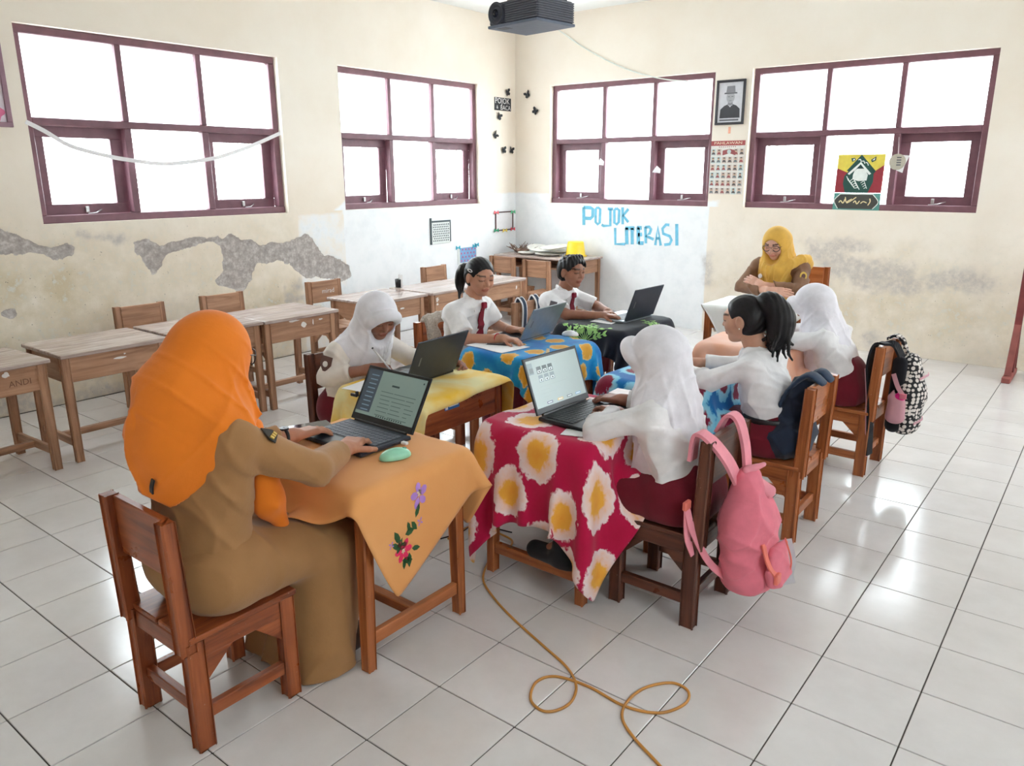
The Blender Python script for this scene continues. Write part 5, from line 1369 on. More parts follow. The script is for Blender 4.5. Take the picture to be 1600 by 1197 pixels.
make_laptop('grey laptop seen from behind on the black cloth', (-0.915, 2.855), R(-3), 0.34, 0.232, 110, chassis_s, chassis, None, scr_mats=[SM5[0]])

white_p = plain('paper', (236, 234, 236), 0.8, var=0.02); pen_w = plain('pen_white', (232, 230, 232), 0.35); pen_b = plain('pen_dark', (40, 42, 52), 0.35)
def sheet(name, label, cx, cy, rz, w, d, z=0.6425, mat=None, th=0.0012, cat='paper'):
    q = MB(); n = 8
    for i in range(n):
        u0, u1 = -w/2+w*i/n, -w/2+w*(i+1)/n; f = lambda u: 0.0015*math.sin(u*30+cx*9)+0.0015
        q.add([(u0, -d/2, f(u0)), (u1, -d/2, f(u1)), (u1, d/2, f(u1)), (u0, d/2, f(u0)), (u0, -d/2, f(u0)+th), (u1, -d/2, f(u1)+th), (u1, d/2, f(u1)+th), (u0, d/2, f(u0)+th)],
              [[3, 2, 1, 0], [4, 5, 6, 7], [0, 1, 5, 4], [2, 3, 7, 6]]+([[0, 4, 7, 3]] if i == 0 else [])+([[1, 2, 6, 5]] if i == n-1 else []))
    o = q.build(name, mat or white_p); o.location = (cx, cy, z); o.rotation_euler = (0, 0, rz); return tag(o, label, cat)
sheet('paper_sheet', 'white paper sheet on yellow cloth beside the dark laptop', -1.08, 0.72, R(10), 0.15, 0.21)
sheet('paper_sheet', 'white answer sheet under the pen on blue and ochre cloth', -1.14, 1.70, R(-8), 0.29, 0.21)
sheet('paper_sheet', 'small white card under the black laptop on crimson cloth', 0.02, 0.735, R(15), 0.11, 0.07)
sheet('paper_sheet', 'white paper sheet by the boy on black cloth', -1.06, 2.72, R(5), 0.15, 0.2)
sheet('paper_sheet', 'white paper sheet in front of ponytail girl on blue and maroon cloth', -0.12, 1.87, R(0), 0.2, 0.28)
def pen(label, a, b, mat, tip):
    a, b = np.array(a, float), np.array(b, float); c = (a+b)/2; d = nrm(b-a)
    t = thing('pen', label, 'pen', tuple(c)); q = MB(); q.tube([a-c, b-c], 0.0042, 10); q.build('barrel', mat, t, smooth=True)
    q = MB(); q.tube([b-c, b-c+d*0.012], (0.004, 0.001), 8); q.build('tip', tip, t, smooth=True)
    q = MB(); q.tube([a-c-d*0.006, a-c], 0.0046, 10); q.build('cap', tip, t, smooth=True)
    return t
pen('slim dark pen lying on the answer sheet', (-1.20, 1.68, 0.651), (-1.07, 1.74, 0.651), pen_b, pen_w)
w_ = np.array(G2.J['wr'])+np.array((-1.47, 0.93, 0))
pen('white pen with dark cap held by the writing girl', w_+np.array((0.035, -0.005, 0.105)), w_+np.array((0.085, 0.06, -0.01)), pen_w, pen_b)

def vol_obj(name, v, mat, parent=None, smooth=True):
    V, F = v.mesh(); return mesh_np(name, V, F, mat, parent)
# mouse
t = thing('computer_mouse', 'mint green wireless mouse on the orange cloth', 'mouse', (-0.322, 0.155, 0.642), R(70))
v = Vol(0.0028); v.ell((0, 0, 0.006), (0.056, 0.031, 0.03), 0.01); v.plane((0, 0, 0.001), (0, 0, -1)); vol_obj('shell', v, plain('mint', (150, 214, 184), 0.3), t)
q = MB(); q.tube([(0.028, 0, 0.031), (0.04, 0, 0.0275)], 0.004, 8); q.build('scroll_wheel', plain('mint_dark', (110, 170, 145), 0.4), t)
# second white mouse under the typist's hand, and on blue cloth
t = thing('computer_mouse', 'white mouse beside the silver laptop on blue and ochre cloth', 'mouse', (-0.985, 2.18, 0.642), R(20))
v = Vol(0.003); v.ell((0, 0, 0.006), (0.05, 0.03, 0.026), 0.01); v.plane((0, 0, 0.001), (0, 0, -1)); vol_obj('shell', v, plain('white_plastic', (228, 228, 230), 0.35), t)
q = MB(); q.tube([(0.025, 0, 0.027), (0.036, 0, 0.0245)], 0.004, 8); q.build('scroll_wheel', key_l, t)
# tablet left of the teacher's laptop
t = thing('tablet', 'black glossy tablet at left edge of the orange cloth', 'tablet', (-0.80, 0.17, 0.6415), R(-20))
q = MB(); q.box(-0.05, 0.05, -0.085, 0.085, 0, 0.009, bev=0.003); q.build('case', bezel, t); q = MB(); q.box(-0.046, 0.046, -0.08, 0.08, 0.009, 0.0096, bev=0.0002); q.build('glass', plain('dark_glass', (16, 18, 22), 0.05), t)
# white dongle in the laptop side, paper flag clipped on the lids
q = MB(); q.obox((0, 0, 0), (0.013, 0.008, 0.005), None, 0.003); o = q.build('usb_receiver', pen_w); o.location = (-0.385, 0.26, 0.652); tag(o, 'small white receiver plugged in the side of teacher laptop', 'usb stick')
q = MB(); q.prism([(-0.012, -0.006), (0.012, -0.01), (0.014, 0.012), (-0.004, 0.016)], lambda u, v, w: (w, u, v), 0.002); o = q.build('paper_flag', plain('masking_tape', (225, 205, 165), 0.8)); o.location = (-0.258, 0.93, 0.872); tag(o, 'torn tape flag on top of the quiz laptop screen', 'tape')
q = MB(); q.obox((0, 0, 0), (0.018, 0.006, 0.006), None, 0.003); q.obox((0.014, 0.002, 0.006), (0.006, 0.006, 0.010), None, 0.003); o = q.build('webcam_clip', blk); o.location = (-0.752, 0.355, 0.74); tag(o, 'small black clip on left edge of the document laptop', 'clip')
# pale pink box behind the quiz laptop
t = thing('gift_box', 'pale pink cardboard box at far edge of the crimson cloth', 'box', (0.0, 1.19, 0.642), R(4))
q = MB(); q.box(-0.10, 0.11, -0.04, 0.04, 0, 0.036, bev=0.002); q.build('tray', plain('pink_card', (206, 176, 172), 0.6), t); q = MB(); q.box(-0.102, 0.112, -0.042, 0.042, 0.03, 0.044, bev=0.002); q.build('lid', plain('white_card', (236, 226, 226), 0.6), t)
# books on the salmon cloth
def book(label, cx, cy, rz, w, d, h, rgb, z):
    t = thing('book', label, 'book', (cx, cy, z), rz, 'books on the salmon cloth')
    q = MB(); q.box(-w/2+0.003, w/2-0.003, -d/2+0.001, d/2-0.003, 0.0015, h-0.0015, bev=0.001); q.build('pages', white_p, t)
    q = MB(); q.box(-w/2, w/2, -d/2, d/2, 0, 0.0015, bev=0.0005); q.box(-w/2, w/2, -d/2, d/2, h-0.0015, h, bev=0.0005); q.box(-w/2, w/2, -d/2, -d/2+0.0015, 0, h, bev=0.0005)
    q.build('cover', plain('cover_%d_%d_%d' % rgb, rgb, 0.5), t)
book('teal exercise book at far side of salmon cloth', -0.08, 3.02, R(-80), 0.17, 0.24, 0.012, (110, 190, 180), 0.642)
book('white workbook open under the stooping girl hands', -0.02, 2.76, R(-85), 0.17, 0.22, 0.010, (220, 222, 226), 0.642)
book('mint book lying on the teal exercise book', -0.10, 3.05, R(-70), 0.16, 0.22, 0.012, (150, 215, 205), 0.655)
book('dark edged notebook beside the salmon cloth edge', 0.06, 2.58, R(-95), 0.15, 0.2, 0.010, (60, 60, 66), 0.642)

# ------------------------------------------------------------------ bags
def strap(v0, pts, w, t, mat, parent, name='strap', wd=(0, 1, 0), n=6):
    q = MB(); q.strip(spline(pts, n), wd, w, t); return q.build(name, mat, parent, smooth=False)
pink = fabric('pink_canvas', (226, 122, 140), bmp=0.3); pink_l = fabric('pink_strap', (236, 150, 164)); coral = plain('coral_buckle', (232, 120, 104), 0.5)
t = thing('backpack', 'pink backpack hanging by its straps from the dark brown chair back', 'backpack', (0.575, 0.955, 0), 0, 'school backpacks')
v = Vol(0.0065)
v.cone((0.015, -0.02, 0.55), (0.03, -0.03, 0.40), 0.045, 0.085, 0.05, (0, 1, 0), 1.3)
v.cone((0.03, -0.03, 0.40), (0.035, -0.02, 0.22), 0.085, 0.082, 0.05, (0, 1, 0), 1.65)
v.cone((0.06, -0.02, 0.34), (0.075, -0.02, 0.20), 0.06, 0.065, 0.03, (0, 1, 0), 1.6)
v.warp(lambda P: -0.007*pinch(P[..., 1]*26+P[..., 2]*17+1.5*np.sin(P[..., 2]*19), 2.0)-0.006*pinch(P[..., 2]*24-P[..., 1]*21+1.2*np.sin(P[..., 1]*23), 2.5)+0.004)
v.plane((0, 0, 0.142), (0, 0, -1), 0.03); vol_obj('pack_body', v, pink, t)
v = Vol(0.006); v.cone((0.135, -0.02, 0.31), (0.148, -0.02, 0.22), 0.022, 0.028, 0.02, (0, 1, 0), 3.2); v.warp(lambda P: -0.006*pinch(P[..., 1]*30+P[..., 2]*24, 2.0)); vol_obj('front_pocket', v, pink, t)
strap(None, [(-0.01, -0.05, 0.54), (-0.03, -0.11, 0.63), (-0.075, -0.155, 0.705), (-0.125, -0.15, 0.712), (-0.135, -0.155, 0.62)], 0.055, 0.012, pink_l, t, 'shoulder_strap')
strap(None, [(-0.005, 0.02, 0.55), (-0.025, 0.03, 0.65), (-0.06, 0.045, 0.725), (-0.10, 0.05, 0.735), (-0.135, 0.05, 0.67)], 0.055, 0.012, pink_l, t, 'shoulder_strap')
strap(None, [(-0.12, -0.205, 0.46), (-0.10, -0.19, 0.38), (-0.05, -0.16, 0.27), (0.0, -0.11, 0.20)], 0.028, 0.004, pink_l, t, 'lower_strap', (0.3, 1, 0)); strap(None, [(-0.12, -0.205, 0.47), (-0.115, -0.20, 0.36), (-0.095, -0.185, 0.29)], 0.028, 0.004, pink_l, t, 'strap_end', (0.3, 1, 0))
q = MB(); q.obox((-0.12, -0.207, 0.475), (0.008, 0.02, 0.016), None, 0.004); q.build('buckle', coral, t)
strap(None, [(0.112, -0.10, 0.36), (0.135, -0.105, 0.30), (0.165, -0.09, 0.25)], 0.026, 0.005, coral, t, 'side_strap'); q = MB(); q.obox((0.166, -0.09, 0.246), (0.007, 0.018, 0.018), None, 0.004); q.build('buckle', coral, t)
v = Vol(0.005); v.cone((0.015, -0.03, 0.58), (0.055, 0.0, 0.60), 0.016, 0.008, 0.01, (0, 1, 0), 2.0); v.cone((0.02, -0.02, 0.55), (0.075, 0.015, 0.50), 0.02, 0.022, 0.02, (0, 1, 0), 1.8); vol_obj('top_flap', v, pink_l, t)
q = MB(); q.strip(spline([(0.118, 0.10, 0.30), (0.135, 0.115, 0.22), (0.13, 0.12, 0.16), (0.14, 0.125, 0.12)], 5), (1, 0.5, 0), 0.05, 0.003); q.build('rain_cover', plain('pale_nylon', (205, 208, 214), 0.5), t)
q = MB(); q.tube(spline([(0.16, -0.03, 0.37), (0.178, 0.0, 0.28), (0.165, 0.03, 0.2)], 6), 0.003, 6); q.build('zip', coral, t)

navy = fabric('navy_canvas', (34, 44, 62), bmp=0.3); navy_l = fabric('navy_light', (52, 66, 88))
t = thing('backpack', 'navy blue backpack slumped on the orange-brown chair seat', 'backpack', (0.43, 1.80, 0), 0, 'school backpacks')
v = Vol(0.007); zs = SEAT+0.003
v.cone((0.02, 0.0, zs+0.10), (0.055, 0.0, zs+0.30), 0.095, 0.06, 0.05, (0, 1, 0), 1.55); v.cone((-0.10, -0.05, zs+0.06), (0.03, -0.03, zs+0.07), 0.06, 0.085, 0.05, (0, 1, 0), 1.6)
v.cone((-0.09, -0.115, zs+0.06), (0.02, -0.10, zs+0.09), 0.058, 0.07, 0.04)
v.warp(lambda P: -0.008*pinch(P[..., 1]*22+P[..., 2]*22+1.5*np.sin(P[..., 0]*22), 2.0)-0.008*pinch(P[..., 2]*26-P[..., 0]*20, 2.0)+0.005)
v.plane((0, 0, zs), (0, 0, -1), 0.01); v.plane((0.118, 0, 0), (1, 0, 0), 0.01); vol_obj('pack_body', v, navy, t)
v = Vol(0.006)
for a, b in zip(*(lambda S: (S, S[1:]))(spline([(-0.02, -0.06, zs+0.08), (-0.01, -0.065, zs+0.24), (0.035, -0.055, zs+0.33), (0.09, -0.045, zs+0.375), (0.145, -0.04, zs+0.345)], 4))): v.cone(a, b, 0.011, 0.011, 0.006, (0, 1, 0), 3.4)
vol_obj('padded_strap', v, navy_l, t)
v = Vol(0.006)
for a, b in zip(*(lambda S: (S, S[1:]))(spline([(0.02, 0.05, zs+0.2), (0.04, 0.05, zs+0.31), (0.10, 0.055, zs+0.372), (0.148, 0.055, zs+0.34)], 4))): v.cone(a, b, 0.011, 0.011, 0.006, (0, 1, 0), 3.2)
vol_obj('padded_strap', v, navy_l, t)
v = Vol(0.006); v.cone((-0.08, -0.06, zs+0.16), (-0.05, 0.0, zs+0.24), 0.02, 0.03, 0.03, (0, 1, 0), 1.6); v.cone((-0.05, -0.02, zs+0.24), (0.01, -0.02, zs+0.22), 0.03, 0.04, 0.03); vol_obj('open_flap', v, navy, t)

def bag_pattern():
    m, nt, b = new_mat('black_white_print')
    tc = N(nt, 'ShaderNodeTexCoord'); vo = N(nt, 'ShaderNodeTexVoronoi', Scale=46.0, Randomness=0.4); L(nt, tc.outputs['Object'], vo.inputs['Vector'])
    vo.distance = 'EUCLIDEAN'
    L(nt, ramp(nt, vo.outputs['Distance'], [(0.0, lin((226, 220, 214))), (0.45, lin((214, 206, 200))), (0.5, lin((26, 25, 30))), (1, lin((22, 22, 26)))]), b.inputs['Base Color'])
    b.inputs['Roughness'].default_value = 0.8; return m
pat = bag_pattern(); rose = fabric('dusty_rose', (200, 150, 160)); black_c = fabric('black_canvas', (26, 26, 32))
t = thing('backpack', 'black and white patterned backpack with pink side pocket, hung on chair back', 'backpack', (0.70, 2.84, 0), 0, 'school backpacks')
v = Vol(0.0065); v.cone((0.0, 0, 0.60), (0.01, 0, 0.44), 0.055, 0.075, 0.05, (0, 1, 0), 1.35); v.cone((0.01, 0, 0.44), (0.01, 0, 0.28), 0.075, 0.072, 0.05, (0, 1, 0), 1.5)
v.warp(lambda P: -0.005*pinch(P[..., 2]*22+P[..., 1]*14, 2.5)+0.002); v.plane((0, 0, 0.215), (0, 0, -1), 0.03); vol_obj('pack_body', v, pat, t)
v = Vol(0.006); v.cone((-0.035, -0.075, 0.61), (-0.03, -0.09, 0.28), 0.035, 0.04, 0.02, (0, 1, 0), 0.8); vol_obj('side_panel', v, black_c, t)
v = Vol(0.006); v.cone((-0.02, -0.115, 0.42), (-0.02, -0.118, 0.33), 0.03, 0.034, 0.02, (1, 0, 0), 1.4); v.cone((-0.045, -0.118, 0.44), (-0.04, -0.118, 0.475), 0.016, 0.003, 0.02); v.plane((0, 0, 0.455), (0.6, 0, 1), 0.004); vol_obj('side_pocket', v, rose, t)
v = Vol(0.006); v.ell((-0.008, -0.118, 0.44), (0.028, 0.024, 0.025), 0.01); vol_obj('bottle_top', v, plain('hot_pink', (232, 40, 140), 0.4), t)
strap(None, [(-0.03, -0.06, 0.63), (-0.06, -0.10, 0.70), (-0.10, -0.145, 0.715), (-0.145, -0.16, 0.70), (-0.16, -0.165, 0.58), (-0.135, -0.18, 0.44), (-0.12, -0.185, 0.30), (-0.11, -0.17, 0.12)], 0.045, 0.012, black_c, t, 'shoulder_strap', (0.35, 1, 0))
strap(None, [(-0.172, -0.172, 0.58), (-0.147, -0.19, 0.44), (-0.132, -0.195, 0.30), (-0.118, -0.18, 0.11)], 0.024, 0.004, rose, t, 'webbing', (0.35, 1, 0)); strap(None, [(-0.03, 0.05, 0.63), (-0.06, 0.06, 0.70), (-0.10, 0.08, 0.72), (-0.14, 0.09, 0.70)], 0.05, 0.014, pat, t, 'shoulder_strap')
strap(None, [(-0.05, -0.125, 0.56), (-0.02, -0.14, 0.50), (0.01, -0.145, 0.46)], 0.022, 0.003, rose, t, 'compression_strap', (0, 0.3, 1)); q = MB(); q.obox((0.012, -0.148, 0.455), (0.016, 0.006, 0.014), None, 0.004); q.build('buckle', plain('pink_buckle', (220, 120, 140), 0.4), t)
for z_ in (0.54, 0.40, 0.30): strap(None, [(0.066, -0.08, z_), (0.088, 0.0, z_+0.01), (0.075, 0.08, z_)], 0.012, 0.004, rose, t, 'zip', (0, 0, 1))
# navy bag behind the boy's chair, straps with white edging over the back
t = thing('backpack', 'navy bag with white-edged straps hanging behind the boy chair', 'backpack', (-1.84, 2.79, 0), 0, 'school backpacks')
v = Vol(0.008); v.cone((0, 0, 0.48), (0, 0, 0.28), 0.05, 0.065, 0.04, (0, 1, 0), 2.0); vol_obj('pack_body', v, navy, t)
for y_ in (-0.09, 0.07):
    P_ = [(0.02, y_, 0.50), (0.04, y_, 0.62), (0.07, y_, 0.715), (0.10, y_, 0.716), (0.128, y_-0.004, 0.66), (0.13, y_-0.012, 0.5)]
    st = strap(None, P_, 0.046, 0.010, navy_l, t, 'shoulder_strap')
    for o_ in (-0.021, 0.021): strap(None, [(a+0.001*(1 if i > 3 else -1), b+o_, c_+0.004) for i, (a, b, c_) in enumerate(P_)], 0.006, 0.010, white_p, st, 'edging')
# jacket over the ponytail girl's chair
t = thing('jacket', 'beige checked jacket over the ponytail girl chair back', 'jacket', (-1.77, 1.87, 0), 0)
v = Vol(0.006); v.cone((-0.012, 0.05, 0.60), (0.0, -0.08, 0.62), 0.03, 0.03, 0.03, (0, 0, 1), 3.0); v.cone((0.0, -0.08, 0.70), (0.0, 0.08, 0.715), 0.03, 0.03, 0.03); v.warp(lambda P: -0.006*pinch(P[..., 1]*40+P[..., 2]*20, 2)); vol_obj('jacket_back', v, fabric('beige_check', (176, 164, 152), var=0.25, scale=90), t)
v = Vol(0.006); v.cone((0.035, 0.1, 0.70), (0.05, 0.12, 0.50), 0.028, 0.024, 0.02); vol_obj('sleeve', v, _mats['beige_check'], t)
# ================================================================== THINGS ON WALLS, CEILING AND FLOOR
# projector hung from the ceiling
proj = plain('projector_grey', (104, 108, 120), 0.5); proj_d = plain('projector_dark', (66, 70, 84), 0.45)  # greys lightened, haze put into the colour
t = thing('projector', 'dark grey projector hanging from the ceiling, lens facing the room', 'projector', (-0.825, 1.575, 2.2), R(-7.5))
q = MB(); q.box(-0.155, 0.155, -0.125, 0.125, 0.006, 0.105, bev=0.012); q.build('housing', proj_d, t)
q = MB(); q.box(-0.157, 0.157, -0.127, 0.127, 0.0, 0.012, bev=0.004); q.build('bottom_plate', plain('projector_bottom', (112, 122, 142), 0.5), t)
q = MB(); q.box(-0.12, -0.06, -0.105, -0.06, -0.001, 0.001, bev=0.0005); q.build('air_grille', proj_d, t)
for k in range(9):
    z_ = 0.016+k*0.0095
    q = MB(); q.box(-0.04, 0.158, -0.1295, -0.12, z_, z_+0.005, bev=0.001); q.build('front_slat', proj, t)
    q = MB(); q.box(0.15, 0.1595, -0.12, 0.115, z_, z_+0.005, bev=0.001); q.build('side_slat', proj, t)
Ry = np.array(Matrix.Rotation(R(90), 3, 'X'))
q = MB(); q.lathe([(0.046, 0.0), (0.048, 0.018), (0.044, 0.019), (0.038, 0.010), (0.028, 0.006), (0.026, 0.012), (0.0001, 0.014)], (-0.095, -0.118, 0.058), 28, Ry); q.build('lens', proj_d, t, smooth=True)
q = MB(); q.lathe([(0.0001, 0.0), (0.018, 0.002), (0.0001, 0.008)], (-0.095, -0.136, 0.058), 20, Ry); q.build('lens_glass', plain('lens_glass', (30, 34, 48), 0.05), t, smooth=True)
for sx, sy in ((0.12, 0.09), (-0.12, 0.09), (0.12, -0.07)):
    q = MB(); q.lathe([(0.014, 0.1), (0.014, 0.125), (0.009, 0.13)], (sx, sy, 0), 12); q.build('foot', proj_d, t, smooth=True)
q = MB(); q.tube([(0, 0, 0.1), (0, 0, ZC-2.2)], 0.02, 12); q.build('mount_pole', steel, t, smooth=True)
q = MB(); q.box(-0.08, 0.08, -0.08, 0.08, 0.105, 0.125, bev=0.004); q.build('mount_bracket', steel, t)
q = MB(); q.tube(spline([(-0.03, 0.12, 0.06), (-0.06, 0.2, 0.05), (-0.03, 0.1, 0.3), (0.0, 0.02, 0.6), (0.01, 0.02, 0.95)], 6), 0.004, 6); q.build('cable', blk, t, smooth=True)

# cable crossing the back wall
P_ = [at_y(x, y, YB-0.012) for x, y in ((840, 22), (880, 52), (915, 76), (960, 100), (1000, 115), (1040, 124), (1075, 127))]
q = MB(); q.tube(spline(P_, 6)-P_[0], 0.006, 6); o = q.build('wall_cable', plain('pale_cable', (226, 232, 226), 0.6), smooth=True); o.location = P_[0]; tag(o, 'pale cable looping down the back wall above the window', 'cable')

# hand-painted lettering
blue_p = plain('sky_blue_paint', (118, 196, 226), 0.7, var=0.12, scale=20)
def zl(x, y): return (890+x/8.889, 310+y/8.889)
strokes = {
    'P': [[(195, 120), (197, 370)], [(195, 125), (290, 130), (322, 150), (320, 250), (290, 280), (210, 275)]],
    'O': [[(390, 125), (362, 150), (360, 330), (390, 360), (418, 340), (425, 150), (390, 125)]],
    'J': [[(530, 145), (600, 148)], [(565, 148), (565, 378), (470, 382), (445, 365)]],
    'O.': [[(650, 140), (620, 165), (622, 340), (655, 360), (682, 330), (688, 165), (650, 140)]],
    'K': [[(735, 125), (737, 360)], [(815, 148), (745, 240), (815, 330)]],
    'L': [[(632, 410), (635, 635), (770, 635)]],
    'I': [[(790, 405), (795, 638)]],
    'T': [[(775, 412), (900, 412)], [(868, 412), (870, 638)]],
    'E': [[(950, 405), (955, 635)], [(940, 410), (1000, 410)], [(950, 505), (1005, 500)], [(955, 620), (1025, 622)]],
    'R': [[(1050, 395), (1058, 625)], [(1050, 400), (1105, 395), (1130, 430), (1110, 490), (1060, 520), (1165, 570)]],
    'A': [[(1190, 650), (1225, 395), (1265, 655)], [(1205, 555), (1248, 555)]],
    'S': [[(1385, 370), (1340, 365), (1290, 420), (1300, 490), (1390, 525), (1415, 580), (1390, 635), (1315, 645)]],
    'I.': [[(1488, 355), (1490, 655)]]}
t = thing('wall_lettering', 'sky blue hand-painted words on the white back wall below window', 'lettering', tuple(at_y(985, 350, YB-0.001)))
o0 = np.array(t.location); wd_ = {'P': 0.028, 'I': 0.030, 'T': 0.028, 'E': 0.030, 'I.': 0.026}
for ch, ss in strokes.items():
    q = MB(); wdt = 1.3*wd_.get(ch, 0.022)
    for s_ in ss:
        pts = np.array([at_y(*zl(*p_), YB-0.0015) for p_ in s_])-o0
        # widen in the wall plane
        T_ = np.gradient(pts, axis=0); nrmv = np.stack([-T_[:, 2], 0*T_[:, 0], T_[:, 0]], 1)
        q.strip(pts, nrmv, wdt, 0.003)
    q.build('letter', blue_p, t)

def text_mesh(body, size, mat, parent, place, name='lettering'):
    """flat text laid out by place(u, v) -> local point"""
    cu = bpy.data.curves.new('t', 'FONT'); cu.body = body; cu.size = size; cu.align_x = 'CENTER'; cu.align_y = 'CENTER'; cu.resolution_u = 2
    o = bpy.data.objects.new('t', cu); COL.objects.link(o); dg = bpy.context.evaluated_depsgraph_get(); me = bpy.data.meshes.new_from_object(o.evaluated_get(dg))
    COL.objects.unlink(o); bpy.data.objects.remove(o)
    for v in me.vertices: v.co = Vector(place(v.co.x, v.co.y))
    me.materials.append(mat); me.name = name
    return obj(name, me, parent)
# left wall helper: u grows with y, looking at the wall from the room the left side is smaller y
def on_left(y0, z0, off): return lambda u, v, w=0.0: (off+w, u, v)
def wall_thing_left(name, label, cat, y, z, group=None): return thing(name, label, cat, (XL, y, z), 0, group)
black_c2 = plain('black_card', (40, 42, 48), 0.7); chalk = plain('chalk_white', (226, 226, 226), 0.9)
t = wall_thing_left('wall_sign', 'black card sign with white lettering near the room corner', 'sign', 5.586, 2.304)
q = MB(); q.box(0.001, 0.006, -0.146, 0.146, -0.068, 0.068, bev=0.001); q.build('card', black_c2, t)
text_mesh('POJOK', 0.085, chalk, t, lambda u, v: (0.0068, u-0.01, v+0.03)); text_mesh('BACA', 0.07, chalk, t, lambda u, v: (0.0068, u+0.045, v-0.038)); text_mesh('&', 0.05, chalk, t, lambda u, v: (0.0068, u-0.1, v-0.035))
def butterfly(label, M, loc, ang, s=0.04):
    t = thing('butterfly', label, 'decoration', loc, 0, 'paper butterflies'); c, n = math.cos(ang), math.sin(ang)
    for sg in (-1, 1):
        q = MB(); poly = [(0, 0.2), (0.35, 0.85), (0.9, 1.0), (1.0, 0.45), (0.6, 0.05), (0.85, -0.35), (0.6, -0.85), (0.2, -0.7), (0, -0.3)]
        q.prism([(sg*u*s, v*s) for u, v in poly], lambda u, v, w: tuple(np.array(M[0])*(u*c-v*n)+np.array(M[1])*(u*n+v*c)+np.array(M[2])*(0.002+abs(u)*0.45+w)), 0.0015); q.build('wing', black_c2, t)
    q = MB(); q.tube([np.array(M[0])*(-n*v)+np.array(M[1])*(c*v)+np.array(M[2])*0.004 for v in (-0.8*s, 0.9*s)], 0.003, 6); q.build('thorax', black_c2, t)
ML = ((0, 1, 0), (0, 0, 1), (1, 0, 0)); MBk = ((1, 0, 0), (0, 0, 1), (0, -1, 0))
for (x, y), a, lab in (((792, 145), 0.3, 'black paper butterfly perched on top of the black sign'), ((779, 182), -0.4, 'black paper butterfly just below the black sign'), ((773, 211), -0.9, 'black paper butterfly midway down beside window edge'),
                       ((786, 235), 0.2, 'left one of two low black paper butterflies'), ((798, 235), -0.2, 'right one of two low black paper butterflies')):
    butterfly(lab, ML, tuple(at_x(x, y, XL+0.001)), a)
for (x, y), a, lab in (((825, 148), 0.5, 'upper black paper butterfly on the back wall by corner'), ((837, 174), -0.6, 'lower black paper butterfly on the back wall by window')):
    butterfly(lab, MBk, tuple(at_y(x, y, YB-0.001)), a)

# pictures on the left wall
t = wall_thing_left('wall_hanging', 'white perforated wall hanging with dark border on the left wall', 'picture', 4.53, 0.96)
q = MB(); q.box(0.001, 0.010, -0.145, 0.145, -0.115, 0.125, bev=0.002); q.build('board', plain('hanging_white', (225, 230, 228), 0.7), t)
q = MB(); q.box(0.001, 0.014, -0.16, -0.14, -0.118, 0.155, bev=0.002); q.build('border', plain('border_grey', (78, 90, 94), 0.6), t); q = MB(); q.box(0.001, 0.014, -0.14, 0.15, 0.108, 0.126, bev=0.002); q.build('border', _mats['border_grey'], t); q = MB(); q.box(0.001, 0.014, 0.135, 0.15, -0.1, 0.108, bev=0.002); q.build('border', _mats['border_grey'], t)
q = MB()
for i in range(9):
    for j in range(8): q.box(0.0098, 0.0112, -0.122+i*0.0275+(j % 2)*0.009, -0.108+i*0.0275+(j % 2)*0.009, -0.088+j*0.0235, -0.074+j*0.0235, bev=0.0003)
q.build('dot_pattern', plain('dot_dark', (60, 74, 80), 0.7), t, kind='stuff')
t = wall_thing_left('picture_frame', 'thin dark frame with red and green bows at room corner', 'picture', 5.60, 1.03)
q = MB(); q.box(0.001, 0.004, -0.15, 0.15, -0.095, 0.095, bev=0.001); q.build('sheet', white_p, t)
for b_ in ((-0.165, 0.165, 0.095, 0.108), (-0.165, 0.165, -0.108, -0.095), (-0.165, -0.15, -0.095, 0.095), (0.15, 0.165, -0.095, 0.095)):
    q = MB(); q.box(0.001, 0.012, b_[0], b_[1], b_[2], b_[3], bev=0.002); q.build('frame_bar', plain('frame_dark', (90, 60, 60), 0.5), t)
for (u, v_), c_ in (((-0.155, 0.1), (236, 110, 120)), ((0.155, 0.095), (110, 214, 160)), ((-0.155, -0.1), (40, 150, 110)), ((0.15, -0.1), (214, 60, 80)), ((0.0, -0.108), (244, 214, 100))):
    q = MB()
    for sg in (-1, 1): q.prism([(u, v_), (u+sg*0.035, v_+0.022), (u+sg*0.04, v_-0.02)], lambda a, b, w: (0.012+w, a, b), 0.006)
    q.build('bow', plain('bow_%d_%d_%d' % c_, c_, 0.7), t)
t = wall_thing_left('picture_frame', 'blue picture with pink dots and cyan bows low on the left wall', 'picture', 4.945, 0.69)
q = MB(); q.box(0.001, 0.006, -0.16, 0.16, -0.10, 0.09, bev=0.001); q.build('backing', plain('hanging_white', (225, 230, 228), 0.7), t)
q = MB(); q.box(0.006, 0.008, -0.12, 0.145, -0.075, 0.085, bev=0.0005); q.build('print', plain('print_blue', (128, 170, 214), 0.7), t)
q = MB()
for i in range(5):
    for j in range(4): q.prism([(-0.10+i*0.052+(j % 2)*0.02+0.012*math.cos(a), -0.055+j*0.04+0.012*math.sin(a)) for a in np.linspace(0, 6.283, 7)[:-1]], lambda a, b, w: (0.008+w, a, b), 0.0006)
q.build('pink_dots', plain('dot_pink', (190, 110, 150), 0.7), t, kind='stuff')
for u, v_ in ((-0.155, 0.09), (0.155, 0.1), (0.12, 0.09)):
    q = MB()
    for sg in (-1, 1): q.prism([(u, v_), (u+sg*0.03, v_+0.024), (u+sg*0.034, v_-0.018)], lambda a, b, w: (0.008+w, a, b), 0.006)
    q.build('bow', plain('bow_cyan', (60, 180, 205), 0.7), t)
t = wall_thing_left('framed_picture', 'mauve framed picture with pink flower cut by left photo edge', 'picture', 0.33, 2.14)
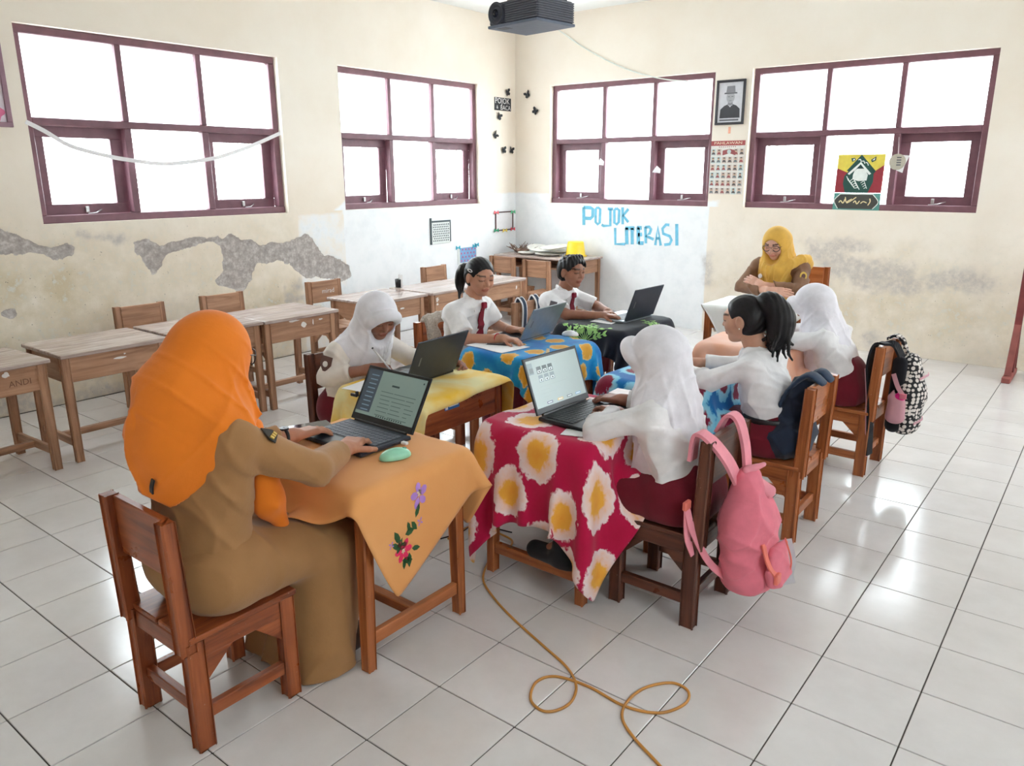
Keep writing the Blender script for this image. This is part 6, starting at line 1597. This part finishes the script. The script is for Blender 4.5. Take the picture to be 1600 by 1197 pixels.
for b_ in ((-0.27, 0.27, 0.26, 0.29), (-0.27, 0.27, -0.29, -0.26), (-0.27, -0.24, -0.26, 0.26), (0.24, 0.27, -0.26, 0.26)):
    q = MB(); q.box(0.001, 0.02, *b_, bev=0.003); q.build('frame_bar', plain('mauve_frame', (150, 116, 130), 0.5), t)
q = MB(); q.box(0.001, 0.006, -0.24, 0.24, -0.26, 0.26, bev=0.001); q.build('print', plain('print_lilac', (226, 214, 224), 0.7), t)
q = MB(); q.prism([(0.17+0.06*math.cos(a)*(1+0.15*math.cos(5*a)), -0.2+0.055*math.sin(a)*(1+0.15*math.cos(5*a))) for a in np.linspace(0, 6.283, 31)[:-1]], lambda a, b, w: (0.006+w, a, b), 0.001); q.build('flower_print', plain('print_pink', (226, 120, 160), 0.7), t)

# portrait, poster, calligraphy
def on_back(t0): return lambda u, v, w=0.0: (u, -w, v)
t = thing('portrait_frame', 'black framed grey portrait of a man in a hat between the back windows', 'picture', (-1.652, YB, 2.199)); f_ = on_back(t)
for b_ in ((-0.142, 0.142, 0.178, 0.2), (-0.142, 0.142, -0.2, -0.178), (-0.142, -0.12, -0.178, 0.178), (0.12, 0.142, -0.178, 0.178)):
    q = MB(); q.box(b_[0], b_[1], -0.022, -0.001, b_[2], b_[3], bev=0.003); q.build('frame_bar', plain('black_frame', (46, 44, 50), 0.4), t)
g_ = [plain('photo_%d' % v_, (v_, v_, v_+6), 0.5) for v_ in (206, 60, 168, 96, 130)]
def disc(c, r, n=18, sx=1.0): return [(c[0]+r*sx*math.cos(a), c[1]+r*math.sin(a)) for a in np.linspace(0, 2*math.pi, n+1)[:-1]]
q = MB(); q.box(-0.121, 0.121, -0.008, -0.001, -0.179, 0.179, bev=0.001); q.build('photo', g_[0], t)
for poly, mi, o_ in (([(-0.1, -0.14), (-0.095, -0.06), (-0.06, -0.03), (-0.02, -0.015), (0.02, -0.015), (0.06, -0.03), (0.095, -0.06), (0.1, -0.14)], 1, 0.0082), ([(-0.025, -0.03), (0.025, -0.03), (0.022, 0.02), (-0.022, 0.02)], 4, 0.0086), (disc((0.0, 0.045), 0.052, 18, 0.78), 2, 0.009), ([(-0.02, -0.02), (0, -0.045), (0.02, -0.02), (0.0, -0.03)], 0, 0.0092),
                     ([(-0.065, 0.075), (0.065, 0.075), (0.06, 0.088), (-0.06, 0.088)], 3, 0.0094), ([(-0.045, 0.085), (0.045, 0.085), (0.038, 0.145), (-0.038, 0.145)], 4, 0.0096), ([(-0.026, 0.048), (-0.008, 0.048), (-0.008, 0.054), (-0.026, 0.054)], 3, 0.0098), ([(0.008, 0.048), (0.026, 0.048), (0.026, 0.054), (0.008, 0.054)], 3, 0.0098), ([(-0.014, 0.012), (0.014, 0.012), (0.012, 0.018), (-0.012, 0.018)], 4, 0.0098), ([(-0.1, -0.165), (0.09, -0.165), (0.09, -0.15), (-0.1, -0.15)], 3, 0.0086)):
    q = MB(); q.prism(poly, lambda u, v, w, o_=o_: (u, -o_-w, v), 0.0003); q.build('portrait_print', g_[mi], t)
t = thing('wall_poster', 'poster with red header and rows of small portraits under the framed portrait', 'poster', (-1.648, YB, 1.605))
q = MB(); q.box(-0.17, 0.17, -0.004, -0.001, -0.245, 0.25, bev=0.001); q.build('sheet', plain('poster_paper', (226, 224, 218), 0.6), t)
q = MB(); q.box(-0.17, 0.17, -0.0048, -0.004, 0.205, 0.25, bev=0.0002); q.build('header', plain('poster_red', (168, 78, 78), 0.6), t)
text_mesh('PAHLAWAN', 0.034, plain('poster_text', (240, 226, 200), 0.6), t, lambda u, v: (u*1.5, -0.0052, v+0.228))
q = MB()
for b_ in [(-0.09+0.01*k, -0.08+0.01*k, 0.19, 0.197) for k in range(0, 18, 2)]: q.box(b_[0], b_[1], -0.0046, -0.004, b_[2], b_[3], bev=0.0001)
q.build('subtitle', plain('poster_red', (168, 78, 78), 0.6), t, kind='stuff')
pm = [plain('thumb_%d' % k, c_, 0.6) for k, c_ in enumerate(((196, 208, 206), (205, 190, 180), (90, 84, 84), (150, 80, 80), (200, 165, 140), (110, 118, 120)))]
r_ = np.random.default_rng(11)
for j in range(6):
    for i in range(6):
        if j == 0 and i in (2, 3): continue
        u, v_ = -0.142+i*0.0565, 0.145-j*0.072; q = MB()
        F3 = lambda a, b, w, o_=0.0045: (a, -o_-w, b)
        q.prism([(u-0.024, v_-0.03), (u+0.024, v_-0.03), (u+0.024, v_+0.03), (u-0.024, v_+0.03)], F3, 0.0004, int(r_.integers(0, 2)))
        q.prism([(u-0.02, v_-0.02), (u+0.02, v_-0.02), (u+0.01, v_), (u-0.01, v_)], lambda a, b, w: (a, -0.0051-w, b), 0.0003, int(r_.choice([2, 3, 5]))); q.prism(disc((u, v_+0.01), 0.011, 10), lambda a, b, w: (a, -0.0055-w, b), 0.0003, 4); q.prism([(u-0.012, v_+0.014), (u+0.012, v_+0.014), (u+0.008, v_+0.024), (u-0.008, v_+0.024)], lambda a, b, w: (a, -0.0059-w, b), 0.0003, 2)
        q.build('thumbnail', pm, t)
q = MB(); q.prism([(-0.05, 0.16), (0.02, 0.175), (0.08, 0.16), (0.08, 0.115), (0.02, 0.135), (-0.05, 0.115)], lambda a, b, w: (a+0.0, -0.0048-w, b), 0.0004); q.build('emblem', pm[3], t); q = MB(); q.prism(disc((0.015, 0.15), 0.02), lambda a, b, w: (a, -0.0054-w, b), 0.0004); q.build('emblem', pm[0], t)
q = MB(); q.prism([(-0.012, -0.03), (0.012, -0.03), (0.012, 0.03), (-0.012, 0.03)], lambda u, v, w: (u, -0.001-w, v), 0.0015); o = q.build('paper_strip', plain('orange_strip', (240, 176, 150), 0.8)); o.location = (-1.645, YB, 1.95); tag(o, 'small orange paper strip below the framed portrait', 'paper')

# calligraphy panel standing in the middle of window 4, leaning back on the glass
t = thing('calligraphy_panel', 'painted calligraphy panel in yellow, red and green on the window sill', 'artwork', (-0.445, YB+0.04, WZ0)); t.rotation_euler = (R(-3), 0, 0)
def cp(u, v): return ((u-605)/1950, (1110-v)/1900)     # crop pixels to panel metres
cm = [plain('art_'+n, c_, 0.6) for n, c_ in (('yellow', (226, 206, 84)), ('red', (150, 44, 56)), ('green', (32, 78, 70)), ('white', (230, 236, 232)), ('teal', (90, 150, 142)), ('dark', (66, 66, 62)), ('gold', (236, 220, 170)), ('darkgreen', (20, 52, 52)))]
def art(poly, mi, o_, nm='painted_shape', th=0.0006, raw=False):
    q = MB(); q.prism(poly if raw else [cp(*p_) for p_ in poly], lambda a, b, w: (a, -o_-w, b), th); q.build(nm, cm[mi], t)
def brush(pts, w, mi, o_, nm='brush_stroke'):
    q = MB(); S_ = spline([(*cp(*p_), 0) for p_ in pts], 4); P3 = np.array([(a, -o_, b) for a, b, _ in S_]); T_ = np.gradient(P3, axis=0)
    q.strip(P3, np.stack([-T_[:, 2], 0*T_[:, 0], T_[:, 0]], 1), w, 0.0012); q.build(nm, cm[mi], t)
art([(225, 210), (985, 210), (985, 830), (225, 830)], 0, -0.002, 'panel_board', 0.006)
art([(225, 430), (400, 500), (480, 830), (225, 830)], 1, 0.0042); art([(985, 380), (790, 520), (740, 830), (985, 830)], 1, 0.0042)
art([(605, 215), (860, 480), (830, 520), (835, 650), (770, 830), (400, 830), (350, 680), (360, 560), (420, 480), (390, 470)], 2, 0.0050)
art([(605, 330), (790, 520), (760, 540), (605, 390), (440, 540), (410, 520)], 3, 0.0058); art([(520, 470), (590, 420), (680, 440), (740, 540), (730, 630), (600, 640), (500, 610), (500, 540)], 3, 0.0058)
art([(605, 370), (670, 440), (545, 440)], 7, 0.0066); art([(440, 270), (500, 265), (520, 300), (460, 330)], 2, 0.0050); art([(760, 300), (840, 245), (840, 310), (780, 340)], 2, 0.0050); art([(480, 280), (500, 280), (505, 300), (470, 310)], 3, 0.0058); art([(780, 310), (825, 265), (820, 305)], 3, 0.0058)
for k in range(5): brush([(400+30*k, 560+38*k), (450+25*k, 640+28*k), (520+22*k, 600+36*k), (560+18*k, 690+22*k)], 0.006, 3, 0.0062)
for k in range(4): brush([(640+20*k, 670+30*k), (690+15*k, 640+34*k), (720+10*k, 700+20*k)], 0.005, 3, 0.0062)
for k in range(3): brush([(560+60*k, 300+20*k), (590+60*k, 290+30*k), (610+60*k, 330+30*k)], 0.007, 3, 0.0062)
art([(225, 835), (985, 835), (985, 1110), (225, 1110)], 4, -0.002, 'panel_board', 0.006); art([(330, 850), (860, 850), (960, 975), (880, 1090), (310, 1090), (240, 960)], 5, 0.0045)
for ln in ([(330, 850), (860, 850)], [(860, 850), (960, 975), (880, 1090)], [(330, 850), (240, 960), (310, 1090)]): brush(ln, 0.006, 3, 0.0062)
for pts in ([(320, 990), (350, 960), (390, 1000), (420, 930)], [(420, 900), (440, 980), (480, 960), (530, 930)], [(450, 1000), (520, 960), (600, 900)], [(560, 990), (590, 960), (620, 1010), (660, 960)], [(680, 1000), (720, 970), (780, 990)], [(820, 920), (830, 970), (800, 1030)]): brush(pts, 0.008, 6, 0.0060)
# round ornament hanging on the window post
t = thing('round_ornament', 'round beige tag with white paper corners hanging on the window post', 'ornament', tuple(at_y(1402, 253, YB+0.035)))
q = MB(); q.lathe([(0.0001, 0), (0.066, 0), (0.066, 0.004), (0.0001, 0.004)], (0, 0, 0), 28, Ry); q.build('disc', plain('tag_beige', (186, 180, 164), 0.6), t)
q = MB(); q.prism([(-0.01, 0.06), (0.09, 0.05), (0.06, -0.03), (0.05, -0.09), (0.0, -0.07)], lambda u, v, w: (u, 0.002+w, v), 0.001); q.build('paper_backing', white_p, t)
for k in range(4): q = MB(); q.box(-0.005, 0.03, -0.0055, -0.004, -0.03+k*0.02, -0.02+k*0.02, bev=0.0003); q.build('printed_mark', g_[3], t)
q = MB(); q.tube([(0, 0, 0.066), (-0.01, 0.0, 0.2)], 0.0015, 5); q.build('string', white_p, t)
# paper ribbon strung across window 1 and paper scraps on window 3
q = MB(); P_ = [at_x(x, y, XL+0.004) for x, y in ((40, 190), (70, 205), (110, 228), (165, 243), (202, 250), (260, 256), (325, 249), (360, 240), (400, 225), (438, 208))]
q.strip(spline(P_, 5)-P_[0], (0, 0.15, 1), 0.028, 0.0015); o = q.build('paper_ribbon', white_p); o.location = P_[0]; tag(o, 'white paper ribbon sagging across the leftmost window', 'ribbon')
for (x, y), lab in (((938, 254), 'white paper scrap on left post of the back left window'), ((1026, 266), 'white paper scrap on right post of the back left window')):
    c_ = at_y(x, y, YB+0.03); q = MB(); q.prism([(-0.05, -0.02), (0.04, -0.03), (0.045, 0.01), (0.0, 0.045), (-0.03, 0.01)], lambda u, v, w: (u, w, v), 0.002); o = q.build('paper_scrap', white_p); o.location = c_; tag(o, lab, 'paper')

# ------------------------------------------------------------------ floor: cable, shoe, stand
P_ = [at_z(x, y, 0.004) for x, y in ((700, 842), (740, 822), (790, 838), (800, 850), (778, 866), (763, 878), (755, 905), (770, 932), (800, 965), (850, 1010), (885, 1042), (900, 1070), (893, 1096), (870, 1110), (846, 1110), (829, 1092), (838, 1066), (868, 1057), (920, 1073), (975, 1103), (1030, 1114), (1070, 1100), (1075, 1080), (1050, 1067), (1010, 1074), (982, 1094), (972, 1120), (990, 1152), (1034, 1200), (1080, 1260))]
S_ = spline(P_, 8)-P_[0]; q = MB(); q.tube(S_, 0.0045, 8)
o = q.build('extension_cable', plain('orange_cable', (196, 138, 66), 0.4, var=0.2, scale=4), smooth=True); o.location = P_[0]; tag(o, 'orange-brown cable looping twice across the floor tiles', 'cable')
P_ = [at_z(x, y, 0.003) for x, y in ((688, 842), (720, 832), (742, 818), (760, 822), (800, 832))]
q = MB(); q.tube(spline(P_, 6)-P_[0], 0.003, 6); o = q.build('power_cable', blk, smooth=True); o.location = P_[0]; tag(o, 'thin black cord on floor under the crimson cloth', 'cable')
rust = plain('rusty_red_paint', (120, 48, 48), 0.6, var=0.25, scale=14, bmp=0.2); rust2 = plain('faded_red_paint', (150, 84, 78), 0.7, var=0.2, scale=12)
t = thing('board_stand', 'rusty red metal stand against back wall at right photo edge', 'stand', (0.93, 5.52, 0))
q = MB(); q.box(-0.03, 0.03, -0.24, 0.2, 0, 0.045, bev=0.006); q.build('foot', rust2, t)
q = MB(); q.box(-0.024, 0.024, -0.024, 0.024, 0.045, 1.7, bev=0.004); q.build('post', rust, t)
for s_ in (-1, 1): q = MB(); q.beam((0, s_*0.17, 0.045), (0, s_*0.02, 0.42), 0.045, 0.035, (1, 0, 0)); q.build('brace', rust2 if s_ < 0 else rust, t)
# second foot of the same stand, out of frame
q = MB(); q.box(-0.02, 1.2, -0.02, 0.02, 0.85, 0.9, bev=0.004); q.build('crossbar', rust, t)
q = MB(); q.box(1.17, 1.23, -0.24, 0.2, 0, 0.045, bev=0.006); q.build('foot', rust2, t); q = MB(); q.box(1.176, 1.224, -0.024, 0.024, 0.045, 1.7, bev=0.004); q.build('post', rust, t)

# ------------------------------------------------------------------ pile on the corner desk
ZT = 0.687
plate_m = plain('paper_plate', (224, 222, 214), 0.7, var=0.12, scale=16, bmp=0.2); r_ = np.random.default_rng(5)
for k, (x, y, z_, tx, ty, R_, lab) in enumerate(((-3.50, 5.50, ZT+0.002, 0.0, 0.0, 0.16, 'big pale paper plate lowest at front of the corner pile'), (-3.47, 5.56, ZT+0.075, 0.10, -0.05, 0.17, 'big pale paper plate on top of the corner pile'), (-3.72, 5.60, ZT+0.045, 0.15, 0.2, 0.13, 'brownish paper plate leaning left in the corner pile'), (-3.45, 5.63, ZT+0.032, 0.0, 0.05, 0.16, 'paper plate at back of the corner pile'), (-3.78, 5.48, ZT+0.002, 0.0, 0.0, 0.115, 'small paper plate under the brownish one'))):
    q = MB(); q.lathe([(0.0001, 0.0), (R_*0.7, 0.001), (R_*0.85, 0.012), (R_, 0.018), (R_, 0.021), (R_*0.84, 0.015), (R_*0.69, 0.004), (0.0001, 0.003)], (0, 0, 0), 28)
    o = q.build('paper_plate', plate_m, smooth=True); o.location = (x, y, z_); o.rotation_euler = (tx, ty, 0); tag(o, lab, 'plate', 'paper plates piled on the corner desk')
t = thing('twig_bundle', 'bundle of dry brown twigs behind the paper plates', 'twigs', (-3.98, 5.62, ZT))
for k in range(26):
    a = r_.uniform(0, 6.28); e_ = r_.uniform(0.15, 0.8); ln = r_.uniform(0.1, 0.2); d_ = np.array((math.cos(a)*math.cos(e_)*1.2, math.sin(a)*math.cos(e_)*0.5, math.sin(e_)))
    b_ = np.array((r_.normal(0, 0.05), r_.normal(0, 0.03), 0.006)); q = MB(); q.tube([b_, b_+d_*ln*0.5+r_.normal(0, 0.008, 3)*np.array((1, 1, 0)), b_+d_*ln], (0.006, 0.0045, 0.002), 6); q.build('twig', plain('dry_twig', (128, 100, 84), 0.8, var=0.3), t)
v = Vol(0.006); v.ell((0.02, -0.02, 0.02), (0.09, 0.07, 0.025), 0.02); v.warp(lambda P: -0.008*pinch(P[..., 0]*60+P[..., 1]*40, 2)); vol_obj('dry_leaves', v, plain('dry_twig', (128, 100, 84)), t)
t = thing('plastic_tub', 'yellow plastic tub upside down on the corner desk', 'tub', (-3.22, 5.60, ZT))
q = MB(); q.lathe([(0.118, 0.0), (0.118, 0.012), (0.108, 0.014), (0.088, 0.15), (0.08, 0.158), (0.0001, 0.158)], (0, 0, 0), 28); q.build('tub', plain('yellow_plastic', (244, 206, 36), 0.4), t, smooth=True)
q = MB(); q.tube([(0.12*math.cos(a), 0.12*math.sin(a), 0.004) for a in np.linspace(0, 2*math.pi, 29)], 0.005, 8, cap=False); q.build('rim', _mats['yellow_plastic'], t, smooth=True)
# little black cup and card on the desk under the wall hangings
t = thing('black_cup', 'small black cup with white card on desk below the left wall window', 'cup', (-3.36, 3.08, 0.62))
q = MB(); q.lathe([(0.026, 0.0), (0.03, 0.07), (0.027, 0.07), (0.023, 0.004), (0.0001, 0.004)], (0, 0, 0), 18); q.build('cup', blk, t, smooth=True); q = MB(); q.box(0.0, 0.05, 0.0, 0.003, 0.0, 0.11, bev=0.0005); q.v = [(x*0.3+0.01, x+0.03, z_) for x, y, z_ in q.v] if False else q.v; q.build('card', white_p, t); q = MB(); q.tube([(0, 0, 0.02), (0.01, 0.005, 0.11)], 0.004, 6); q.build('pencil', blk, t)

# ------------------------------------------------------------------ marks on furniture: sticker, paint scuffs, chalk
T2 = group_desks['T2']; xA = 0.53/2-0.012-0.037+0.0008
q = MB(); q.box(xA-0.0005, xA+0.0007, -0.10, -0.005, GH-0.075, GH-0.045, bev=0.0003); s_ = q.build('sticker', plain('sticker_blue', (44, 110, 180), 0.5), T2)
q = MB(); q.box(xA+0.0007, xA+0.0012, -0.072, -0.012, GH-0.063, GH-0.057, bev=0.0002); q.build('sticker_text', white_p, s_); q = MB(); q.box(xA+0.0007, xA+0.0012, -0.096, -0.08, GH-0.071, GH-0.049, bev=0.0002); q.build('sticker_logo', white_p, s_)
ink = plain('pencil_ink', (60, 30, 24), 0.8)
text_mesh('MEJA GURU', 0.022, ink, T2, lambda u, v: (xA+0.0012, u*1.2+0.075, v*1.4+GH-0.048))
scuff = plain('white_scuff', (226, 220, 216), 0.8)
def scuffs(d, lst, L_=0.615, D=0.52, h=DH):
    xs_ = D/2-0.037+0.0006
    for (y, z_, a, b, kind) in lst:
        q = MB(); g2 = np.random.default_rng(int(abs(y*1000)+z_*100))
        n = 14; q.prism([(y+a*math.cos(2*math.pi*k/n)*g2.uniform(0.6, 1.2), z_+b*math.sin(2*math.pi*k/n)*g2.uniform(0.6, 1.2)) for k in range(n)], lambda u, v, w: (xs_+w, u, v), 0.0008); q.build('paint_scuff', scuff, d)
scuffs(dk[3], [(0.02, 0.545, 0.022, 0.022, 0), (0.165, 0.565, 0.02, 0.006, 0), (-0.06, 0.585, 0.045, 0.008, 0), (0.10, 0.555, 0.006, 0.02, 0)])
scuffs(dk[1], [(0.02, 0.545, 0.035, 0.007, 0), (0.05, 0.565, 0.006, 0.006, 0)]); scuffs(dk[0], [(0.10, 0.57, 0.018, 0.016, 0)]); scuffs(dk[4], [(0.05, 0.53, 0.03, 0.008, 0), (0.26, 0.55, 0.006, 0.025, 0)]); scuffs(dk[5], [(-0.22, 0.555, 0.018, 0.022, 0), (-0.22, 0.515, 0.012, 0.012, 0)]); scuffs(dk[6], [(0.2, 0.54, 0.012, 0.02, 0)])
text_mesh('ANDI', 0.045, plain('faint_scrawl', (120, 84, 66), 0.8), dk[0], lambda u, v: (0.52/2-0.037+0.001, u+0.16, v+0.515))
text_mesh('mirad', 0.055, chalk, wc[2], lambda u, v: (-0.135, u+0.02, v+0.615))

# ------------------------------------------------------------------ garden shrubs outside, washed out by the daylight
leaf_m = plain('garden_leaf', (92, 112, 88), 0.6, var=0.3, scale=6); stem_m = plain('garden_stem', (110, 96, 84), 0.8)
def shrub(label, c, r, h, seed):
    g2 = np.random.default_rng(seed); t = thing('garden_shrub', label, 'shrub', (c[0], c[1], -0.42), 0, 'shrubs outside the windows')
    q = MB(); zt = c[2]+0.42
    for k in range(5): q2 = MB(); a = g2.uniform(0, 6.28); q2.tube([(0, 0, 0), (0.1*math.cos(a), 0.1*math.sin(a), zt*0.6), (r*0.6*math.cos(a), r*0.6*math.sin(a), zt+h*0.2)], (0.03, 0.02, 0.008), 6); q2.build('stem', stem_m, t)
    for k in range(170):
        p_ = np.array((g2.normal(0, r*0.5), g2.normal(0, r*0.5), zt+g2.normal(0, h*0.4))); d_ = nrm(g2.normal(0, 1, 3)); e_ = nrm(np.cross(d_, g2.normal(0, 1, 3))); n_ = np.cross(d_, e_); l = g2.uniform(0.05, 0.1)
        q.add([p_, p_+d_*l*0.5+e_*l*0.25+n_*l*0.08, p_+d_*l, p_+d_*l*0.5-e_*l*0.25+n_*l*0.08], [[0, 1, 2], [0, 2, 3]])
    q.build('foliage', leaf_m, t, kind='stuff')
shrub('leafy shrub outside right pane of the leftmost window', at_x(378, 262, -6.6), 0.4, 0.45, 1)
shrub('leafy shrub outside middle pane of the leftmost window', at_x(265, 285, -7.2), 0.5, 0.3, 2)
shrub('leafy shrub outside the window beside the black sign', at_x(705, 262, -6.8), 0.45, 0.5, 3)
shrub('thin plant outside left pane of the calligraphy window', at_y(1228, 268, 7.6), 0.3, 0.5, 4)
